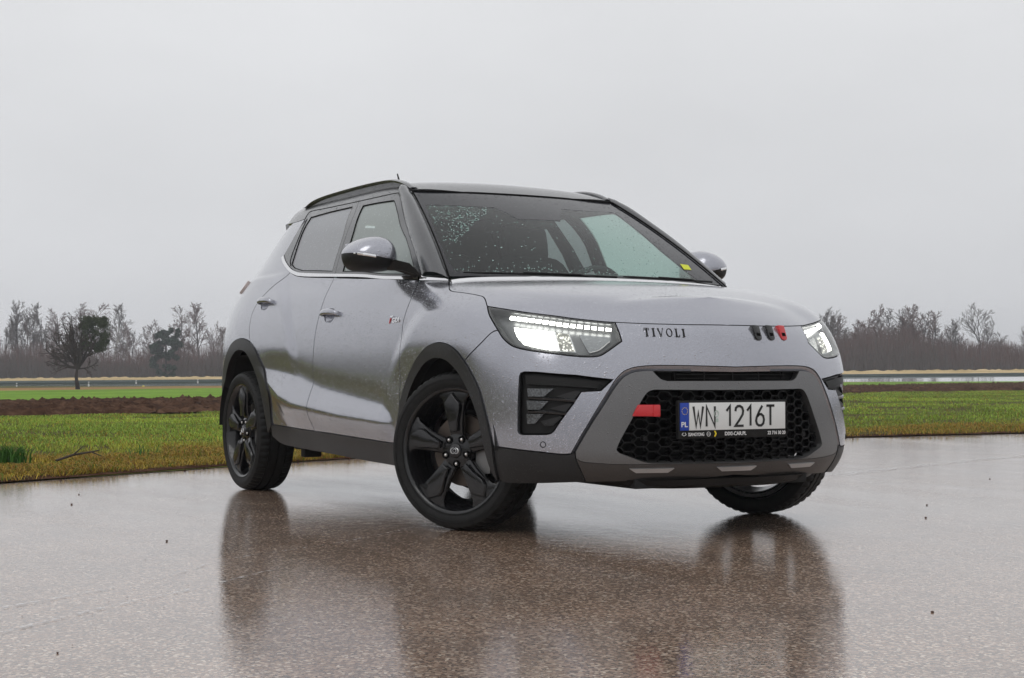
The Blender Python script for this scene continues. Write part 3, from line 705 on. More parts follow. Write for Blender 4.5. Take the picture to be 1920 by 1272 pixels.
# ---------------------------------------------------------------- the car
CAR = empty('suv_car', (-1.3, 0, 0))
tag(CAR, 'silver grey compact SUV with black roof and lit headlights parked on the wet asphalt', 'car')
NCf = float(NC)
spine = SHELL.nv-2   # row index of the middle line of the bonnet (v)
def rear_hood(y): s = y/.745; return -.215+.115*(1-s*s)
hr = SHELL.inv([(rear_hood(y), -y) for y in (.745, .66, .56, .45, .34, .22, .10, .0)], axes=(0, 1), side=lambda g: (g[:, 2] > .98)*(g[:, 0] > -.5))
hr = crom(hr, 4)
hs_ = cu('hood_side', SHELL); hf_ = cu('hood_front', SHELL)
nose_v = SHELL.inv([(.775, 0, .853)])[0][1]
nose = np.array([[NCf, nose_v]])
hr[-1][1] = spine; uc = hr[-1][0]
hf_full = join(hf_, nose)
# the bonnet: right and left halves share the spine
spine_pts = np.array([[NCf+(uc-NCf)*t, spine] for t in np.linspace(0, 1, 30)])
def hood_half():
    poly = join(hs_, hf_full, np.array([[NCf, nose_v+(spine-nose_v)*t] for t in (.2, .4, .6, .8)]), spine_pts, hr[::-1])
    on_mid = lambda p, q: abs(p[1]) < 1e-3 and abs(q[1]) < 1e-3
    return panel('bonnet', SHELL, poly, M_PAINT, CAR, gap=.002, depth=.012, open_edge=on_mid)
hood = hood_half()
# weld the mirrored half on: one bonnet skin
def weld_mirror(o, eps=.004):
    V = np.array([v.co[:] for v in o.data.vertices]); F = [tuple(p.vertices) for p in o.data.polygons]
    mats = o.data.materials[0]
    V[np.abs(V[:, 1]) < eps, 1] = 0
    V2 = V*[1, -1, 1]; N = len(V)
    F2 = [tuple(N+i for i in f[::-1]) for f in F]
    me = bpy.data.meshes.new(o.name); me.from_pydata([tuple(v) for v in np.concatenate([V, V2])], [], F+F2)
    bm = bmesh.new(); bm.from_mesh(me); bmesh.ops.remove_doubles(bm, verts=[v for v in bm.verts if abs(v.co.y) < 1e-5], dist=.0008)
    for f in bm.faces: f.smooth = True
    for e in bm.edges:
        if len(e.link_faces) == 2 and e.calc_face_angle(0) > math.radians(40): e.smooth = False
    bm.to_mesh(me); bm.free(); me.materials.append(mats); o.data = me
weld_mirror(hood)
# wings
fend = join(cu('belt_c', SHELL), hs_, cu('hl_rear', SHELL)[:16], cu('fend_bump', SHELL), cu('farch_out', SHELL)[::-1][25:], cu('fender_door', SHELL, rev=True))
fender = panel('front_wing', SHELL, fend, M_PAINT, CAR); both(fender)
# doors
H_FRONT = (-1.315, -.87, .953); H_REAR = (-2.255, -.86, 1.047)
def cup_shape(t): return (math.copysign(abs(math.cos(t))**.85, math.cos(t))*.066-.004, (math.sin(t)*.030 if math.sin(t) > 0 else math.sin(t)*.040)-.004)
def handle_frame(c, S):
    uv = S.inv([c]); P, a, b, n = frame_at(S, uv); n = Vector(n[0]*S.flip); P = Vector(P[0])
    X = Vector((1, 0, 0)); X = (X-n*X.dot(n)).normalized(); Z = n.cross(X); Z = Z if Z.z > 0 else -Z
    return P, n, X, Z
def cup_hole(c, S):
    P, n, X, Z = handle_frame(c, S)
    return S.inv([tuple(P+X*cup_shape(t)[0]+Z*cup_shape(t)[1]) for t in np.linspace(0, 2*math.pi, 25)[:-1]])
bgap = SHELL.inv([(-1.414, -.80, 1.138), (-1.45, -.86, 1.0), (-1.475, -.885, .85), (-1.49, -.89, .65), (-1.50, -.895, .48), (-1.50, -.875, .362)])
bgap = crom(bgap)
stt = cu('sill_top', SHELL)
si = np.argmin(np.abs(SHELL.ev(stt)[:, 0]+1.50)); 
fd = join(cu('belt_f', SHELL), cu('fender_door', SHELL), stt[si:][::-1], bgap[::-1])
fdoor = panel('front_door', SHELL, fd, M_PAINT, CAR, step=.011, holes=[cup_hole(H_FRONT, SHELL)]); fdoorL = both(fdoor)
rarc = cu('rarch_out', SHELL)
rg = crom(QUART.inv([(-2.085, -.765, 1.205), (-2.18, -.80, 1.16), (-2.32, -.835, 1.10), (-2.42, -.86, 1.02), (-2.44, -.88, .93), (-2.40, -.89, .84), (-2.33, -.89, .775)]))
# where the gap meets the arch
rp = SHELL.ev(rarc); ri = np.argmin(np.hypot(rp[:, 0]+2.33, rp[:, 2]-.765))
qd = cu('q_dlo', QUART)
qp = QUART.ev(qd); qi = np.argmin(np.hypot(qp[:, 0]+2.085, qp[:, 2]-1.205))
rgS = rg.copy()
rd = join(qd[qi:], bgap, stt[:si+1][::-1], rarc[ri:][::-1], rgS[::-1])
rdoor = panel('rear_door', QUART, rd, M_PAINT, CAR, step=.011, holes=[cup_hole(H_REAR, QUART)]); rdoorL = both(rdoor)
# quarter panel with the rear pillar
qt = cu('q_top', QUART)
rear_line = QUART.inv([(-2.60, -.52, 1.53), (-2.74, -.565, 1.42), (-2.86, -.60, 1.30), (-2.99, -.64, 1.20), (-3.10, -.70, 1.06), (-3.19, -.70, .9), (-3.22, -.72, .7), (-3.22, -.73, .5)])
qlow = rarc[:ri+1]
quarter = join(crom(rear_line)[::-1], qt, qd[:qi+1], rg, qlow[::-1])
quart = panel('rear_quarter', QUART, quarter, M_PAINT, CAR); both(quart)
tg = join(crom(rear_line), np.array([[0, QUART.inv([(-3.39, 0, .5)])[0][1]], [0, 15]]))
tailg = panel('tailgate', QUART, tg, M_PAINT, CAR); weld_mirror(tailg)
rb = join(QUART.inv([(-3.22, -.73, .5), (-3.02, -.81, .46)]), rarc[:6][::-1]*0+rarc[0], QUART.inv([(-3.02, -.78, .25), (-3.36, 0, .25)]), np.array([[0, QUART.inv([(-3.39, 0, .5)])[0][1]]]))
rbump = panel('rear_bumper', QUART, rb, M_CLAD, CAR); weld_mirror(rbump)
# tail lamp, proud of the quarter
tl = QUART.inv([(-2.80, -.755, 1.190), (-2.93, -.72, 1.182), (-2.99, -.725, 1.14), (-2.95, -.75, 1.115), (-2.87, -.775, 1.15)])
tlamp = panel('tail_lamp', QUART, crom(np.concatenate([tl, tl[:1]]), 4)[:-1], simple('tail_lamp_lens', (.90, .80, .79), .5, wet=.3), CAR, off=.012, depth=.014, step=.02); both(tlamp)
rwin = panel('rear_window', QUART, QUART.inv([(-3.10, -.50, 1.22), (-2.90, -.46, 1.44), (-2.90, -.01, 1.45), (-3.12, -.01, 1.22)]), M_WINR, CAR, off=.006, depth=.02); weld_mirror(rwin, .02)
# front bumper
fo = cu('frame_out', SHELL); lo = cu('lip_out', SHELL)
def to_nose(uv, z): 
    v = SHELL.inv([(.84, 0, z)])[0][1]; return join(uv, np.array([[NCf, v]]))
lip_top = to_nose(lo, .685); fr_top = to_nose(fo, .668)
fog = join(cu('fog', SHELL, smooth=False))
hl = join(cu('hl_rear', SHELL), cu('hl_bot', SHELL), cu('hl_in', SHELL, smooth=False), hf_[::-1][10:])
fb = cu('fend_bump', SHELL)
bi = np.argmin(np.hypot(*(cu('hl_rear', SHELL)-fb[0]).T))
fai = cu('farch_out', SHELL); fk = np.argmin(np.hypot(*(fai-fb[-1]).T))
half = join(fr_top[::-1]*0+lip_top[::-1], cu('blk_top', SHELL, rev=True)[5:], fai[fk:][::-1], fb[::-1], cu('hl_rear', SHELL)[bi:], cu('hl_bot', SHELL), cu('hl_in', SHELL, smooth=False), hf_full[np.argmin(np.hypot(*(hf_full-cu('hl_in', SHELL, smooth=False)[-1]).T)):])
def full(uvhalf): return join(uvhalf, mir_uv(uvhalf))
bumper = panel('front_bumper', SHELL, full(half), M_PAINT, CAR, holes=[fog, mir_uv(fog)], depth=.022, step=.015)
tag(bumper)
# recessed lip between bumper skin and the dark frame
def strip_between(name, A, B, offA, offB, mat, parent, S=SHELL, n=60):
    def rs(C):
        P = S.ev(C); L = np.concatenate([[0], np.cumsum(np.linalg.norm(np.diff(P, axis=0), axis=1))]); t = np.linspace(0, L[-1], n)
        return np.stack([np.interp(t, L, C[:, 0]), np.interp(t, L, C[:, 1])], 1)
    a = rs(A); b = rs(B); rows = []
    for k in range(5):
        f = k/4; uv = a*(1-f)+b*f; P, _, _, nn = frame_at(S, uv); rows.append(P+nn*S.flip*(offA*(1-f)+offB*f))
    V = np.concatenate(rows); F = [(k*n+i, k*n+i+1, (k+1)*n+i+1, (k+1)*n+i) for k in range(4) for i in range(n-1)]
    o = mesh_obj(name, V, F, mat, parent, True)
    return o
lip = strip_between('bumper_lip', join(lip_top, mir_uv(lip_top)), join(fr_top, mir_uv(fr_top)), -.004, -.016, M_PAINT, CAR, n=160)
# dark silver frame round the grille and the ledge below it
grs = cu('gr_side', SHELL); grb = cu('gr_bot', SHELL); grt = cu('gr_top', SHELL)
def ctr(z, lo_=.3):
    return np.array([[NCf, SHELL.inv([(.84, 0, z)])[0][1]]])
zc = {k: None for k in ()}
gr_half = join(ctr(.592), grt[::-1], grs, grb, ctr(.3045))
slit_half = join(ctr(.6665), cu('slit_top', SHELL, rev=True), cu('slit_end', SHELL), cu('slit_bot', SHELL), ctr(.6305))
shelf = cu('shelf', SHELL); 
fr_half = join(fr_top[::-1], cu('skid_side', SHELL, smooth=False)[:2], shelf, ctr(.300))
grille_hole = full(gr_half); slit_hole = full(slit_half)
frame = panel('grille_surround', SHELL, full(fr_half), M_FRAME, CAR, off=-.004, holes=[grille_hole, slit_hole], depth=.045, step=.014, gap=.0015)
skid_half = join(ctr(.300), shelf[::-1], cu('skid_side', SHELL, smooth=False)[1:], cu('skid_bot', SHELL), ctr(.2395))
skid = panel('skid_plate', SHELL, full(skid_half), M_SKID_SHADED, CAR, off=-.0035, depth=.03, step=.014, gap=.0005)
corner = join(cu('blk_top', SHELL)[:-4], cu('skid_side', SHELL, smooth=False), cu('blk_bot', SHELL, rev=True), cu('farch_in', SHELL)[-8:][::-1]*0+cu('blk_bot', SHELL)[0], fai[-1:])
cornerp = panel('bumper_corner', SHELL, corner, M_CLAD, CAR, depth=.03, off=-.001); both(cornerp)
# arch trims and sill
ai = cu('farch_in', SHELL); ao = fai
fa = join(ao, SHELL.inv([(.356, -.822, .2255)]), ai[::-1], )
farch = panel('wheel_arch_trim', SHELL, fa, M_CLAD, CAR, off=.008, gap=.001, depth=.045, step=.014); both(farch)
rai = cu('rarch_in', SHELL)
ra = join(rarc, rai[::-1])
rarch = panel('wheel_arch_trim', SHELL, ra, M_CLAD, CAR, off=.008, gap=.001, depth=.045, step=.014); both(rarch)
sb = cu('sill_bot', SHELL)
sill = panel('sill_trim', SHELL, join(stt, sb[::-1]), M_CLAD, CAR, off=.004, gap=.001, depth=.05, step=.02); both(sill)
# headlamps
lens = panel('headlamp', SHELL, hl, M_LENS, CAR, depth=0, gap=.003, step=.012)
def lamp_parts(L, side):
    def put(o):
        if side < 0: return o
        o.data = flip_mesh(o.data); return o
    put(panel('lamp_housing', SHELL, hl, M_LAMPGREY, L, off=-.045, gap=.004, depth=-.044, step=.02))
    led = cu('led', SHELL); P = led
    tot = 15
    for i in range(tot):
        t0 = i/tot; t1 = (i+.72)/tot
        def at(t, dv): 
            k = t*(len(led)-1); j = min(int(k), len(led)-2); q = led[j]+(led[j+1]-led[j])*(k-j); return q+np.array([0, dv])
        w = .080 if i < 12 else .070
        c = np.array([at(t0, w), at(t1, w), at(t1, -w), at(t0, -w)])
        put(panel('led_cell', SHELL, c, M_LED, L, off=-.018, gap=0, depth=.008, step=.03))
    put(panel('reflector_bowl', SHELL, cu('beam', SHELL, smooth=False), M_REFL, L, off=-.034, gap=-.002, depth=.006, step=.02))
    for k_, mt_ in ((1, M_BEAM), (2, M_BEAM), (3, M_BEAM2)):
        put(panel('beam_chamber', SHELL, cu('beam%d' % k_, SHELL, smooth=False), mt_, L, off=-.028, gap=.001, depth=.010, step=.02))
    put(panel('indicator', SHELL, cu('turn', SHELL, smooth=False), M_FOG, L, off=-.030, gap=.001, depth=.012, step=.02))
    ln = S3(SHELL, TR['turn_line'], -.018)
    m = MB(); m.tube(crom(ln, 4), .0018, 5); put(m.obj('trim_line', M_LETW, L, True))
    # black outline of the lamp
    for nm, a in (('lamp_rim', hl),):
        r = resample(SHELL, hl, .012); r2 = shrink(SHELL, r, .009); P1, _, _, n1 = frame_at(SHELL, shrink(SHELL, r, .0022)); P2, _, _, n2 = frame_at(SHELL, r2)
        V = np.concatenate([P1-n1*SHELL.flip*.0015, P2-n2*SHELL.flip*.004]); N = len(r)
        put(mesh_obj('lamp_rim', V, [(i, (i+1) % N, (i+1) % N+N, i+N) for i in range(N)], M_GLOSS, L, True))
    # reflector ribs round the beam
    for t in np.linspace(0, 1, 5):
        a = S3(SHELL, [TR['beam'][0]], -.02)[0]
lensL = both(lens)
lamp_parts(lens, -1); lamp_parts(lensL, 1)
# fog lamp pockets
def fog_parts():
    parts = []
    bz = panel('fog_bezel', SHELL, fog, M_BLACK, CAR, off=-.026, gap=-.002, depth=.012, step=.014); parts.append(bz)
    ch = []
    for k in (1, 2, 3):
        l = panel('fog_lamp', SHELL, cu('foglamp%d' % k, SHELL, smooth=False), M_FOG2, bz, off=-.012, gap=0, depth=.01, step=.012)
        ch.append(l)
    for k in (1, 2):
        P = S3(SHELL, TR['fin%d' % k], -.010); P[0] -= np.array([.0, -.012, 0]); P = crom(P, 4)
        m = MB(); m.tube(P, [.0075]*(len(P)-1)+[.004], 6); ch.append(m.obj('fin', M_GLOSS, bz, True))
    ch.append(panel('visor', SHELL, cu('visor', SHELL, smooth=False), M_BLACK, bz, off=-.006, gap=0, depth=.02, step=.014))
    for k in (1, 2, 3):
        ch.append(panel('textured_insert', SHELL, cu('tex%d' % k, SHELL, smooth=False), M_CLAD, bz, off=-.008, gap=0, depth=.01, step=.014))
    L = mirror(bz)
    for c_ in ch:
        q = mirror(c_); q.parent = L; q.matrix_parent_inverse = Matrix.Identity(4)
fog_parts()
# parking sensor
def ring(name, c, nrm, r, mat, parent, th=.0015):
    nrm = Vector(nrm).normalized(); a = nrm.orthogonal().normalized(); b = nrm.cross(a); c = Vector(c)
    m = MB(); n = 20
    pts = [c+(a*math.cos(t)+b*math.sin(t))*r for t in np.linspace(0, 2*math.pi, n+1)]
    m.tube(pts, th, 5, False); return m.obj(name, mat, parent, True)
uv = SHELL.inv(TR['sensor']); P, _, _, n_ = frame_at(SHELL, uv)
rg_ = ring('parking_sensor', P[0]+n_[0]*SHELL.flip*.0005, n_[0], .011, M_GAP, CAR); both(rg_)
# grille: dark back plate and honeycomb
def xs_at(y, z, cache={}):
    return 0
gq = SHELL
def front_x(yz):
    uv = SHELL.inv(np.array(yz), axes=(1, 2), side=lambda g: (g[:, 0] > .6)*(g[:, 2] < .86)); return SHELL.ev(uv)[:, 0]
back = panel('grille_back', SHELL, grille_hole, M_GAP, CAR, off=-.075, gap=-.01, depth=0, step=.03)
sback = panel('upper_intake', SHELL, slit_hole, M_GAP, CAR, off=-.03, gap=-.006, depth=0, step=.03)
hexpoly = None
gpoly = SHELL.ev(resample(SHELL, grille_hole, .02))[:, 1:]
def hexgrid():
    w, h = .062, .030           # cell width and half height
    cells = []
    dx = w*.78; dz = h*1.0
    i = 0
    ys = np.arange(-.60, .601, dx)
    for i, y in enumerate(ys):
        for z in np.arange(.28, .62, .036):
            cells.append((y, z+(.018 if i % 2 else 0)))
    return cells
edges = {}
pts2 = []
W2, H2 = .031, .018
for (y, z) in hexgrid():
    hx = [(y-W2*1.0, z), (y-W2*.56, z+H2), (y+W2*.56, z+H2), (y+W2*1.0, z), (y+W2*.56, z-H2), (y-W2*.56, z-H2)]
    for a_, b_ in zip(hx, hx[1:]+hx[:1]):
        k = tuple(sorted([(round(a_[0]/.004), round(a_[1]/.004)), (round(b_[0]/.004), round(b_[1]/.004))]))
        edges[k] = (a_, b_)
es = list(edges.values())
mids = np.array([((a[0]+b[0])/2, (a[1]+b[1])/2) for a, b in es])
keep = inside(gpoly, mids)
es = [e for e, k in zip(es, keep) if k]
allp = np.array([p for e in es for p in e]); xs = front_x(allp)
m = MB(); slat = MB()
for i, e in enumerate(es):
    x0, x1 = xs[2*i]-.026, xs[2*i+1]-.026
    a_ = Vector((x0, e[0][0], e[0][1])); b_ = Vector((x1, e[1][0], e[1][1])); d = (b_-a_)
    up = Vector((1, 0, 0)).cross(d).normalized()*.0022
    V = [a_-up, a_+up, b_+up, b_-up]; V = V+[v-Vector((.024, 0, 0)) for v in V]
    m.add(V, [(0, 1, 2, 3), (1, 5, 6, 2), (0, 3, 7, 4), (4, 7, 6, 5)])
comb = m.obj('honeycomb_grille', M_MESH, CAR); comb['kind'] = 'stuff'
# raised cell floors and louvres behind the comb
m = MB()
for z in np.arange(.315, .47, .0135):
    for y0 in np.arange(-.30, .30, .06):
        x = .853-.30*(y0*y0)-.055
        m.box((x, y0+.03, z), (.004, .058, .004))
lv = m.obj('louvres', M_MESH, CAR); lv['kind'] = 'stuff'
for y in (-.30, .30):
    pass
# upper intake louvres
m = MB()
for y in np.linspace(-.27, .27, 5):
    m.box((.805-.25*y*y, y, .648), (.012, .004, .034))
for z in (.640, .655): m.box((.805, 0, z), (.006, .54, .003))
m.obj('intake_vane', M_MESH, CAR)
# backing behind the panel gaps
def backing(S, poly, holes=(), off=-.0135):
    o = panel('inner_skin', S, poly, M_GAP, CAR, off=off, gap=-.004, depth=0, step=.05, holes=holes); return o
for S_, p_, h_ in ((SHELL, fend, ()), (SHELL, fd, [cup_hole(H_FRONT, SHELL)]), (QUART, rd, [cup_hole(H_REAR, QUART)]), (QUART, quarter, ())): both(backing(S_, p_, h_))
backing(SHELL, full(half), [fog, mir_uv(fog)])
hb = hood_poly = join(hs_, hf_full, np.array([[NCf, nose_v+(spine-nose_v)*t] for t in (.2, .4, .6, .8)]), spine_pts, hr[::-1])
weld_mirror(panel('inner_skin', SHELL, hb, M_GAP, CAR, off=-.0135, gap=-.003, depth=0, step=.05), .01)
# ---------------------------------------------------------------- greenhouse
dt = cu('dlo_top', GREEN); pr = cu('pillar_rear', GREEN); du = cu('ch_up', GREEN); dl = cu('ch_lo', GREEN); bg = cu('bgap_up', GREEN); dr = cu('dlo_rear', GREEN, smooth=False)
def near(C, p, S=GREEN): return int(np.argmin(np.linalg.norm(S.ev(C)-S.ev(np.array([p]))[0], axis=1)))
k1 = near(dt, bg[0]); k2 = near(du, bg[-1])
fg = cu('fglass', GREEN, smooth=False); rgl = cu('rglass', GREEN, smooth=False)
ff = join(dt[k1:], pr, du[k2:][::-1], bg[::-1])
ffr = panel('door_frame', GREEN, ff, M_ROOF, CAR, holes=[fg], gap=.0015, depth=.012, step=.014); both(ffr)
rf = join(dt[:k1+1], bg, du[:k2+1][::-1], dr[::-1])
rfr = panel('door_frame', GREEN, rf, M_ROOF, CAR, holes=[rgl], gap=.0015, depth=.012, step=.014); both(rfr)
def seal(name, S, C, off, r, mat=M_GAP, closed=False):
    P, _, _, n = frame_at(S, C); P = P+n*S.flip*off
    if closed: P = np.concatenate([P, P[:1]])
    m = MB(); m.tube(P, r, 5); return m.obj(name, mat, CAR, True)
for C_ in (dt, ): both(seal('window_seal', GREEN, C_, -.002, .0045))
for C_ in (fg, rgl): both(seal('glass_seal', GREEN, resample(GREEN, C_, .03), -.003, .0035, closed=True))
both(seal('glass_divider', GREEN, cu('qdiv', GREEN), -.001, .004))
g1 = panel('front_window', GREEN, fg, M_WINF, CAR, off=-.006, gap=-.001, depth=0, step=.03); both(g1)
g2 = panel('rear_side_window', GREEN, rgl, M_WINR, CAR, off=-.006, gap=-.001, depth=0, step=.03); both(g2)
ce = int(len(du)*.995)
chrome = panel('chrome_strip', GREEN, join(du, dl[::-1]), M_CHROME, CAR, off=.006, gap=.0006, depth=.010, step=.012); both(chrome)
# door joint in the strip
# roof
hdr = [WIND.ev([[u, 7.33]])[0] for u in np.linspace(0, 6, 9)]
hdr = [(-p[0]*0+p[0], -abs(p[1]), p[2]) for p in hdr]
hdr_uv = GREEN.inv([(p[0]-.006, p[1]) for p in hdr], axes=(0, 1), side=lambda g: (g[:, 2] > 1.35))
hdr_uv[-1][1] = 9
rfe = cu('roof_front_edge', GREEN, smooth=False)
rl = cu('roof_low', GREEN, smooth=False)
rear_e = GREEN.inv([(-2.60, -.50, 1.55), (-2.74, -.38, 1.57), (-2.80, -.20, 1.58)]); rear_e = join(rear_e, np.array([[GREEN.inv([(-2.81, 0)], axes=(0, 1), side=lambda g: g[:, 2] > 1.4)[0][0], 9]]))
u0, u1 = rear_e[-1][0], hdr_uv[-1][0]
sp = np.array([[u0+(u1-u0)*t, 9] for t in np.linspace(0, 1, 40)[1:-1]])
mid_e = lambda p, q: abs(p[1]) < 1e-3 and abs(q[1]) < 1e-3
roofp = join(dt, rfe[1:], hdr_uv[0:], sp[::-1], rear_e[::-1], rl)
roof = panel('roof', GREEN, roofp, M_ROOF, CAR, gap=.0005, depth=.02, step=.02, open_edge=mid_e); weld_mirror(roof, .004)
# cowl side piece of the pillar / windscreen
bt = np.array([[u, .67] for u in np.linspace(0, 12, 25)]); tp = np.array([[u, 7.33] for u in np.linspace(12, 0, 25)])
sd1 = np.array([[12, v] for v in np.linspace(.67, 7.33, 20)]); sd2 = sd1[::-1]*[0, 1]
wpoly = join(bt, sd1, tp, sd2)
clr = cu('clear', WIND, smooth=False)
frit = panel('windscreen_border', WIND, wpoly, M_FRIT, CAR, holes=[clr], gap=0, depth=.006, step=.03)
ws = panel('windscreen', WIND, clr, M_WS, CAR, off=-.0005, gap=-.0005, depth=0, step=.04)
# A pillars
def pillar():
    n = 24; A = GREEN.ev(pr[np.linspace(0, len(pr)-1, n).astype(int)]); t = np.linspace(7.33, .55, n)
    B = WIND.ev(np.array([[0, v] for v in t])); B[:, 1] = -np.abs(B[:, 1])
    rows = []
    m = 9
    for a, b in zip(A, B):
        ax = Vector(B[-1]-B[0]).normalized(); c = Vector(b-a); nrm = c.cross(ax).normalized()
        if nrm.y > 0: nrm = -nrm
        r = []
        for k in range(m):
            f = k/(m-1); p = Vector(a)*(1-f)+Vector(b)*f+nrm*(.030*(4*f*(1-f))**.8*(1+.5*f)); r.append(p)
        r.append(r[-1]-nrm*.012)
        r.insert(0, r[0]-Vector((0, -.012, 0)))
        rows.append(r)
    ext = [p+(p-q).normalized()*.045 for p, q in zip(rows[0], rows[1])]; rows.insert(0, [p+Vector((0, .010, -.006)) for p in ext]); n += 1
    M_ = len(rows[0]); V = [p for r in rows for p in r]
    F = [(i*M_+j, i*M_+j+1, (i+1)*M_+j+1, (i+1)*M_+j) for i in range(n-1) for j in range(M_-1)]
    mb = MB(); mb.add(V, F); return mb.obj('front_pillar', M_ROOF, CAR, True)
ap = pillar(); both(ap)
for u in (0, 12):
    P = WIND.ev(np.array([[u, v] for v in np.linspace(.5, 7.4, 16)])); m = MB(); m.tube(P+np.array([.004, 0, .004]), .004, 5); m.obj('windscreen_seal', M_GAP, CAR, True)
P = WIND.ev(np.array([[u, 7.40] for u in np.linspace(0, 12, 20)])); m = MB(); m.tube(P+np.array([-.004, 0, .000]), .007, 6); m.obj('header_seal', M_GAP, CAR, True)
# chrome line at the foot of the windscreen
ys = np.linspace(-.745, .745, 41)
cu_ = SHELL.inv([(rear_hood(abs(y))-.004, -abs(y)) for y in ys], axes=(0, 1), side=lambda g: (g[:, 2] > .98)*(g[:, 0] > -.6)); cp = SHELL.ev(cu_); cp[:, 1] = ys
V = []
for p in cp:
    b = Vector(p)+Vector((.0, 0, -.004)); V += [b, b+Vector((-.003, 0, .009)), b+Vector((-.008, 0, .0155)), b+Vector((-.018, 0, .016)), b+Vector((-.022, 0, -.01))]
F = [(i*5+j, i*5+j+1, (i+1)*5+j+1, (i+1)*5+j) for i in range(40) for j in range(4)]
m = MB(); m.add(V, F); m.obj('cowl_chrome', M_CHROME, CAR, True, ang=50)
cc = cu('belt_c', SHELL)
P = SHELL.ev(cc); V = []
for p in P:
    b = Vector(p); V += [b+Vector((0, -.004, .001)), b+Vector((0, -.004, .014)), b+Vector((0, .004, .021)), b+Vector((0, .02, .022))]
F = [(i*4+j, i*4+j+1, (i+1)*4+j+1, (i+1)*4+j) for i in range(len(P)-1) for j in range(3)]
m = MB(); m.add(V, F); both(m.obj('wing_chrome', M_CHROME, CAR, True, ang=50))
# scuttle under the screen and behind the bonnet
V = []
for p in cp:
    V += [Vector(p)+Vector((-.018, 0, .010)), Vector(p)+Vector((-.12, 0, .035)), Vector(p)+Vector((-.16, 0, -.06))]
F = [(i*3+j, i*3+j+1, (i+1)*3+j+1, (i+1)*3+j) for i in range(40) for j in range(2)]
m = MB(); m.add(V, F); m.obj('scuttle', M_BLACK, CAR, True)
# wipers
def wiper(y0, y1, v0, v1):
    A = []
    for t in np.linspace(0, 1, 12):
        y = y0+(y1-y0)*t; u = 6+y/.745*6; v = v0+(v1-v0)*t
        p = WIND.ev([[np.clip(u, 0, 12), v]])[0]; A.append(Vector(p)+Vector((.006, 0, .010)))
    m = MB(); m.tube(A, [.0055]*11+[.003], 6)
    m.tube([A[7]+Vector((.005, 0, .005)), A[3]+Vector((.008, 0, .003)), A[0]+Vector((.02, 0, -.030))], [.004, .005, .008], 6)
    return m.obj('wiper', M_BLACK, CAR, True)
wiper(.06, -.68, .72, .78); wiper(.66, .10, .70, .76)
# rain beads standing on the unswept corner of the screen and, fewer, along its foot
rsd = np.random.RandomState(17); VV = []; FF = []; bs_ = bmesh.new(); bmesh.ops.create_icosphere(bs_, subdivisions=1, radius=1)
bv = np.array([v.co[:] for v in bs_.verts]); bf = np.array([[v.index for v in f.verts] for f in bs_.faces]); bs_.free()
cl_uv = WIND.inv(TR['clear']); cand = np.column_stack([rsd.uniform(.3, 11.7, 9000), rsd.uniform(.9, 7.0, 9000)]); cand = cand[inside(cl_uv, cand)]
wgt = np.where((cand[:, 0] < 3.4) & (cand[:, 1] > 2.2+cand[:, 0]*1.05), .80*np.exp(-((cand[:, 0]-1.9)/1.5)**2), .035); wgt = np.maximum(wgt, .30*np.exp(-((cand[:, 1]-1.0)/.35)**2))
cand = cand[rsd.uniform(0, 1, len(cand)) < wgt]
Pd, _, _, nd = frame_at(WIND, cand); nd = nd*WIND.flip
for k, (p, n_) in enumerate(zip(Pd, nd)):
    r_ = rsd.uniform(.0016, .0042); n_ = Vector(n_); a_ = n_.orthogonal().normalized(); b_ = n_.cross(a_)
    M3 = np.array([a_*r_*rsd.uniform(.8, 1.2), b_*r_*rsd.uniform(.8, 1.4), n_*r_*.55]); VV.append(bv@M3+p); FF.append(bf+k*len(bv))
dr_ = mesh_obj('rain_drops', np.concatenate(VV), np.concatenate(FF), M_DROP, CAR); dr_['kind'] = 'stuff'
st = cu('sticker', WIND, smooth=False)
panel('yellow_sticker', WIND, st, M_STICK, CAR, off=.002, gap=0, depth=0, step=.05)
m = MB(); c0 = WIND.ev(WIND.inv([TR['cam_unit'][0], TR['cam_unit'][1]]))
cm = (c0[0]+c0[1])/2; m.box((cm[0]-.05, cm[1], cm[2]-.03), (.10, .16, .045)); m.obj('camera_housing', M_BLACK, CAR, bevel=.006)
# roof rails and antenna
rl_ = crom(TR['rail'], 5)
gz = GREEN.ev(GREEN.inv([(p[0], -.56) for p in rl_], axes=(0, 1), side=lambda g: g[:, 2] > 1.4))[:, 2]
V = []; VB = []
for i, (p, zr) in enumerate(zip(rl_, gz)):
    x, zt = p[0], max(p[2], zr+.004); f = i/(len(rl_)-1); e = min(1, min(f, 1-f)*9); th = .012*e+.004
    V += [(x, -.577, zt-th), (x, -.582, zt-.006), (x, -.568, zt), (x, -.548, zt), (x, -.540, zt-.006), (x, -.540, zt-th)]
    VB += [(x, -.566, zr-.012), (x, -.566, zt-.008), (x, -.548, zt-.008), (x, -.548, zr-.012)]
n = len(rl_)
m = MB(); m.add(V, [(i*6+j, i*6+(j+1) % 6, (i+1)*6+(j+1) % 6, (i+1)*6+j) for i in range(n-1) for j in range(6)]+[tuple(range(6)), tuple((n-1)*6+k for k in range(6))])
rail = m.obj('roof_rail', M_ROOF, CAR, True, ang=50); railL = both(rail)
m = MB(); m.add(VB, [(i*4+j, i*4+(j+1) % 4, (i+1)*4+(j+1) % 4, (i+1)*4+j) for i in range(n-1) for j in range(4)])
rb_ = m.obj('rail_base', M_ROOF, rail, True); q = mirror(rb_); q.parent = railL; q.matrix_parent_inverse = Matrix.Identity(4)
a0, a1 = TR['antenna']; m = MB(); m.tube([(a0[0], 0, a0[2]-.05), (a0[0], 0, a0[2]), (a1[0], 0, a1[2])], [.009, .006, .004], 6); m.obj('antenna', M_BLACK, CAR, True)
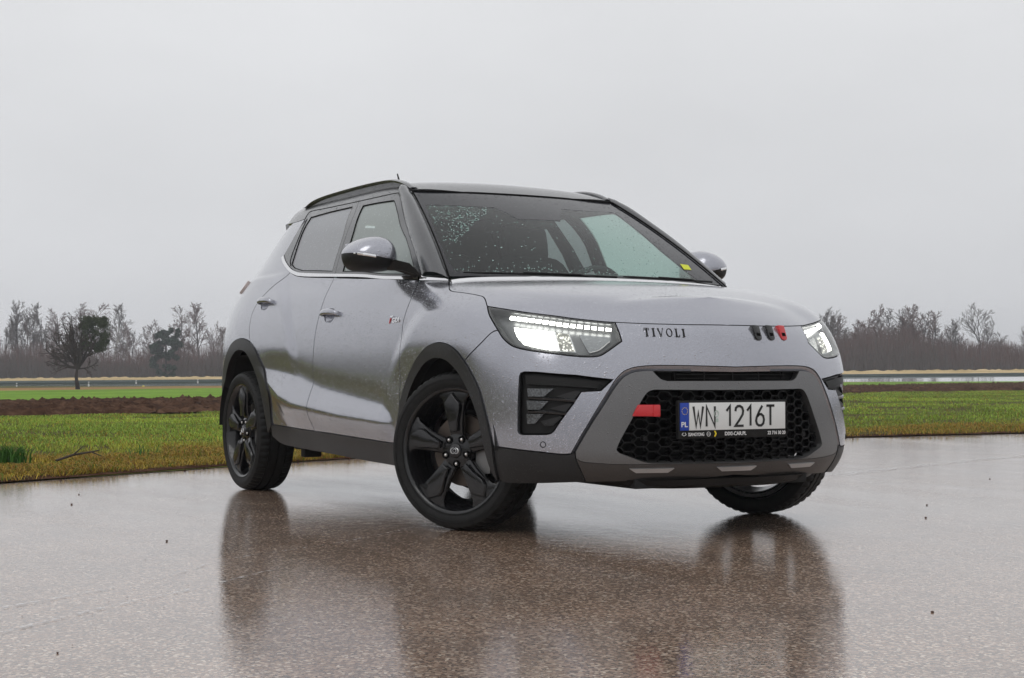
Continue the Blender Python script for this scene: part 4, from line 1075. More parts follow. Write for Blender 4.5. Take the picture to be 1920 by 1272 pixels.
# spoiler lip over the tailgate
V = []; ysp = np.linspace(-.60, .60, 21)
for y in ysp:
    s = abs(y)/.60; x = -2.84+.20*s**3; z = 1.596-.062*s**2.2-.008*s**6
    V += [(x+.22, y, z+.012), (x, y, z-.012), (x+.01, y, z-.045), (x+.16, y, z-.04)]
F = [(i*4+j, i*4+(j+1) % 4, (i+1)*4+(j+1) % 4, (i+1)*4+j) for i in range(20) for j in range(4)]+[(0, 1, 2, 3), (80, 81, 82, 83)]
m = MB(); m.add(V, F); m.obj('roof_spoiler', M_ROOF, CAR, True, ang=50)
# mirrors
def mirrors():
    out = [(.815, 1.160), (.818, 1.205), (.835, 1.250), (.865, 1.277), (.905, 1.287), (.955, 1.280), (1.00, 1.262), (1.032, 1.238), (1.050, 1.212), (1.049, 1.180), (1.037, 1.150), (1.012, 1.130), (.965, 1.124), (.905, 1.124), (.850, 1.130), (.825, 1.142)]
    O = crom(np.array(out+out[:1]), 3)[:-1]
    zs = lambda y: 1.163+(y-.815)/.235*.042
    rings = [(-.735, .90), (-.74, .955), (-.725, .99), (-.70, 1.0), (-.665, .985), (-.63, .93), (-.600, .83), (-.578, .68), (-.563, .48), (-.555, .25)]
    cy, cz = .93, 1.195; N = len(O)
    V = []
    for x, s in rings:
        for y, z in O: V.append((x-.06*(y-cy), -(cy+(y-cy)*s), cz+(z-cz)*s))
    V.append((-.553, -cy, cz)); tip = len(V)-1
    F = [(i*N+j, i*N+(j+1) % N, (i+1)*N+(j+1) % N, (i+1)*N+j) for i in range(len(rings)-1) for j in range(N)]+[((len(rings)-1)*N+j, (len(rings)-1)*N+(j+1) % N, tip) for j in range(N)]
    bm = bmesh.new(); vs = [bm.verts.new(v) for v in V]; bm.verts.ensure_lookup_table()
    for f in F: bm.faces.new([vs[i] for i in f])
    # cut along the joint
    no = Vector((0, .042/.235, 1)).normalized()
    bmesh.ops.bisect_plane(bm, geom=bm.verts[:]+bm.edges[:]+bm.faces[:], plane_co=(-.6, -.93, zs(.93)), plane_no=no)
    up, lo = [], []
    for f in bm.faces:
        c = f.calc_center_median(); (up if (c-Vector((-.6, -.93, zs(.93)))).dot(no) > 0 else lo).append([v.co[:] for v in f.verts])
    bm.free()
    def mk(name, fs, mat, par):
        m = MB()
        for f in fs: m.add(f, [tuple(range(len(f)))])
        o = mesh_obj(name, m.V, m.F, mat, par, True); b = bmesh.new(); b.from_mesh(o.data); bmesh.ops.remove_doubles(b, verts=b.verts, dist=1e-5); bmesh.ops.recalc_face_normals(b, faces=b.faces); b.to_mesh(o.data); b.free(); return o
    root = mk('wing_mirror', lo, M_BLACK, CAR)
    kids = [mk('mirror_cap', up, M_PAINT, root)]
    # indicator strip along the outer end of the joint
    P = []
    for y in np.linspace(.955, 1.046, 9):
        z = zs(y)+.008
        P.append(y)
    V = []
    for y in P:
        # ride on the dome: find x of the front surface
        best = None
        z = zs(y)+.007
        for (x0, s0), (x1, s1) in zip(rings[2:-1], rings[3:]):
            for f in np.linspace(0, 1, 6):
                x = x0+(x1-x0)*f; s = s0+(s1-s0)*f
                yy = cy+(y-cy)/s
                if yy <= 1.049: best = x-.06*(yy-cy)
        V += [(best+.002, -y-.001, z-.016), (best+.005, -y-.002, z-.012), (best+.005, -y-.002, z-.007), (best+.001, -y-.001, z-.003)]
    F = [(i*4+j, i*4+j+1, (i+1)*4+j+1, (i+1)*4+j) for i in range(len(P)-1) for j in range(3)]
    m = MB(); m.add(V, F); kids.append(m.obj('indicator_strip', M_CHROME, root, True))
    m = MB(); m.add([(x-.0, y, z) for x, y, z in [(-.737, -.835, 1.15), (-.737, -1.03, 1.15), (-.737, -1.03, 1.25), (-.737, -.86, 1.27)]], [(0, 1, 2, 3)]); kids.append(m.obj('mirror_glass', M_CHROME, root))
    # arm
    A = [(-.63, -.88, 1.150), (-.56, -.85, 1.150), (-.49, -.815, 1.130), (-.455, -.795, 1.105)]
    V = []; 
    for (x, y, z), (a, b) in zip(A, [(.030, .022), (.045, .026), (.045, .028), (.04, .018)]):
        V += [(x-a, y, z-b*.8), (x-a*.6, y-.02, z+b), (x+a*.6, y-.02, z+b*.8), (x+a, y, z-b), (x, y+.03, z-b)]
    F = [(i*5+j, i*5+(j+1) % 5, (i+1)*5+(j+1) % 5, (i+1)*5+j) for i in range(3) for j in range(5)]+[(0, 1, 2, 3, 4), (15, 16, 17, 18, 19)]
    m = MB(); m.add(V, F); kids.append(m.obj('mirror_arm', M_BLACK, root, True, ang=50))
    L = mirror(root)
    for k in kids:
        q = mirror(k); q.parent = L; q.matrix_parent_inverse = Matrix.Identity(4)
mirrors()
# door handles
def handle(c, parent, S, L=.20):
    P, n, X, Z = handle_frame(c, S)
    m = MB(); N = 24; V = []
    prof = [(1.10, -.004), (.99, -.006), (.85, -.018), (.5, -.028), (.0, -.031)]
    for s, d in prof[:-1]:
        for k in range(N):
            x, z = cup_shape(2*math.pi*k/N); V.append(P+X*(x*s)+Z*(z*s)+n*d)
    V.append(P+n*prof[-1][1]); F = [(i*N+j, i*N+(j+1) % N, (i+1)*N+(j+1) % N, (i+1)*N+j) for i in range(3) for j in range(N)]+[(3*N+j, 3*N+(j+1) % N, 4*N) for j in range(N)]
    m.add(V, F); cup = m.obj('handle_cup', M_PAINT, parent, True)
    # bar
    m = MB(); V = []; K = 15
    for i in range(K):
        t = i/(K-1); x = (t-.5)*L; off = .030-.022*abs(2*t-1)**4; hh = .0150*(1-.30*abs(2*t-1)**3); th = .009
        for k in range(10):
            q = 2*math.pi*k/10; cz = math.copysign(abs(math.cos(q))**.6, math.cos(q)); cn = math.copysign(abs(math.sin(q))**.8, math.sin(q))
            V.append(P+X*(x+.012)+Z*(cz*hh+.006*(1-abs(2*t-1)**2)-.002)+n*(off+cn*th))
    F = [(i*10+j, i*10+(j+1) % 10, (i+1)*10+(j+1) % 10, (i+1)*10+j) for i in range(K-1) for j in range(10)]+[tuple(range(10)), tuple(range((K-1)*10, K*10))]
    m.add(V, F); bar = m.obj('door_handle', M_PAINT, parent, True, ang=60)
    return cup, bar
for (c, pR, pL, S_) in (((-1.315, -.87, .953), fdoor, fdoorL, SHELL), ((-2.255, -.86, 1.047), rdoor, rdoorL, QUART)):
    for o in handle(c, pR, S_):
        q = mirror(o); q.parent = pL; q.matrix_parent_inverse = Matrix.Identity(4)
# ---------------------------------------------------------------- wheels
def wheel_parts(root, back=False):
    R = .335; W = .105
    m = MB(); N = 168; prof0 = [(.260, -.088), (.266, -.100), (.285, -.1075), (.305, -.107), (.320, -.100), (.3285, -.088), (.3335, -.074), (.335, -.058), (.335, -.052), (.327, -.050), (.327, -.044), (.335, -.042), (.335, -.006), (.327, -.004), (.327, .004), (.335, .006), (.335, .042), (.327, .044), (.327, .050), (.335, .052), (.335, .058), (.3335, .074), (.3285, .088), (.320, .100), (.305, .107), (.285, .1075), (.266, .100), (.260, .088)]
    M_ = len(prof0); V = []; F = []
    for k in range(N):
        t = 2*math.pi*k/N; cut = (k % 3 == 0)
        for j, (r, h) in enumerate(prof0):
            rr_ = r
            if cut and r > .322 and abs(h) > .05: rr_ = r-.007
            tt = t+(.010 if h > 0 else -.010)*(abs(h) < .052)*4*abs(h)/.05*.3
            V.append((rr_*math.cos(tt), h, rr_*math.sin(tt)))
    for k in range(N):
        k2 = (k+1) % N
        for j in range(M_-1): F.append((k*M_+j, k*M_+j+1, k2*M_+j+1, k2*M_+j))
    m.add(V, F); ty = m.obj('tyre', M_RUBBER, root, True, ang=28)
    # sidewall bead line
    for rr_, hh in ((.300, -.1078), (.268, -.1035)):
        q = MB(); q.tube([(rr_*math.cos(t), hh, rr_*math.sin(t)) for t in np.linspace(0, 2*math.pi, 73)], .0016, 4, False); q.obj('tyre_rib', M_RUBBER, ty, True)
    # rim barrel, outer lip at y = -.09
    m = MB(); m.lathe([(.262, -.086), (.2665, -.094), (.2645, -.101), (.257, -.1005), (.251, -.093), (.245, -.080), (.232, -.050), (.226, .0), (.224, .05), (.232, .085), (.250, .090)], 96)
    rim = m.obj('rim', M_RIM, root, True, ang=50)
    # five broad spokes with a raised leaf
    for k in range(5):
        a = math.pi/2+2*math.pi*k/5+.05
        ca, sa = math.cos(a), math.sin(a)
        def pt(r, w, h): return (r*ca-w*sa, h, r*sa+w*ca)
        m = MB()
        L_ = [(.050, .034, -.072), (.080, .036, -.078), (.120, .041, -.084), (.165, .050, -.087), (.195, .058, -.088), (.215, .064, -.088), (.240, .090, -.087), (.252, .098, -.086)]
        V = []
        for r, w, h in L_:
            V += [pt(r, -w*.92, h+.030), pt(r, -w, h+.010), pt(r, -w*.90, h+.004), pt(r, -w*.30, h), pt(r, w*.42, h), pt(r, w*.86, h+.004), pt(r, w*.97, h+.010), pt(r, w*.90, h+.030)]
        F = [(i*8+j, i*8+(j+1) % 8, (i+1)*8+(j+1) % 8, (i+1)*8+j) for i in range(len(L_)-1) for j in range(8)]+[tuple(range(8)), tuple(range(56, 64))]
        m.add(V, F); m.obj('spoke', M_RIM, rim, True, ang=22)
        leaf = [(.078, -.018), (.125, -.027), (.180, -.043), (.199, -.041), (.246, .002), (.205, .042), (.182, .045), (.125, .026), (.078, .018)]
        m = MB(); V = [pt(r, w, -.090) for r, w in leaf]+[pt(.15+(r-.15)*.93, w*.86, -.0985) for r, w in leaf]; n_ = len(leaf)
        V += [pt(.085, 0, -.0955), pt(.18, .001, -.1030)]
        F = [(i, (i+1) % n_, (i+1) % n_+n_, i+n_) for i in range(n_)]
        F += [tuple(range(n_, 2*n_))]
        m.add(V[:2*n_], F); m.obj('spoke_leaf', M_GLOSS, rim, bevel=.0015)
    # hub
    m = MB(); m.lathe([(.001, -.082), (.030, -.082), (.050, -.080), (.070, -.076), (.076, -.060), (.076, -.03)], 40); m.obj('hub', M_RIM, rim, True, ang=40)
    m = MB(); m.lathe([(.001, -.0905), (.026, -.0905), (.0300, -.088), (.0315, -.080)], 32); m.obj('hub_cap', M_GLOSS, rim, True, ang=50)
    # emblem: two curled wings round a ring
    m = MB()
    for s in (1, -1):
        pts = [(s*.001, -.012), (s*.012, -.011), (s*.0195, -.001), (s*.014, .009), (s*.004, .0125)]; C_ = crom(np.array(pts), 4)
        m.tube([(x, -.0915, z) for x, z in C_], list(np.concatenate([np.linspace(.001, .0034, 8), np.linspace(.0034, .001, len(C_)-8)])), 5)
        C_ = crom(np.array([(s*.0, -.0085), (s*.007, -.004), (s*.0085, .001), (s*.004, .0065), (s*.0005, .009)]), 4); m.tube([(x, -.0915, z) for x, z in C_], .0012, 5)
    m.obj('hub_emblem', M_SATIN, rim, True)
    for k in range(5):
        a = math.pi/2+2*math.pi*(k+.5)/5+.05
        c = (.056*math.cos(a), 0, .056*math.sin(a))
        m = MB(); m.lathe([(.017, -.0805), (.0155, -.086), (.013, -.0865), (.0125, -.078), (.0, -.076)], 18); m.V = [(x+c[0], y, z+c[2]) for x, y, z in m.V]; m.obj('nut_recess', M_GAP, rim, True)
        m = MB(); m.lathe([(.0, -.088), (.005, -.0872), (.0078, -.083), (.0085, -.076)], 10); m.V = [(x+c[0], y, z+c[2]) for x, y, z in m.V]; m.obj('wheel_nut', M_STEEL, rim, True, ang=50)
    m = MB(); m.lathe([(.07, -.030), (.150, -.030), (.152, -.026), (.152, -.008), (.150, -.004), (.07, -.004)], 48, close=True); m.lathe([(.0, -.045), (.068, -.045), (.078, -.030), (.078, .0)], 32)
    m.obj('brake_disc', M_DISC, root, True, ang=40)
    m = MB(); m.box((.115, -.022, -.03), (.075, .055, .13)); m.obj('brake_caliper', M_CALI, root, bevel=.008)
    m = MB(); m.lathe([(.0, .03), (.12, .03), (.17, .05), (.17, .07)], 32); m.obj('inner_dish', M_DARK, root, True)
    m = MB(); m.lathe([(.210, .02), (.222, .05), (.228, .082), (.246, .090), (.254, .096), (.256, .088)], 64); m.obj('inner_rim_lip', M_SATIN, root, True, ang=50)
def wheel(name, x, y, steer=0, side=-1):
    w = empty(name, (x, y, .335), CAR); w.rotation_euler = (0, 0, steer if side < 0 else steer+math.pi)
    return w
steer = math.radians(27)
w1 = wheel('wheel', -2.605, -.775); wheel_parts(w1)
def copy_wheel(src, x, y, steer, side):
    w = wheel('wheel', x, y, steer, side)
    def rec(o, p):
        for ch in o.children:
            c = ch.copy(); COL.objects.link(c); c.parent = p; rec(ch, c)
    rec(src, w); return w
copy_wheel(w1, -.015, -.775, steer, -1); copy_wheel(w1, -.015, .775, steer, 1); copy_wheel(w1, -2.605, .775, 0, 1)
# arch liners and underbody
def liner(cx):
    m = MB(); V = []; N = 20
    for k in range(N+1):
        a = .02+(math.pi-.04)*k/N; r = .415
        for y in (-.868, -.86, -.50): V.append((cx+r*math.cos(a), y, .345+r*math.sin(a)))
        V.append((cx+.05*math.cos(a), -.50, .36))
    F = [(k*4+j, k*4+j+1, (k+1)*4+j+1, (k+1)*4+j) for k in range(N) for j in range(3)]
    m.add(V, F); both(m.obj('wheel_arch_liner', M_DARK, CAR, True))
liner(-.01); liner(-2.6)
m = MB()
m.box((-1.30, 0, .27), (1.75, 1.45, .05)); m.box((-1.3, 0, .235), (3.9, .80, .06)); m.box((.30, 0, .225), (.90, .86, .04)); m.box((-3.12, 0, .33), (.35, 1.3, .1))
m.box((-1.98, -.70, .245), (.06, .10, .07))
m.obj('underbody', M_DARK, CAR, bevel=.01)
m = MB(); y_ = np.linspace(-.56, .56, 23); V = []
for y in y_:
    x = .825-.28*(abs(y)/.66)**3.2
    V += [(x-.01, y, .240), (x-.03, y, .212+.02*(abs(y)/.56)**4), (x-.07, y, .200+.03*(abs(y)/.56)**4), (x-.5, y, .215)]
F = [(i*4+j, i*4+j+1, (i+1)*4+j+1, (i+1)*4+j) for i in range(22) for j in range(3)]; m.add(V, F); m.obj('undertray', M_BLACK, CAR, True)
# bulkhead so nothing shines through
m = MB(); m.box((.05, 0, .60), (.80, .95, .56)); m.obj('engine_bay', M_DARK, CAR)
# ---------------------------------------------------------------- cabin
m = MB(); m.box((-1.65, 0, .40), (2.7, 1.5, .04)); m.obj('cabin_floor', M_INT, CAR)
m = MB(); prof = [(-.15, 1.02), (-.38, 1.06), (-.62, 1.045), (-.72, 1.00), (-.74, .86), (-.55, .60), (-.40, .45), (-.15, .45)]
m.prism(prof, lambda a, b: (a, -.72, b), lambda a, b: (a, .72, b)); m.obj('dashboard', M_INT, CAR, bevel=.02)
m = MB(); n = 28; cw = Vector((-.86, .37, 1.02)); ax = Vector((1, 0, -.38)).normalized(); a_ = Vector((0, 1, 0)); b_ = ax.cross(a_)
m.tube([cw+(a_*math.cos(t)+b_*math.sin(t))*.18 for t in np.linspace(0, 2*math.pi, n+1)], .016, 8, False)
m.tube([cw-a_*.17, cw-a_*.05, cw+a_*.05, cw+a_*.17], .018, 6); m.tube([cw, cw-b_*.17 if b_.z > 0 else cw+b_*.17], .02, 6); m.tube([cw, cw+ax*.25], .03, 8)
m.obj('steering_wheel', M_INT, CAR, True)
def seat(x, y, w=.26):
    s = mesh_obj('seat', *superbox((x, y, .62), (.50, 2*w, .22)), M_SEAT, CAR, True)
    b = mesh_obj('seat_back', *superbox((x-.30, y, .97), (.17, 2*w*.98, .66), tilt=-.30), M_SEAT, s, True)
    h = mesh_obj('headrest', *superbox((x-.41, y, 1.36), (.11, .27, .22), tilt=-.2), M_SEAT, s, True)
def superbox(c, size, tilt=0, e=.45, n=20, m_=12):
    V = []; F = []
    R = Matrix.Rotation(tilt, 3, 'Y')
    def sg(v, p): return math.copysign(abs(v)**p, v)
    for i in range(m_+1):
        ph = -math.pi/2+math.pi*i/m_
        for j in range(n):
            th = 2*math.pi*j/n
            v = Vector((sg(math.cos(ph), e)*sg(math.cos(th), e)*size[0]/2, sg(math.cos(ph), e)*sg(math.sin(th), e)*size[1]/2, sg(math.sin(ph), e)*size[2]/2))
            V.append(R @ v+Vector(c))
    for i in range(m_):
        for j in range(n): F.append((i*n+j, i*n+(j+1) % n, (i+1)*n+(j+1) % n, (i+1)*n+j))
    return V, F
seat(-1.15, -.37); seat(-1.15, .37); 
s = mesh_obj('rear_bench', *superbox((-2.10, 0, .64), (.50, 1.25, .20)), M_SEAT, CAR, True)
mesh_obj('rear_bench_back', *superbox((-2.38, 0, .95), (.17, 1.25, .60), tilt=-.25), M_SEAT, s, True)
for y in (-.38, .38): mesh_obj('headrest', *superbox((-2.48, y, 1.29), (.10, .25, .16), tilt=-.2), M_SEAT, s, True)
# headliner and inner trims, a little inside the outer skin
hlr = panel('headliner', GREEN, join(GREEN.inv([(-2.55, -.50, 1.55), (-1.7, -.56, 1.56), (-1.12, -.555, 1.553), (-1.03, -.50, 1.545)]), np.array([[u1-.35, 9], [u0, 9]])), M_LINER, CAR, off=-.035, gap=0, depth=0, step=.06); weld_mirror(hlr, .02)
for s_, q in ((1, fdoor), (1, rdoor)): pass
m = MB(); m.box((-1.50, -.765, .75), (1.9, .05, .60)); both(m.obj('door_trim', M_INT, CAR, bevel=.01))
m = MB(); m.tube([(-1.47, -.735, 1.08), (-1.55, -.645, 1.33), (-1.61, -.555, 1.50)], [.05, .036, .030], 8); both(m.obj('middle_pillar', M_INT, CAR, True))
m = MB(); m.add([(-2.30, -.71, 1.12), (-2.34, -.58, 1.50), (-2.75, -.50, 1.50), (-3.0, -.62, 1.12)], [(0, 1, 2, 3)]); both(m.obj('rear_pillar_trim', M_INT, CAR))
m = MB(); m.box((-.99, 0, 1.44), (.03, .24, .07)); m.obj('interior_mirror', M_INT, CAR, bevel=.015)
# ---------------------------------------------------------------- number plate, badges, writing
pc = Vector((.868, 0, 0)); zt, zb_ = .5475, .4375   # replaced below by traced height
pl = TR['plate']; 
_before = set(bpy.data.objects); PX = .851; zt = .490+.056; zb_ = zt-.112
m = MB(); m.box((PX, 0, (zt+zb_)/2-.012), (.018, .534, .150)); holder = m.obj('plate_holder', M_BLACK, CAR, bevel=.004)
m = MB(); m.box((PX+.0105, .021, (zt+zb_)/2), (.004, .474, .108)); plate = m.obj('number_plate', M_WHITE, CAR, bevel=.0012)
m = MB(); m.box((PX+.0105, -.2385, (zt+zb_)/2), (.004, .041, .108)); eu = m.obj('plate_band', M_BLUE, CAR, bevel=.0008)
FX = PX+.0127
# seen from in front: text runs towards +y
def ptext(body, y, z, size, mat, width=None, bold=0, par=None, off=.0006, spacing=1.0, name='plate_letters'):
    return text_mesh(name, body, size, mat, par or CAR, (FX, y, z), (0, 1, 0), (0, 0, 1), off=off, depth=.0004, width=width, bold=bold, spacing=spacing)
zc_ = zb_+.013
def strokes(chars, y0, z0, h, w, gap, th, mat, par, name):
    G = {'W': [[(0, 1), (.28, 0), (.5, .72), (.72, 0), (1, 1)]], 'N': [[(0, 0), (0, 1), (1, 0), (1, 1)]], '1': [[(.12, .76), (.62, 1), (.62, 0)]],
         '2': [[(.02, .74), (.08, .9), (.28, .99), (.55, 1.0), (.82, .92), (.93, .76), (.88, .58), (.5, .3), (.02, 0), (.98, 0)]],
         '6': [[(.78, 1.0), (.42, .72), (.12, .42), (.04, .24), (.14, .08), (.36, 0), (.66, 0), (.9, .1), (.98, .28), (.9, .47), (.66, .57), (.40, .56), (.2, .46)]],
         'T': [[(0, 1), (1, 1)], [(.5, 1), (.5, 0)]]}
    y = y0
    for ch, ww, gg in chars:
        m = MB()
        for st_ in G[ch]:
            P = [Vector((FX+.0012, y+a*ww, z0+b*h)) for a, b in st_]
            V = []; n = len(P)
            for i, p in enumerate(P):
                d0 = (P[i]-P[i-1]).normalized() if i else (P[1]-P[0]).normalized(); d1 = (P[i+1]-P[i]).normalized() if i < n-1 else d0
                t = (d0+d1).normalized() if (d0+d1).length > .2 else d1
                nn = Vector((0, -t.z, t.y)); k = th/2/max(.45, abs(nn.dot(Vector((0, -d1.z, d1.y)))))
                V += [p+nn*k, p-nn*k]
            nV = len(V); V2 = V+[v-Vector((.001, 0, 0)) for v in V]
            F = []
            for i in range(n-1): F += [(2*i, 2*i+1, 2*i+3, 2*i+2), (2*i, 2*i+2, 2*i+2+nV, 2*i+nV), (2*i+1, 2*i+3, 2*i+3+nV, 2*i+1+nV)]
            F += [(0, 1, 1+nV, nV), (nV-2, nV-1, 2*nV-1, 2*nV-2)]
            m.add(V2, F)
        m.obj(name, mat, par); y += ww+gg
strokes([('W', .046, .017), ('N', .040, .053), ('1', .034, .013), ('2', .042, .013), ('1', .034, .013), ('6', .042, .012), ('T', .040, 0)], -.197, zb_+.0165, .079, .04, .012, .0098, M_INK, plate, 'plate_letter')
ptext('PL', -.2545, zb_+.016, .028, M_LETW, width=.030, bold=.0006, par=eu)
m = MB()
for k in range(12):
    a = 2*math.pi*k/12; m.box((FX+.0008, -.2385+.0135*math.cos(a), zb_+.078+.0135*math.sin(a)), (.0008, .0026, .0026), Matrix.Rotation(.785, 3, 'X'))
m.obj('star_ring', M_YEL, eu)
M_FADE = simple('plate_sticker', (.50, .60, .54), .4)
m = MB(); m.tube([(FX+.0005, -.086+.010*math.cos(t), zb_+.066+.012*math.sin(t)) for t in np.linspace(0, 2*math.pi, 13)], .0022, 4, False); m.box((FX+.0006, -.086, zb_+.040), (.0008, .018, .014)); m.obj('validation_sticker', M_FADE, plate)
zl = zb_-.020
ptext('SSANGYONG', -.222, zl, .0185, M_LETW, width=.076, bold=.0003, par=holder, name='holder_print')
ptext('DIXI-CAR.PL', -.045, zl, .0200, M_LETW, width=.106, bold=.0004, par=holder, name='holder_print')
ptext('22 716 30 20', .168, zl, .0190, M_LETW, width=.090, bold=.0004, par=holder, name='holder_print')
m = MB()
for s in (1, -1):
    m.tube([(FX, -.2415+s*.001, zl+.001), (FX, -.2415+s*.010, zl+.006), (FX, -.2415+s*.004, zl+.0135)], .0014, 4)
m.tube([(FX, -.124+.0085*math.cos(t), zl+.0065+.0085*math.sin(t)) for t in np.linspace(0, 2*math.pi, 17)], .0010, 4, False); m.box((FX, -.124, zl+.0065), (.001, .014, .0018))
m.obj('holder_mark', M_LETW, holder)
m = MB(); m.prism([(-.098, -.004), (-.091, -.004), (-.085, .0075), (-.091, .019), (-.098, .019), (-.092, .0075)], lambda a, b: (FX+.0006, a, zl+b), lambda a, b: (FX, a, zl+b)); m.obj('holder_arrow', M_YEL, holder)
for o in set(bpy.data.objects)-_before: o.data.transform(Matrix.Translation((0, -.034, 0)))
# model lettering on the nose
TV = TR['tivoli']; TU = Vector(TV[2])-Vector(TV[0])
def serif(body, A, B, h):
    A = Vector(A); B = Vector(B); r = (B-A); W_ = r.length; r.normalize()
    up = TU.normalized(); up = (up-r*up.dot(r)).normalized()
    G = {'T': [('v', .5), ('h', 1, 0, 1)], 'I': [('v', .5)], 'V': [('d',)], 'O': [('o',)], 'L': [('v', .3), ('h', 0, .3, 1)]}
    widths = {'T': .9, 'I': .45, 'V': 1.0, 'O': 1.0, 'L': .8}
    tot = sum(widths[c] for c in body)+.62*(len(body)-1); k = W_/tot; x = 0
    n = r.cross(up)
    for c in body:
        m = MB(); w = widths[c]*k
        def P(a, b): return A+r*(x+a*w)+up*(b*h)+n*.004
        def bar(p, q, t0=.0022): m.tube([p, q], t0, 5)
        if c in 'TIL':
            cx = .5 if c != 'L' else .3
            for d in (-.0016, .0016): bar(P(cx, 0)+r*d, P(cx, 1)+r*d, .0016)
            bar(P(cx, 0)-r*.006, P(cx, 0)+r*.006, .0012)
            if c != 'T': bar(P(cx, 1)-r*.006, P(cx, 1)+r*.006, .0012)
        if c == 'T': bar(P(0, 1), P(1, 1), .0014); bar(P(0, 1), P(0, .78), .0012); bar(P(1, 1), P(1, .78), .0012)
        if c == 'L': bar(P(.3, 0), P(1, 0), .0014); bar(P(1, 0), P(1, .25), .0012)
        if c == 'V': bar(P(.05, 1), P(.5, 0), .0026); bar(P(.95, 1), P(.5, 0), .0014); bar(P(-.08, 1), P(.22, 1), .0012); bar(P(.78, 1), P(1.08, 1), .0012)
        if c == 'O': m.tube([P(.5+.5*math.cos(t), .5+.5*math.sin(t)) for t in np.linspace(0, 2*math.pi, 21)], [.0014+.0012*abs(math.cos(t)) for t in np.linspace(0, 2*math.pi, 21)], 5, False)
        m.obj('model_letter', M_BLACK, bumper, True); x += w+.62*k
serif('TIVOLI', TV[0], TV[1], TU.length)
# three tab badges under the bonnet edge
for i, (c, mt) in enumerate(zip(TR['badge3'], (M_GLOSS, M_GLOSS, M_RED))):
    c = Vector(c); nn = Vector((1, .18+.0*i, .30)).normalized(); r = Vector((0, 1, 0)); r = (r-nn*r.dot(nn)).normalized(); u = nn.cross(r); u = u if u.z > 0 else -u
    hw = .0185; sh_ = -.10
    out = [(-hw, .029), (hw, .029), (hw, -.022), (hw*.8, -.031), (hw*.35, -.035), (-hw*.35, -.035), (-hw*.8, -.031), (-hw, -.022)]
    f = lambda d: (lambda a, b: c+r*(a-b*.10)+u*b+nn*d)
    m = MB(); m.prism(out, f(.010), f(-.01)); b = m.obj('tab_badge', mt, bumper, bevel=.003)
    m = MB(); m.prism([(-.010, -.004), (.010, -.004), (.010, -.018), (-.010, -.018)], f(.0115), f(.008)); m.obj('badge_slot', M_GAP, b)
# towing eye cover in red, beside the plate
hk = S3(SHELL, TR['hooks'], 0)
c0 = Vector(hk[0]); c1 = Vector(hk[1]); c2 = Vector(hk[3]); c3 = Vector(hk[2])
m = MB(); dd = Vector((1, -.1, 0)).normalized()
V = [p+dd*.010 for p in (c0, c1, c2, c3)]+[p-dd*.05 for p in (c0, c1, c2, c3)]
m.add(V, [(0, 1, 2, 3), (4, 5, 6, 7), (0, 1, 5, 4), (1, 2, 6, 5), (2, 3, 7, 6), (3, 0, 4, 7)]); tow = m.obj('tow_strap', M_RED, CAR, bevel=.005)
m = MB(); q0 = c0.lerp(c1, .70); q1 = c0.lerp(c1, .95); q2 = c3.lerp(c2, .95); q3 = c3.lerp(c2, .66)
V = [p+dd*.0135 for p in (q0, q1, q2, q3)]+[p for p in (q0, q1, q2, q3)]
m.add([v*1 for v in V], [(0, 1, 2, 3), (4, 5, 6, 7), (0, 1, 5, 4), (1, 2, 6, 5), (2, 3, 7, 6), (3, 0, 4, 7)]); m.obj('tow_tab', M_RED, tow, bevel=.002)
# silver accents on the skid plate
ac = TR['acc']
def accent(ya, yb, yc, yd, zt_, zb2):
    pts = [(ya, zt_), (yb, zt_), (yc, zb2), (yd, zb2)]
    uv = SHELL.inv(np.array(pts), axes=(1, 2), side=lambda g: (g[:, 0] > .6)*(g[:, 2] < .6)); return panel('skid_accent', SHELL, uv, M_SATIN, skid, off=.004, gap=0, depth=.008, step=.03)
za, zb3 = ac[0][2], ac[3][2]
accent(ac[0][1], ac[1][1], ac[2][1], ac[3][1], za, zb3); accent(-ac[1][1], -ac[0][1], -ac[3][1], -ac[2][1], za, zb3); accent(-.098, .098, .072, -.072, ac[4][2], ac[5][2])
# bolts in the grille
for y in (-.395, .395):
    x = front_x([(y, .405)])[0]-.022; m = MB(); m.tube([(x-.02, y, .405), (x+.002, y, .405)], .011, 12); m.tube([(x, y, .405), (x+.004, y, .405)], .005, 10); m.obj('grille_sensor', M_BLACK, CAR, True)
# door badge
A, B = [Vector(p) for p in TR['door_badge']]
up = Vector((0, .05, 1)).normalized(); r = (B-A).normalized(); nn = r.cross(up).normalized(); nn = nn if nn.y < 0 else -nn
m = MB(); V_ = lambda a, b, d=.003: A+r*a+up*b+nn*d
for k, (a, b, q) in enumerate([(.0, .0, .024)]):
    m.add([V_(a, b), V_(a+.007, b), V_(a+.015, b+q), V_(a+.008, b+q), V_(a, b, -.002), V_(a+.007, b, -.002), V_(a+.015, b+q, -.002), V_(a+.008, b+q, -.002)], [(0, 1, 2, 3), (0, 1, 5, 4), (1, 2, 6, 5), (2, 3, 7, 6), (3, 0, 4, 7)])
m.obj('door_badge_bar', M_RED, fdoor)
m = MB(); m.add([V_(.010, .029, .003), V_(.040, .029, .003), V_(.043, .034, .003), V_(.013, .034, .003)], [(0, 1, 2, 3)]); m.obj('door_badge_bar', M_CHROME, fdoor)
text_mesh('door_badge_letters', 'GDI', .029, M_CHROME, fdoor, tuple(A+r*.034+up*.002+nn*.002), tuple(r), tuple(up), off=0, depth=.0015, width=.075, bold=.0006)
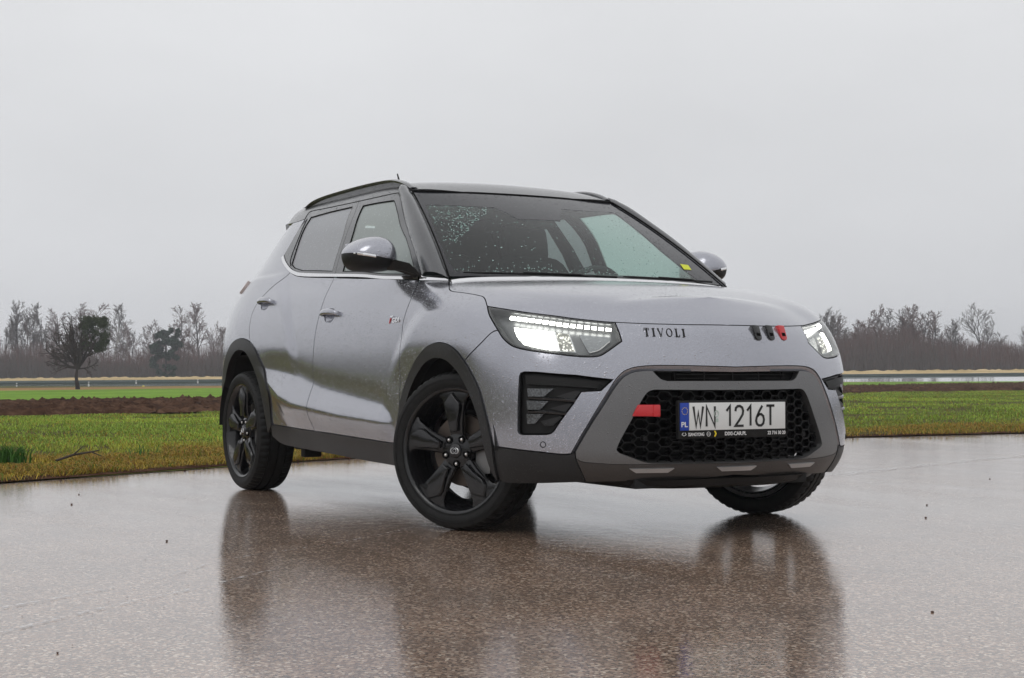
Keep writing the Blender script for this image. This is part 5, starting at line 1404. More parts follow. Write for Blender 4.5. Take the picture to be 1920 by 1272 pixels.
# ---------------------------------------------------------------- the place
CX, CY, CZ = 5.9104, -3.8331, .6654
DH = np.array([-.87519, .48377]); RH = np.array([.48377, .87519])
def terr(x, y):
    d = (x-CX)*DH[0]+(y-CY)*DH[1]; r = (x-CX)*RH[0]+(y-CY)*RH[1]
    t = np.clip((d-11)/19, 0, 1); w = t*t*(3-2*t)
    t2 = np.clip((-r-60)/100, 0, 1)
    return w*np.clip(-.0018*(d-14)+.0036*(np.clip(r, -60, 60)+2), -1.2, .4)
def at(a, d):          # a: tangent of the bearing off the view axis, d: distance
    return CX+d*(DH[0]+a*RH[0]), CY+d*(DH[1]+a*RH[1])
def fast_mesh(name, V, F, mat, col=None, kind=None, smooth=False):
    """V (n,3) array, F (m,k) int array of equal-sided faces."""
    V = np.asarray(V, 'f'); F = np.asarray(F, 'i'); m, k = F.shape
    me = bpy.data.meshes.new(name); me.vertices.add(len(V)); me.vertices.foreach_set('co', V.ravel())
    me.loops.add(m*k); me.loops.foreach_set('vertex_index', F.ravel()); me.polygons.add(m)
    me.polygons.foreach_set('loop_start', np.arange(0, m*k, k, dtype='i')); me.polygons.foreach_set('loop_total', np.full(m, k, 'i'))
    me.update(calc_edges=True)
    if smooth: me.polygons.foreach_set('use_smooth', [True]*m)
    if col is not None:
        c = me.color_attributes.new('tone', 'FLOAT_COLOR', 'POINT'); c.data.foreach_set('color', np.asarray(col, 'f').ravel())
    me.materials.append(mat); o = bpy.data.objects.new(name, me); COL.objects.link(o)
    if kind: o['kind'] = kind
    return o
# -- materials of the ground
def asphalt():
    t = NT('wet_asphalt')
    pos = t.pos()
    big = t.noise(.35, 3); mid = t.noise(2.5, 4)
    v = t.add('TexVoronoi', {'Vector': pos, 'Scale': 130}); sep = t.add('SeparateColor', {0: v.outputs['Color']})
    base = t.ramp(sep.outputs[0], [(0, (.060, .034, .020)), (.40, (.190, .112, .070)), (.75, (.31, .20, .135)), (.92, (.48, .36, .27)), (1, (.65, .56, .46))])
    tone = t.map(mid.outputs['Fac'], .3, .7, .82, 1.15)
    c = mixcol(t, 1.0, base.outputs[0], tone, 'MULTIPLY')
    # long faint seams and worn paint across the pad
    h1 = t.math('SUBTRACT', 1.0, v.outputs['Distance'])
    b1 = t.add('Bump', {'Height': h1, 'Strength': .45, 'Distance': .0035})
    ch = t.noise(55, 3, .6)
    b2 = t.add('Bump', {'Height': ch.outputs['Fac'], 'Strength': .25, 'Distance': .004, 'Normal': b1.outputs[0]})
    # film of water: thicker in places
    mp = t.add('Mapping', {'Vector': pos, 'Rotation': (0, 0, math.radians(61)), 'Scale': (.35, 1.6, 1)})
    st = t.noise(1.1, 5, .6, mp.outputs[0])
    wet = t.map(st.outputs['Fac'], .35, .65, .0, 1.0)
    wv = t.noise(14, 3, .5)
    b3 = t.add('Bump', {'Height': wv.outputs['Fac'], 'Strength': .05, 'Distance': .01})
    mixn = t.add('Mix', {'Factor': t.map(wet, 0, 1, .70, .42), 'A': b3.outputs[0], 'B': b2.outputs[0]}, data_type='VECTOR') if False else None
    cr_ = t.map(wet, 0, 1, .15, .045)
    b4 = t.add('Bump', {'Height': h1, 'Strength': .07, 'Distance': .0020, 'Normal': b3.outputs[0]})
    p = principled(t, base=c, rough=.62, normal=b2.outputs[0], coat=1.0, coatr=cr_, coatior=1.95, coatn=b4.outputs[0])
    return t.surf(p.outputs[0])
M_ASPH = asphalt()
def ground_mat(name, c1, c2, c3, s1=.8, s2=9, rough=.9):
    t = NT(name); a = t.noise(s1, 4); b = t.noise(s2, 5, .65)
    q = t.math('ADD', t.math('MULTIPLY', a.outputs['Fac'], .5), t.math('MULTIPLY', b.outputs['Fac'], .5))
    r = t.ramp(q, [(.36, c1), (.5, c2), (.62, c3)])
    bp = t.add('Bump', {'Height': b.outputs['Fac'], 'Strength': .6, 'Distance': .05})
    return t.surf(principled(t, base=r.outputs[0], rough=1.0, normal=bp.outputs[0], spec=.03).outputs[0])
M_FIELD = ground_mat('field_earth', (.050, .035, .018), (.085, .080, .025), (.13, .16, .03), .5, 5)
M_GREEN2 = ground_mat('young_crop', (.11, .20, .025), (.15, .27, .035), (.21, .34, .05), .15, 2)
M_SOIL = ground_mat('ploughed_earth', (.028, .014, .008), (.062, .031, .018), (.12, .068, .042), 1.2, 6)
M_STUB = ground_mat('stubble', (.20, .12, .05), (.30, .18, .08), (.36, .24, .12), .3, 3)
M_STRAW = ground_mat('dry_straw', (.34, .25, .12), (.50, .38, .20), (.60, .47, .28), .4, 5)
M_BANK = ground_mat('dark_bank', (.018, .030, .024), (.030, .048, .036), (.05, .065, .045), .6, 4)
def polyline_ext(P):
    return np.array(P, float)
B0 = [(60, -130), (26, -60), (12, -33), (5, -18), (-.6, -7.6), (-2.55, -4.3), (-3.88, -1.95), (-4.29, -1.2), (-4.85, -.18), (-5.30, .94), (-5.95, 3.0), (-6.32, 5.0), (-6.42, 6.88), (-6.39, 8.02), (-6.31, 9.26), (-5.9, 12), (-4.8, 17), (-3, 24), (3, 45), (20, 90)]
B1 = [(50, -160), (5, -70), (-9.5, -25), (-18.6, .93), (-19.6, 4.5), (-26, 18), (-32.5, 29.8), (-33.5, 36), (-35, 60), (-35, 110), (-20, 220)]
B2 = [(20, -170), (-8, -80), (-24, -25), (-30.9, 2.9), (-32.6, 8.4), (-41.5, 27.5), (-50.5, 47), (-61, 71), (-82, 125), (-120, 240)]
B3 = [(-10, -180), (-40, -90), (-60, -25), (-66.7, 10.1), (-72.6, 21.9), (-78, 45), (-84, 78), (-100, 130), (-130, 240)]
B4 = [(-40, -190), (-62, -90), (-77, -25), (-83.2, 13.3), (-88.9, 27.3), (-90, 55), (-92, 90), (-110, 140), (-140, 250)]
def resamp(P, n):
    P = crom(np.array(P, float), 6); L = np.concatenate([[0], np.cumsum(np.linalg.norm(np.diff(P, axis=0), axis=1))]); t = np.linspace(0, L[-1], n)
    return np.stack([np.interp(t, L, P[:, 0]), np.interp(t, L, P[:, 1])], 1)
def strip(name, A, B, mat, nt=160, nn=14, dz=0, rough=0, kind='structure', seed=1):
    a = resamp(A, nt); b = resamp(B, nt); rs = np.random.RandomState(seed); V = []
    for k in range(nn+1):
        f = k/nn; q = a*(1-f)+b*f; z = terr(q[:, 0], q[:, 1])+dz
        if rough and 0 < k < nn: z = z+rs.uniform(-.2, 1, nt)*rough
        V.append(np.column_stack([q, z]))
    V = np.concatenate(V); i = np.arange(nt-1); F = np.concatenate([np.stack([k*nt+i, k*nt+i+1, (k+1)*nt+i+1, (k+1)*nt+i], 1) for k in range(nn)])
    return fast_mesh(name, V, F, mat, kind=kind, smooth=rough == 0)
# asphalt pad: everything on the camera's side of the field edge
bb = resamp(B0, 220); far = np.array([(70, -130), (70, 90)])
bm = bmesh.new(); 
Vp = [bm.verts.new((p[0], p[1], 0)) for p in bb]+[bm.verts.new((70, 90, 0)), bm.verts.new((70, -130, 0))]
f = bm.faces.new(Vp); bmesh.ops.triangulate(bm, faces=[f]); me = bpy.data.meshes.new('asphalt_road')
bmesh.ops.recalc_face_normals(bm, faces=bm.faces)
bm.to_mesh(me); bm.free(); me.materials.append(M_ASPH); pad = bpy.data.objects.new('asphalt_road', me); COL.objects.link(pad); pad['kind'] = 'structure'
# base ground to the horizon
gv = []; N_ = 61
xs_ = np.linspace(-440, 440, N_); X, Y = np.meshgrid(xs_, xs_); Z = terr(X, Y)-.12
Z = np.where(np.hypot(X, Y) < 40, np.minimum(Z, -.12), Z)
V = np.column_stack([X.ravel(), Y.ravel(), Z.ravel()]); ii = np.array([(j*N_+i, j*N_+i+1, (j+1)*N_+i+1, (j+1)*N_+i) for j in range(N_-1) for i in range(N_-1)])
fast_mesh('ground', V, ii, M_FIELD, kind='structure', smooth=True)
strip('grass_verge', [(x+.06, y) for x, y in B0], B1, M_FIELD, 220, 40, dz=.004)
strip('young_crop_field', B2, B3, M_GREEN2, 120, 10, dz=0)
strip('stubble_field', B3, B4, M_STUB, 120, 6, dz=.0)
# ploughed strip with real clods
def soil():
    a = resamp(B1, 3000)[500:2300]; b = resamp(B2, 3000)[500:2300]; nt = len(a); rs = np.random.RandomState(3); V = []; nn = 70
    for k in range(nn+1):
        f = k/nn; q = a*(1-f)+b*f; z = terr(q[:, 0], q[:, 1])
        h = rs.uniform(0, 1, nt)**2*.09+.035*math.sin(k*1.05)
        if k == 0 or k == nn: h = h*.2
        V.append(np.column_stack([q+rs.uniform(-.06, .06, (nt, 2)), z+.02+h]))
    V = np.concatenate(V); i = np.arange(nt-1); F = np.concatenate([np.stack([k*nt+i, k*nt+i+1, (k+1)*nt+i+1, (k+1)*nt+i], 1) for k in range(nn)])
    fast_mesh('ploughed_soil', V, F, M_SOIL, kind='structure')
    n = 26000; i = rs.randint(0, nt, n); f = rs.uniform(.01, .99, n)[:, None]; q = a[i]*(1-f)+b[i]*f+rs.uniform(-.1, .1, (n, 2)); s = rs.uniform(.02, .085, n)*(1+f[:, 0]*.6)
    o8 = np.array([(1, 0, 0), (0, 1, 0), (-1, 0, 0), (0, -1, 0), (0, 0, .9)]); W = o8[None]*s[:, None, None]*rs.uniform(.6, 1.3, (n, 5, 1)); W = W+np.column_stack([q, terr(q[:, 0], q[:, 1])+.05])[:, None, :]
    b_ = np.arange(n)[:, None]*5; fast_mesh('soil_clods', W.reshape(-1, 3), np.concatenate([b_+[0, 1, 4], b_+[1, 2, 4], b_+[2, 3, 4], b_+[3, 0, 4]]), M_SOIL, kind='stuff')
soil()
strip('soil_edge', [(x+.10, y) for x, y in B0], [(x-.30, y-.12) for x, y in B0], M_SOIL, 500, 3, dz=.008, rough=.012)
# -- grass
def tone_mat(name, rough=.6, trans=.25):
    t = NT(name); a = t.add('Attribute', attribute_name='tone')
    d = principled(t, base=a.outputs['Color'], rough=rough, spec=.3)
    tr = t.add('BsdfTranslucent', {'Color': a.outputs['Color']})
    m = t.add('MixShader', {0: trans, 1: d.outputs[0], 2: tr.outputs[0]}); return t.surf(m.outputs[0])
M_BLADE = tone_mat('grass_blade', .75, .3)
def blades(name, P, H, Wd, C, lean, seed):
    rs = np.random.RandomState(seed); n = len(P); an = rs.uniform(0, 2*np.pi, n); la = rs.uniform(0, 2*np.pi, n); L = lean*H*rs.uniform(.3, 1.2, n)
    dx, dy = np.cos(an)*Wd/2, np.sin(an)*Wd/2; lx, ly = np.cos(la)*L, np.sin(la)*L
    V = np.empty((n, 5, 3))
    V[:, 0] = P+np.stack([-dx, -dy, np.zeros(n)], 1); V[:, 1] = P+np.stack([dx, dy, np.zeros(n)], 1)
    m = P+np.stack([lx*.35, ly*.35, H*.62], 1); V[:, 2] = m+np.stack([dx, dy, np.zeros(n)], 1)*.8; V[:, 3] = m-np.stack([dx, dy, np.zeros(n)], 1)*.8
    V[:, 4] = P+np.stack([lx, ly, H*max(.35, 1-.35*lean)], 1)
    b = np.arange(n)[:, None]*5; F = np.concatenate([b+[0, 1, 2], b+[0, 2, 3], b+[3, 2, 4]]).astype('i')
    col = np.repeat(np.column_stack([C, np.ones(n)]), 5, 0)
    return fast_mesh(name, V.reshape(-1, 3), F, M_BLADE, col=col, kind='stuff')
b0d = resamp(B0, 1500); b1d = resamp(B1, 1500)
def edge_dist(Q):
    out = np.empty(len(Q))
    for i in range(0, len(Q), 20000):
        q = Q[i:i+20000]; out[i:i+20000] = np.sqrt(((q[:, None, :]-b0d[None, ::2, :])**2).sum(2)).min(1)
    return out
def vnoise(Q, s, seed):
    rs = np.random.RandomState(seed); G = rs.uniform(0, 1, (64, 64)); u = Q/s; i = np.floor(u).astype(int); f = u-i; f = f*f*(3-2*f)
    g = lambda a, b: G[a % 64, b % 64]
    return (g(i[:, 0], i[:, 1])*(1-f[:, 0])+g(i[:, 0]+1, i[:, 1])*f[:, 0])*(1-f[:, 1])+(g(i[:, 0], i[:, 1]+1)*(1-f[:, 0])+g(i[:, 0]+1, i[:, 1]+1)*f[:, 0])*f[:, 1]
def field_pts(n, e0, e1, bear, seed):
    # scatter over the verge by distance from the asphalt edge within a range of bearings
    rs = np.random.RandomState(seed); out = []
    a = rs.uniform(bear[0], bear[1], n*3); d = 8+rs.uniform(0, 1, n*3)**.75*52; x, y = at(a, d); Q = np.stack([x, y], 1)
    e = edge_dist(Q)
    ang = Q-np.array([0, 0])
    # on the field side: compare with nearest edge point to the left
    idx = np.array([((b0d-q)**2).sum(1).argmin() for q in Q]) if False else None
    return Q, e
def sidef(Q):
    # positive on the field side of the asphalt edge (edge runs with increasing y)
    ys = b0d[:, 1]; o = np.argsort(ys); xe = np.interp(Q[:, 1], ys[o], b0d[o, 0]); return xe-Q[:, 0]
def side1(Q):
    ys = b1d[:, 1]; o = np.argsort(ys); xe = np.interp(Q[:, 1], ys[o], b1d[o, 0]); return Q[:, 0]-xe
def scatter(n, amin, amax, d0, d1, seed, pw=1.0):
    rs = np.random.RandomState(seed); a = rs.uniform(amin, amax, n); d = d0+(d1-d0)*rs.uniform(0, 1, n)**pw; x, y = at(a, d); Q = np.stack([x, y], 1)
    k = (sidef(Q) > -.16*(vnoise(Q, .35, 77)-.35)) & (side1(Q) > -.3*rs.uniform(0, 1, n)); return Q[k]
Q = np.concatenate([scatter(110000, -.40, -.05, 8.5, 31, 1, .9), scatter(30000, -.10, .16, 11, 20, 2), scatter(110000, .15, .42, 14, 58, 3, .85)])
rs = np.random.RandomState(11); nz = vnoise(Q, .7, 4); n2 = vnoise(Q, 3.0, 5)
ed = sidef(Q)*.88
bare = vnoise(Q, 1.3, 91)*.6+vnoise(Q, .4, 92)*.4
keep = rs.uniform(0, 1, len(Q)) < np.clip((bare-.33)*6, .06, 1)*np.clip(.5+nz, 0, 1)
Q = Q[keep]; nz = nz[keep]; n2 = n2[keep]; ed = ed[keep]
dist = np.hypot(Q[:, 0]-CX, Q[:, 1]-CY)
dry = np.clip(1.15-ed/2.2+(nz-.5)*1.0, 0, 1)*.85; dry = np.maximum(dry, (rs.uniform(0, 1, len(Q)) < .12+.15*(n2 > .7))*.8)
g1_ = np.array([.17, .28, .03]); g2_ = np.array([.40, .54, .08]); y1 = np.array([.55, .37, .05]); y2 = np.array([.20, .115, .035])
mx = rs.uniform(0, 1, (len(Q), 1)); gc = g1_*(1-mx)+g2_*mx; yc = y1*(1-mx)+y2*mx; dd = dry[:, None]
pt_ = vnoise(Q, 1.9, 93)[:, None]; colr = (gc*(1-dd)+yc*dd)*rs.uniform(.65, 1.2, (len(Q), 1))*(.72+.5*pt_)+np.array([.10, .055, 0])*np.clip(pt_-.55, 0, 1)
H = rs.uniform(.02, .055, len(Q))*(.5+1.1*nz)*np.where(ed < 1.6, 1.15, 1.0); Wd = .004+dist*.00028
blades('field_grass', np.column_stack([Q, terr(Q[:, 0], Q[:, 1])+.005]), H, Wd, colr, 1.3, 12)
# taller dead grass overhanging the asphalt edge
Q = np.concatenate([scatter(90000, -.40, -.06, 9, 14.5, 21), scatter(30000, -.1, .2, 11, 18, 22), scatter(50000, .15, .42, 14, 24, 23)])
ed = sidef(Q); nz = vnoise(Q, .45, 8); rs = np.random.RandomState(31)
k = (ed < 1.1+nz*.9) & (nz+rs.uniform(-.25, .25, len(Q)) > .35); Q = Q[k]; ed = ed[k]; nz = nz[k]
mx = rs.uniform(0, 1, (len(Q), 1)); colr = (np.array([.50, .34, .05])*(1-mx)+np.array([.20, .10, .03])*mx)
gk = (rs.uniform(0, 1, len(Q)) < .22); colr[gk] = np.array([.14, .20, .02])
H = rs.uniform(.03, .10, len(Q))*(.4+.9*nz); dist = np.hypot(Q[:, 0]-CX, Q[:, 1]-CY)
blades('dead_grass_fringe', np.column_stack([Q, terr(Q[:, 0], Q[:, 1])+.004]), H, .004+dist*.00022, colr, 1.7, 32)
# a rush-like green tuft on the far left and small tufts
def tuft(x, y, n, h, col, label):
    rs = np.random.RandomState(int(abs(x*100))); P = np.column_stack([x+rs.normal(0, h*.28, n), y+rs.normal(0, h*.28, n), np.full(n, terr(np.array([x]), np.array([y]))[0])])
    C = np.array(col)*rs.uniform(.6, 1.3, (n, 1)); o = blades('grass_tuft', P, rs.uniform(.5, 1, n)*h, np.full(n, .009), C, .55, 3)
    me = o.data; me.transform(Matrix.Translation((-x, -y, 0))); o.location = (x, y, 0); del o['kind']; tag(o, label, 'grass tuft'); return o
x, y = at(-.322, 10.6); tuft(x, y, 260, .24, (.05, .14, .02), 'dark green grass tuft at the asphalt edge on the far left of the photo')
x, y = at(-.235, 11.8); tuft(x, y, 14, .20, (.06, .15, .03), 'few tall green blades standing alone in the verge between the dead twig and the car')
# twig lying in the verge
x, y = at(-.290, 10.9); m = MB(); z = .05
m.tube([(0, 0, 0), (-.05, .13, .035), (-.10, .27, .05), (-.12, .33, .06)], [.009, .008, .006, .004], 6); m.tube([(-.05, .13, .035), (-.03, .20, .10)], [.006, .003], 5); m.tube([(-.10, .27, .05), (-.06, .33, .02)], [.005, .003], 5)
o = m.obj('dead_twig', simple('twig_bark', (.05, .035, .025), .8), None, True, loc=(x, y, z)); o.location = (x, y, z); tag(o, 'dark forked dead twig lying in the yellow grass at the asphalt edge', 'twig')
# crumbs of soil along the kerbless edge
rs = np.random.RandomState(41); V = []; F = []
t_ = rs.uniform(.2, .62, 5200); P = b0d[(t_*1499).astype(int)]; P = P+rs.normal(0, .10, P.shape)+np.array([-.05, -.03]); s = rs.uniform(.003, .013, len(P))
tet = np.array([(1, 0, -.6), (-.5, .87, -.5), (-.5, -.87, -.5), (0, 0, .8)])
rot = rs.uniform(0, 6.28, len(P)); c, sn = np.cos(rot), np.sin(rot)
Vv = tet[None]*s[:, None, None]; Vx = Vv[..., 0]*c[:, None]-Vv[..., 1]*sn[:, None]; Vy = Vv[..., 0]*sn[:, None]+Vv[..., 1]*c[:, None]
V = np.stack([Vx+P[:, :1], Vy+P[:, 1:], Vv[..., 2]+.006], -1).reshape(-1, 3); b = np.arange(len(P))[:, None]*4
F = np.concatenate([b+[0, 1, 3], b+[1, 2, 3], b+[2, 0, 3], b+[0, 2, 1]]); fast_mesh('soil_crumbs', V, F, M_SOIL, kind='stuff')
# stones and specks on the asphalt
M_STONE = simple('brown_stone', (.07, .035, .025), .6, var=.4, nscale=60)
def stone(x, y, s, label, seed):
    r = random.Random(seed); bm = bmesh.new(); bmesh.ops.create_icosphere(bm, subdivisions=1, radius=s)
    for v in bm.verts: v.co *= r.uniform(.7, 1.2); v.co.z *= .75
    me = bpy.data.meshes.new('pebble'); bm.to_mesh(me); bm.free(); me.materials.append(M_STONE); o = bpy.data.objects.new('pebble', me); o.location = (x, y, s*.5); COL.objects.link(o); tag(o, label, 'pebble', 'pebbles lying on the wet asphalt')
def gp(px, py):
    a = (px-960)/2944; # ground point seen at a pixel, computed for the level pad
    import math as _m
    p = math.radians(1.1994); u = (636-py)/2944; dz = math.sin(p)+u*math.cos(p); dh = math.cos(p)-u*math.sin(p)
    t = -CZ/dz; d = t*dh; x = CX+DH[0]*d+RH[0]*a*t; y = CY+DH[1]*d+RH[1]*a*t; return x, y
for i, (px, py, s, lab) in enumerate([(1738, 948, .009, 'small brown pebble right of the car, the farther of the close pair'), (1736, 972, .010, 'small brown pebble right of the car, the nearer of the close pair'), (134, 947, .011, 'dark reddish pebble on the asphalt at the left, the one below the other'), (148, 928, .009, 'dark pebble on the asphalt at the left, nearer the verge'), (313, 1016, .010, 'black pebble on the asphalt between the left edge and the front wheel'), (1748, 1149, .008, 'black speck of stone on the asphalt at the lower right'), (112, 902, .010, 'pebble close to the verge at the left'), (1856, 899, .009, 'tiny stone on the asphalt at the far right near the light line'), (108, 1226, .006, 'tiny black stone at the lower left corner of the photo')]):
    x, y = gp(px, py); stone(x, y, s*.62, lab, i)
rs = np.random.RandomState(51); n = 200; px = rs.uniform(-50, 2000, n); py = 900+rs.uniform(0, 1, n)**1.5*330
P = np.array([gp(a, b) for a, b in zip(px, py)]); s = rs.uniform(.0012, .003, n)
V = ((tet*np.array([1, 1, .5]))[None]*s[:, None, None]+np.column_stack([P, np.full(n, .003)])[:, None, :]).reshape(-1, 3); b = np.arange(n)[:, None]*4
fast_mesh('grit', V, np.concatenate([b+[0, 1, 3], b+[1, 2, 3], b+[2, 0, 3]]), M_STONE, kind='stuff')
# worn, nearly gone painted lines
def worn_paint(name, pts, w):
    t = NT(name+'_paint'); a = t.noise(38, 4, .7); b = t.noise(3, 3)
    f = t.math('MULTIPLY', t.map(a.outputs['Fac'], .50, .62, 0, 1), t.map(b.outputs['Fac'], .3, .6, .25, .8))
    f = t.math('MULTIPLY', f, 1.0, True)
    d = principled(t, base=(.62, .62, .62), rough=.4, coat=.6, coatr=.2); tr = t.add('BsdfTransparent')
    m = t.add('MixShader', {0: f, 1: tr.outputs[0], 2: d.outputs[0]}); t.surf(m.outputs[0])
    P = crom(np.array([gp(*p) for p in pts]), 8); n = len(P); d_ = np.gradient(P, axis=0); d_ /= np.linalg.norm(d_, axis=1)[:, None]; nn = np.stack([-d_[:, 1], d_[:, 0]], 1)*w/2
    V = np.concatenate([np.column_stack([P+nn, np.full(n, .004)]), np.column_stack([P-nn, np.full(n, .004)])]); i = np.arange(n-1)
    o = fast_mesh(name, V, np.stack([i, i+1, n+i+1, n+i], 1), t.m, kind='structure')
worn_paint('worn_line', [(-200, 1236), (0, 1188), (200, 1140), (410, 1095), (520, 1068)], .018)
worn_paint('worn_line', [(-100, 1165), (0, 1142), (90, 1126), (300, 1085), (415, 1053), (640, 1018), (800, 985)], .014)
worn_paint('worn_line', [(1560, 893), (1600, 888), (1690, 878), (1800, 866), (1920, 855), (2100, 838)], .12)
# ---------------------------------------------------------------- road, rail, banks far off
def lin(a, l, r): return l+(r-l)*(a*2944+960)/1920
def zy(y, d): return CZ+(697.6-y)*d/2944
def ribbon(name, d0, y0, d1, y1, mat, n=90, nn=3, amin=-.75, amax=.75, jitter=0, kind='structure'):
    V = []; rs = np.random.RandomState(9)
    for k in range(nn+1):
        f = k/nn
        for i in range(n):
            a = amin+(amax-amin)*i/(n-1); ac = np.clip(a, -.42, .42); d = d0+(d1-d0)*f; y = lin(ac, *y0)*(1-f)+lin(ac, *y1)*f
            x, yy = at(a, d); V.append((x, yy, zy(y, d)+(rs.uniform(0, jitter) if k == nn else 0)))
    F = np.array([(k*n+i, k*n+i+1, (k+1)*n+i+1, (k+1)*n+i) for k in range(nn) for i in range(n-1)])
    return fast_mesh(name, np.array(V), F, mat, kind=kind)
M_ROAD2 = simple('far_wet_road', (.34, .35, .36), .18, coat=1, var=.05)  # pale base colour carries the sky reflection of the wet surface
M_VERGE2 = ground_mat('far_verge', (.075, .11, .025), (.11, .16, .03), (.15, .19, .04), .4, 3)
ribbon('far_verge', 108, (729.5, 722), 118, (727, 716), M_VERGE2)
ribbon('far_road', 118, (727, 716), 127, (722.5, 704.5), M_ROAD2)
ribbon('road_bank', 127, (722.5, 704.5), 131, (714.5, 699.5), M_BANK)
ribbon('straw_bank', 131, (714.5, 699.5), 137, (710.8, 694), M_STRAW, n=700, nn=4, jitter=.12)
ribbon('field_behind_road', 137, (711, 694.5), 400, (704, 697), M_FIELD)
# guard rail sections: each a thing with beam and posts
M_GALV = simple('galvanised_rail', (.09, .12, .115), .5, .4)
M_POSTG = simple('rail_post', (.15, .17, .17), .5, .6)
def rail_section(a0, a1, d, yb, yt, label):
    x0, y0 = at((a0+a1)/2, d); r = empty('guard_rail', (x0, y0, zy(lin((a0+a1)/2, *yb), d))); tag(r, label, 'guard rail')
    m = MB(); n = 24; V = []
    for i in range(n+1):
        a = a0+(a1-a0)*i/n; x, y = at(a, d); zt = zy(lin(a, *yt), d); h = .14
        for q, (o_, z_) in enumerate([(0, 0), (-.04, -.05), (0, -.09), (-.04, -.15), (0, -.21), (.02, -.21), (.02, 0)]): V.append((x-DH[0]*-o_, y-DH[1]*-o_, zt+z_))
    F = [(i*7+j, i*7+(j+1) % 7, (i+1)*7+(j+1) % 7, (i+1)*7+j) for i in range(n) for j in range(7)]
    m.add(V, F); m.obj('rail_beam', M_GALV, r)
    pb = None
    k = max(3, int((a1-a0)*d/2.6))
    for i in range(k):
        a = a0+(a1-a0)*(i+.5)/k; x, y = at(a, d+.12); zb = zy(lin(a, *yb), d)-.15; zt = zy(lin(a, *yt), d)-.02
        if pb is None:
            m = MB(); m.box((0, 0, .5), (.09, .09, 1.0)); pb = m.obj('rail_post', M_POSTG, r); o = pb
        else:
            o = pb.copy(); COL.objects.link(o); o.parent = r; o.matrix_parent_inverse = pb.matrix_parent_inverse.copy()
        o.location = (x, y, zb); o.scale = (1, 1, max(.2, zt-zb))
rail_section(-.36, -.18, 128.2, (722, 706), (715.0, 700), 'grey green guard rail along the far road left of the car')
rail_section(.19, .36, 128.2, (722, 706), (714.5, 699.2), 'dark guard rail along the far wet road right of the car')
# marker posts
M_POSTW = simple('marker_post_white', (.75, .75, .75), .5, var=.02)
for px, yt, yb, lab in [(31.5, 718.5, 727.5, 'white marker post beside the far road at the left edge, left of the fruit tree'), (166.5, 716, 725, 'white marker post beside the far road just right of the fruit tree trunk'), (255.5, 713.5, 720, 'white marker post beside the far road left of the dark pine'), (371, 712, 719, 'white marker post beside the far road just left of the car')]:
    a = (px-960)/2944; d = 116.; x, y = at(a, d); z0 = zy(yb, d); h = zy(yt, d)-z0
    r = empty('marker_post', (x, y, z0)); tag(r, lab, 'marker post', 'white marker posts along the far road')
    m = MB(); m.prism([(-.055, -.04), (.055, -.04), (.03, .05), (-.03, .05)], lambda p, q: (x+p, y+q, z0), lambda p, q: (x+p, y+q, z0+h)); m.obj('post', M_POSTW, r)
    m = MB(); m.box((x, y, z0+h*.72), (.14, .10, h*.14)); m.obj('reflector_band', M_BLACK, r)
a = (269-960)/2944; x, y = at(a, 114); z0 = zy(728, 114); m = MB(); m.tube([(0, 0, 0), (0, 0, .10), (0, 0, .17), (0, 0, .20)], [.14, .12, .07, .03], 8); o = m.obj('yellow_marker', simple('yellow_plastic', (.65, .55, .03), .5), None, True); o.location = (x, y, z0); tag(o, 'low yellow marker cone in the verge of the far road, left of the pine', 'marker')
# ---------------------------------------------------------------- trees
def bark(name, c, rough=.85): return simple(name, c, rough, var=.25, nscale=3, spec=.2)
M_BARK = bark('dark_bark', (.045, .038, .034)); M_BIRCH = bark('birch_bark', (.34, .32, .30)); M_GREY = bark('grey_bark', (.085, .075, .068))
M_TWIGR = bark('reddish_twigs', (.115, .062, .050)); M_TWIGG = bark('grey_twigs', (.088, .070, .060)); M_TWIGD = bark('dark_twigs', (.050, .036, .030))
M_LEAFD = tone_mat('evergreen_leaf', .6, .15)
class Tree:
    def __init__(s, seed): s.r = random.Random(seed); s.seg = []   # (p, q, r0, r1)
    def grow(s, p, d, L, r, lvl, P):
        n = 4 if lvl > 0 else 7; cur = p; dd = d.copy(); pts = [(cur.copy(), r)]
        for i in range(n):
            dd = (dd+Vector((s.r.uniform(-1, 1), s.r.uniform(-1, 1), s.r.uniform(-.6, 1)*.6+P['up'][min(lvl, len(P['up'])-1)]))*P['wob']).normalized()
            cur = cur+dd*L/n; r2 = r*(1-(i+1)/n*P['taper']); s.seg.append((pts[-1][0], cur.copy(), pts[-1][1], r2)); pts.append((cur.copy(), r2))
        if lvl >= P['lv']: return
        k = P['n'][lvl]; lo = P['lo'][lvl]
        for i in range(k):
            t = lo+(1-lo)*(i+s.r.random()*.8)/k; t = min(t, .98); j = min(int(t*n), n-1); f = t*n-j; q = pts[j][0].lerp(pts[j+1][0], f); rr_ = pts[j][1]
            base = (pts[j+1][0]-pts[j][0]).normalized(); o = base.orthogonal().normalized(); o.rotate(Matrix.Rotation(s.r.uniform(0, 6.28), 3, base)); an = math.radians(P['ang'][lvl]*s.r.uniform(.7, 1.25))
            nd = (base*math.cos(an)+o*math.sin(an)).normalized(); ln = L*P['len'][lvl]*(1-.55*max(0, t-lo)/(1-lo+1e-6))*s.r.uniform(.7, 1.2)
            s.grow(q, nd, ln, max(rr_*.55, .006), lvl+1, P)
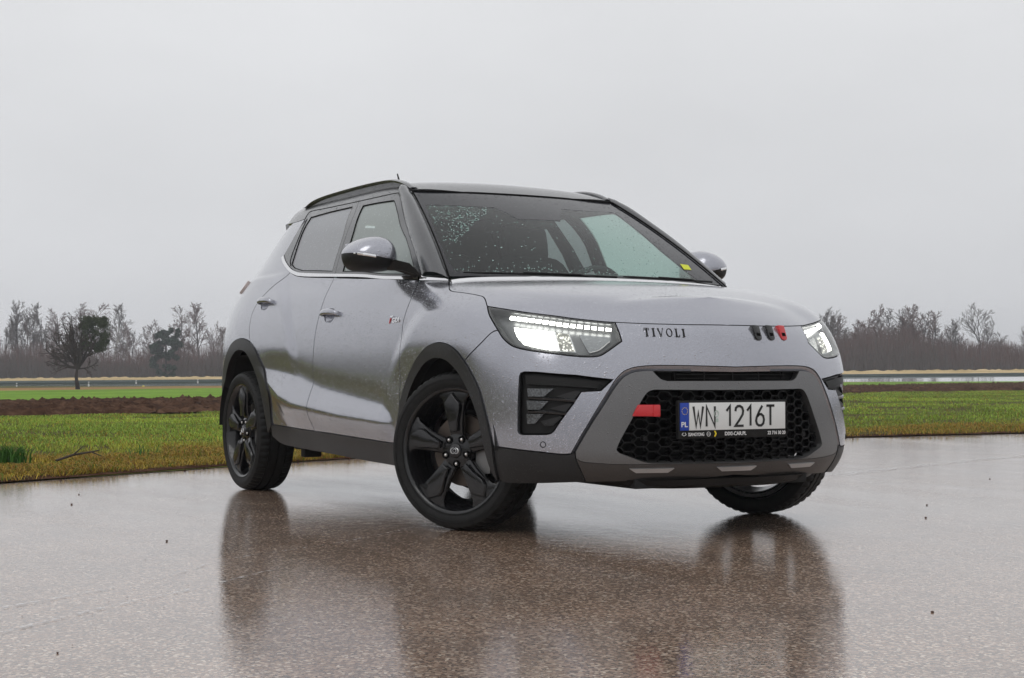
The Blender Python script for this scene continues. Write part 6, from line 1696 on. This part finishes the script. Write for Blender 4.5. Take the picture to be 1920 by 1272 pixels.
def tree_mesh(T, rmin, wmin, thick=True):
    A = [g for g in T.seg if (g[2] >= rmin) == thick]; V = []; F = []
    k = 4 if thick else 3
    for p, q, r0, r1 in A:
        d = (q-p)
        if d.length < 1e-6: continue
        a = d.orthogonal().normalized(); b = d.normalized().cross(a); i0 = len(V)
        if thick:
            for c, r in ((p, r0), (q, r1)):
                for j in range(4):
                    t = j*math.pi/2; V.append(c+(a*math.cos(t)+b*math.sin(t))*r)
            F += [(i0+j, i0+(j+1) % 4, i0+4+(j+1) % 4, i0+4+j) for j in range(4)]
        else:
            r0, r1 = max(r0, wmin), max(r1, wmin*.6)
            for c, r in ((p, r0), (q, r1)):
                for j in range(3):
                    t = j*math.pi*2/3; V.append(c+(a*math.cos(t)+b*math.sin(t))*r)
            F += [(i0+j, i0+(j+1) % 3, i0+3+(j+1) % 3, i0+3+j) for j in range(3)]
    return np.array([tuple(v) for v in V]), np.array(F)
KINDS = {
 'birch': dict(up=[.35, .25, -.10, -.35], wob=.16, taper=.75, lv=3, n=[16, 8, 6], lo=[.28, .2, .15], ang=[34, 38, 40], len=[.36, .50, .55]),
 'poplar': dict(up=[.5, .5, .35, .2], wob=.12, taper=.8, lv=3, n=[18, 8, 6], lo=[.30, .2, .15], ang=[34, 35, 38], len=[.30, .48, .5]),
 'forked': dict(up=[.3, .45, .35, .2], wob=.2, taper=.7, lv=3, n=[8, 9, 7], lo=[.42, .25, .2], ang=[26, 36, 40], len=[.62, .42, .48]),
 'fruit': dict(up=[.0, .12, .0, -.1], wob=.30, taper=.6, lv=4, n=[8, 8, 6, 5], lo=[.45, .2, .15, .1], ang=[60, 46, 45, 45], len=[.85, .55, .52, .5]),
 'bush': dict(up=[.3, .4, .3], wob=.2, taper=.7, lv=2, n=[9, 6], lo=[.1, .15], ang=[38, 35], len=[.75, .5]),
}
PROTO = {}
def proto(kind, seed, bark_m, twig_m, ht=10.0, r0=.14, wmin=.024):
    k = (kind, seed, bark_m.name, twig_m.name)
    if k in PROTO: return PROTO[k]
    T = Tree(seed); T.grow(Vector((0, 0, 0)), Vector((T.r.uniform(-.05, .05), T.r.uniform(-.05, .05), 1)).normalized(), ht, r0, 0, KINDS[kind])
    zt = max(g[1].z for g in T.seg); out = []
    for th, mt in ((True, bark_m), (False, twig_m)):
        V, F = tree_mesh(T, r0*.25, wmin, th); V = V*(10.0/zt)
        nm = 'trunk' if th else 'crown'
        me = bpy.data.meshes.new(nm); me.from_pydata([tuple(v) for v in V], [], [tuple(f) for f in F]); me.materials.append(mt); out.append(me)
    PROTO[k] = out; return out
def put_tree(name, px, ytop, d, kind, seed, bark_m, twig_m, label, group=None, wide=1.0, ybase=None, extra=None):
    a = (px-960)/2944; x, y = at(a, d); z0 = terr(np.array([x]), np.array([y]))[0]-.1 if ybase is None else zy(ybase, d)
    h = zy(ytop, d)-z0; s = h/10; r = empty(name, (x, y, z0)); r.rotation_euler = (0, 0, seed*1.7+px)
    r.scale = (s*wide, s*wide, s); tag(r, label, 'tree', group)
    for nm, me in zip(('trunk', 'crown'), proto(kind, seed, bark_m, twig_m)):
        o = bpy.data.objects.new(nm, me); COL.objects.link(o); o.parent = r
    return r
GRP = 'bare trees behind the far road'
L_ = [
 ('alder_tree', 8, 590, 205, 'forked', 1, M_GREY, M_TWIGG, 'bare grey tree cut by the left edge of the photo', 1),
 ('poplar_tree', 29, 566, 200, 'poplar', 2, M_BARK, M_TWIGG, 'tall thin bare tree near the left edge, left of a close pair', .75),
 ('poplar_tree', 38, 562, 198, 'poplar', 3, M_BARK, M_TWIGG, 'tallest thin bare tree near the left edge, right of a close pair', .7),
 ('forked_tree', 70, 571, 200, 'forked', 4, M_BARK, M_TWIGG, 'bare tree with an open fork, left of the dark fruit tree', .9),
 ('forked_tree', 81, 566, 203, 'poplar', 5, M_BARK, M_TWIGG, 'slim bare tree leaning beside the open fork, left of the fruit tree', .8),
 ('birch_tree', 52, 600, 215, 'birch', 6, M_GREY, M_TWIGR, 'short reddish bare tree between the two tall pairs on the left', 1),
 ('birch_tree', 112, 578, 212, 'birch', 7, M_GREY, M_TWIGR, 'reddish bare birch rising behind the left limbs of the fruit tree', 1.1),
 ('birch_tree', 138, 566, 207, 'birch', 8, M_GREY, M_TWIGR, 'tall reddish bare birch directly behind the fruit tree', 1.1),
 ('birch_tree', 172, 568, 210, 'birch', 9, M_GREY, M_TWIGR, 'reddish bare birch above the ivy clad side of the fruit tree', 1.05),
 ('birch_tree', 207, 567, 206, 'birch', 10, M_BIRCH, M_TWIGG, 'tall pale bare birch just right of the fruit tree', .95),
 ('birch_tree', 237, 605, 204, 'birch', 11, M_BIRCH, M_TWIGR, 'shorter pale birch standing right of the tall birch beside the fruit tree', .9),
 ('birch_tree', 258, 640, 204, 'birch', 12, M_BIRCH, M_TWIGR, 'low bare tree in the gap left of the dark pine', .9),
 ('birch_tree', 276, 612, 200, 'birch', 13, M_BIRCH, M_TWIGR, 'thin white stemmed birch left of the dark pine', .8),
 ('birch_tree', 303, 598, 214, 'birch', 14, M_GREY, M_TWIGR, 'bare tree whose top shows above the dark pine', 1),
 ('birch_tree', 352, 573, 204, 'birch', 15, M_GREY, M_TWIGR, 'reddish bare birch on the left side of the clump by the car', 1),
 ('birch_tree', 374, 567, 202, 'birch', 16, M_GREY, M_TWIGR, 'tallest reddish bare birch of the clump left of the car', 1.05),
 ('birch_tree', 398, 600, 206, 'forked', 17, M_GREY, M_TWIGR, 'lower bare tree on the right side of the clump left of the car', 1),
 ('birch_tree', 420, 610, 203, 'birch', 18, M_BIRCH, M_TWIGR, 'pale trunked tree partly hidden by the car tail', .9),
 ('birch_tree', 330, 625, 212, 'birch', 19, M_GREY, M_TWIGG, 'short bare tree between the dark pine and the clump by the car', 1),
 ('forked_tree', 1532, 575, 190, 'forked', 20, M_BARK, M_TWIGG, 'dark bare tree whose crown shows just above the left headlamp', 1),
 ('forked_tree', 1558, 592, 192, 'birch', 21, M_BARK, M_TWIGG, 'dark bare tree just right of the left headlamp', 1),
 ('birch_tree', 1590, 612, 195, 'birch', 22, M_GREY, M_TWIGG, 'short bare tree in the first dip right of the car', 1.1),
 ('birch_tree', 1618, 580, 192, 'birch', 23, M_GREY, M_TWIGR, 'bare tree on the left shoulder of the dense clump right of the car', 1.1),
 ('birch_tree', 1642, 570, 194, 'poplar', 24, M_GREY, M_TWIGR, 'tall bare tree left of the middle of the dense clump', .9),
 ('birch_tree', 1668, 576, 190, 'birch', 25, M_GREY, M_TWIGG, 'bushy bare tree in the middle of the dense clump right of the car', 1.1),
 ('birch_tree', 1694, 570, 193, 'poplar', 26, M_BARK, M_TWIGR, 'tall dark bare tree right of the middle of the dense clump', .9),
 ('birch_tree', 1716, 573, 191, 'birch', 27, M_BARK, M_TWIGR, 'tallest dark bare tree on the right of the dense clump', 1.1),
 ('birch_tree', 1744, 582, 190, 'birch', 28, M_BARK, M_TWIGR, 'last bare tree of the dense clump before the gap', 1.0),
 ('birch_tree', 1772, 615, 195, 'birch', 29, M_GREY, M_TWIGG, 'low bare tree in the gap left of the tall open crowned tree', 1.1),
 ('forked_tree', 1796, 594, 192, 'forked', 30, M_GREY, M_TWIGG, 'bare tree left of the tall open crowned tree', .9),
 ('forked_tree', 1834, 568, 190, 'forked', 31, M_BARK, M_TWIGG, 'tall open crowned bare tree near the right edge', 1.15),
 ('birch_tree', 1862, 606, 194, 'birch', 32, M_GREY, M_TWIGG, 'bare tree right of the tall open crowned tree', 1),
 ('birch_tree', 1884, 622, 192, 'birch', 33, M_BARK, M_TWIGG, 'lowest bare tree close to the right edge', 1),
 ('forked_tree', 1916, 606, 195, 'forked', 34, M_GREY, M_TWIGG, 'bare tree cut by the right edge of the photo', .9),
 ('forked_tree', 1945, 590, 195, 'birch', 35, M_GREY, M_TWIGG, 'bare tree standing just outside the right edge', 1),
 ('forked_tree', -20, 580, 203, 'forked', 36, M_GREY, M_TWIGG, 'bare tree standing just outside the left edge', 1),
]
for nm, px, yt, d, kd, sd, bm_, tw, lab, wd in L_:
    put_tree('bare_tree' if nm != 'birch_tree' else 'birch_tree', px, yt, d, kd, [1, 2, 3, 4, 5, 6][sd % 6]+(0), bm_, tw, lab, GRP, wd*1.15)
r8 = random.Random(12); ORD = 'first second third fourth fifth sixth seventh eighth ninth tenth eleventh twelfth thirteenth fourteenth'.split()
for left, n_, x0_, x1_ in ((True, 12, -15, 425), (False, 14, 1545, 1925)):
    for i, px in enumerate(sorted(r8.uniform(x0_, x1_) for _ in range(n_))):
        top = np.interp(px, [0, 240, 270, 330, 430], [592, 600, 640, 625, 612]) if left else np.interp(px, [1540, 1600, 1700, 1760, 1800, 1930], [596, 592, 580, 596, 622, 628])
        put_tree('bare_tree', px, top+r8.uniform(-8, 14), r8.uniform(214, 232) if left else r8.uniform(200, 222), r8.choice(['birch', 'poplar', 'forked']), r8.choice([1, 2, 3, 4, 5, 6]), M_GREY, r8.choice([M_TWIGR, M_TWIGG]),
                 ORD[i]+(' faint tree from the left edge in the misty second row' if left else ' faint tree rightwards from the car in the misty second row'), 'second row of bare trees on the left' if left else 'second row of bare trees on the right', 1.3)
# leaf clumps
def leaves(centres, n, rad, size, col, seed):
    rs = np.random.RandomState(seed); C = np.array(centres, float); i = rs.randint(0, len(C), n); v = rs.normal(0, 1, (n, 3)); v /= np.linalg.norm(v, axis=1)[:, None]; P = C[i, :3]+v*C[i, 3:4]*(rs.uniform(0, 1, (n, 1))**.35)*rad
    a = rs.normal(0, 1, (n, 3)); a /= np.linalg.norm(a, axis=1)[:, None]; b = np.cross(a, rs.normal(0, 1, (n, 3))); b /= np.linalg.norm(b, axis=1)[:, None]; s = size*rs.uniform(.5, 1.4, (n, 1))
    V = np.stack([P-a*s, P+b*s*.6, P+a*s, P-b*s*.6], 1).reshape(-1, 3); F = np.arange(n*4).reshape(-1, 4); col_ = np.array(col)*rs.uniform(.5, 1.5, (n, 1)); return V, F, np.repeat(np.column_stack([col_, np.ones(n)]), 4, 0)
# the old fruit tree, half clad in ivy
d_ = 76.; a_ = (146-960)/2944; x, y = at(a_, d_); z0 = zy(730.5, d_); ft = empty('fruit_tree', (x, y, z0)); tag(ft, 'dark gnarled fruit tree with green ivy on its right side, alone before the road', 'tree')
hh = zy(598, d_)-z0
T = Tree(77); K_ = KINDS['fruit']; T.grow(Vector((0, 0, 0)), Vector((.03, .0, 1)), .95, .135, 0, dict(K_, n=[1, 8, 6, 5], lo=[.9]+K_['lo'][1:], len=[.5]+K_['len'][1:]))
top = Vector((0.02, 0, .90)); ex = Vector((RH[0], RH[1], 0)); ey = Vector((DH[0], DH[1], 0))
for s_, u_, L0, r_ in ((-1.0, .30, 1.75, .06), (-.85, .70, 1.65, .05), (-.35, 1.0, 1.5, .06), (.05, 1.1, 1.6, .05), (.45, 1.0, 1.75, .075), (.9, .45, 1.45, .05), (-1.0, .0, 1.45, .04), (.95, .15, 1.0, .04), (-.5, .6, 1.3, .04), (-.60, .95, 1.95, .05), (-.22, 1.0, 1.9, .05), (-.8, .5, 1.9, .045)):
    for dy in (-.25, .3) if abs(s_) < .8 else (0.05,):
        T.grow(top-Vector((0, 0, .1)), (ex*s_+ey*dy+Vector((0, 0, u_))).normalized(), L0, r_, 1, dict(K_, lv=4, n=[8, 8, 5, 4]))
for th, mt, nm in ((True, M_BARK, 'trunk'), (False, M_TWIGD, 'crown')):
    V, F = tree_mesh(T, .022, .0068, th); V = V*np.array([1, 1, hh/2.75])+np.array([x, y, z0])
    me = bpy.data.meshes.new(nm); me.from_pydata([tuple(v) for v in V], [], [tuple(f) for f in F]); me.materials.append(mt); o = bpy.data.objects.new(nm, me); link(o, ft)
iv = []
r7 = random.Random(5)
for k in range(130):
    bx, by, bw, bh = r7.choice([(160, 606, 9, 10), (174, 602, 10, 7), (192, 604, 9, 8), (166, 622, 12, 12), (186, 622, 15, 10), (176, 640, 17, 10), (196, 636, 7, 9), (160, 648, 7, 8), (188, 652, 9, 6)])
    px = bx+r7.uniform(-bw, bw); py = by+r7.uniform(-bh, bh)
    aa = (px-960)/2944; dd_ = d_+r7.uniform(-.5, .5); xx, yy = at(aa, dd_); iv.append((xx, yy, zy(py, dd_), r7.uniform(.08, .19)))
V, F, c_ = leaves(iv, 26000, 1.1, .024, (.042, .058, .018), 6); o = fast_mesh('ivy', V, F, M_LEAFD, col=c_); o.parent = ft; o.matrix_parent_inverse = Matrix.Translation((-x, -y, -z0))
# dark pine
def evergreen(px, d, blobs, n, col, label, name='pine_tree', size=.13, seed=3):
    a = (px-960)/2944; x, y = at(a, d); z0 = terr(np.array([x]), np.array([y]))[0]; r = empty(name, (x, y, z0)); tag(r, label, 'tree')
    C = []; rr_ = random.Random(seed)
    for bx, by, br in blobs:
        for k in range(7):
            q = br*.95; dx = rr_.uniform(-q, q); dy = rr_.uniform(-q, q); dd_ = d+rr_.uniform(-1, 1)*br*d/2944
            xx, yy = at((bx+dx-960)/2944, dd_); C.append((xx, yy, zy(by+dy, dd_), br*.36*d/2944))
    V, F, c_ = leaves(C, n, 1.0, size, col, seed); o = fast_mesh('crown', V, F, M_LEAFD, col=c_); o.parent = r; o.matrix_parent_inverse = Matrix.Translation((-x, -y, -z0))
    m = MB(); m.tube([(x, y, z0-.2), (x, y, zy(blobs[0][1], d))], [.16, .07], 6); m.obj('trunk', M_BARK, r, True)
evergreen(311, 168, [(312, 622, 12), (325, 630, 12), (296, 634, 12), (308, 645, 18), (327, 650, 14), (290, 655, 12), (305, 672, 18), (322, 680, 14), (295, 690, 14), (315, 697, 12)], 15000, (.020, .050, .026), 'dense dark green pine left of the car, the only evergreen of that clump')
# undergrowth: countless thin stems, reads as one dark mass
def brush(name, n, amin, amax, d0, d1, ytop, mat, seed, wmin=.02, spread=.5):
    rs = np.random.RandomState(seed); a = rs.uniform(amin, amax, n); d = rs.uniform(d0, d1, n); x, y = at(a, d); z0 = terr(x, y)-.2
    yt = np.array([ytop(q*2944+960) for q in a])+14*(vnoise(np.column_stack([a*2944, a*0]), 17, seed)-.35)+7*(vnoise(np.column_stack([a*2944, a*0]), 5, seed+1)-.5); h = np.maximum(.8, zy(yt, d)-z0)*rs.uniform(.35, 1, n)
    tilt = rs.normal(0, spread*.25, (n, 2)); z1 = z0+h*rs.uniform(0, .65, n); h2 = (z0+h-z1)
    P0 = np.column_stack([x, y, z1]); P1 = P0+np.column_stack([tilt[:, 0]*h2, tilt[:, 1]*h2, h2]); w = wmin*rs.uniform(.6, 1.6, n); an = rs.uniform(0, np.pi, n); W_ = np.column_stack([np.cos(an)*w, np.sin(an)*w, np.zeros(n)])
    V = np.stack([P0-W_, P0+W_, P1+W_*.5, P1-W_*.5], 1).reshape(-1, 3); return fast_mesh(name, V, np.arange(n*4).reshape(-1, 4), mat, kind='stuff')
def yl(px):
    return np.interp(px, [-2500, -400, 0, 60, 120, 200, 260, 340, 430, 900, 1500, 1560, 1640, 1740, 1800, 1880, 1960, 2600], [640, 640, 664, 660, 668, 671, 676, 668, 655, 650, 645, 640, 622, 630, 655, 660, 662, 645])
brush('undergrowth', 40000, -.50, -.14, 172, 235, yl, M_TWIGG, 61, .022)
brush('undergrowth', 30000, .17, .45, 165, 235, lambda p: yl(p)+14, M_TWIGG, 62, .022)
def yl2(px): return np.interp(px, [0, 430, 1500, 1600, 1700, 1760, 1920], [668, 662, 640, 610, 600, 625, 640])
brush('thin_stems', 22000, -.45, -.14, 178, 225, lambda p: yl(p)-22, M_TWIGR, 63, .015)
brush('thin_stems', 26000, .17, .42, 172, 225, lambda p: yl2(p)+2, M_TWIGR, 64, .015)
brush('thin_stems', 14000, .17, .42, 175, 225, lambda p: yl2(p)+10, M_TWIGG, 65, .02)
# woods further round, seen mirrored in the car's flank and paint
def wood(name, b0, b1, n, rad, hmin, hmax, seed, col):
    rs = np.random.RandomState(seed); C = []
    for k in range(n):
        b = rs.uniform(b0, b1); r = rad*rs.uniform(.94, 1.12); x = r*math.cos(b)-1; y = r*math.sin(b); h = rs.uniform(hmin, hmax)*(.75+.5*math.sin(b*23)**2); z = -.8; w = rs.uniform(1.0, 2.0)
        for q in range(9):
            f = (q+.5)/9; C.append((x+rs.uniform(-w, w)*(1-f), y+rs.uniform(-w, w)*(1-f), z+h*f, w*(1.15-f)*rs.uniform(.7, 1.2)))
    V, F, c_ = leaves(C, n*170, 1.0, .30, col, seed); fast_mesh(name, V, F, M_LEAFD, col=c_, kind='stuff')
    m_ = n*45; b = rs.uniform(b0, b1, m_); r = rad*rs.uniform(.93, 1.1, m_); x = r*np.cos(b)-1; y = r*np.sin(b); h = rs.uniform(2, hmax*.9, m_); an = rs.uniform(0, 3.14, m_); w = .035
    W_ = np.column_stack([np.cos(an)*w, np.sin(an)*w, np.zeros(m_)]); P0 = np.column_stack([x, y, np.full(m_, -1.)]); P1 = P0+np.column_stack([rs.normal(0, .5, m_), rs.normal(0, .5, m_), h])
    fast_mesh('wood_stems', np.stack([P0-W_, P0+W_, P1+W_*.4, P1-W_*.4], 1).reshape(-1, 3), np.arange(m_*4).reshape(-1, 4), M_TWIGD, kind='stuff')
wood('far_wood', math.radians(172), math.radians(268), 420, 175, 7, 11, 71, (.030, .042, .028))
wood('far_wood', math.radians(-92), math.radians(128), 520, 260, 8, 13, 72, (.034, .042, .032))
brush('undergrowth', 26000, -.15, .18, 172, 235, lambda p: 640, M_TWIGD, 66, .022)
brush('thin_stems', 12000, -.15, .18, 178, 225, lambda p: 598, M_TWIGR, 67, .018)
# ---------------------------------------------------------------- damp air
t = NT('damp_air'); pv = t.n.new('ShaderNodeVolumePrincipled'); pv.inputs['Color'].default_value = (.93, .95, 1.0, 1); pv.inputs['Density'].default_value = .0011; pv.inputs['Anisotropy'].default_value = .2
t.l.new(pv.outputs[0], t.out.inputs['Volume'])
m = MB(); m.box((0, 0, 8.5), (900, 900, 23)); hz = m.obj('haze', t.m); hz['kind'] = 'stuff'
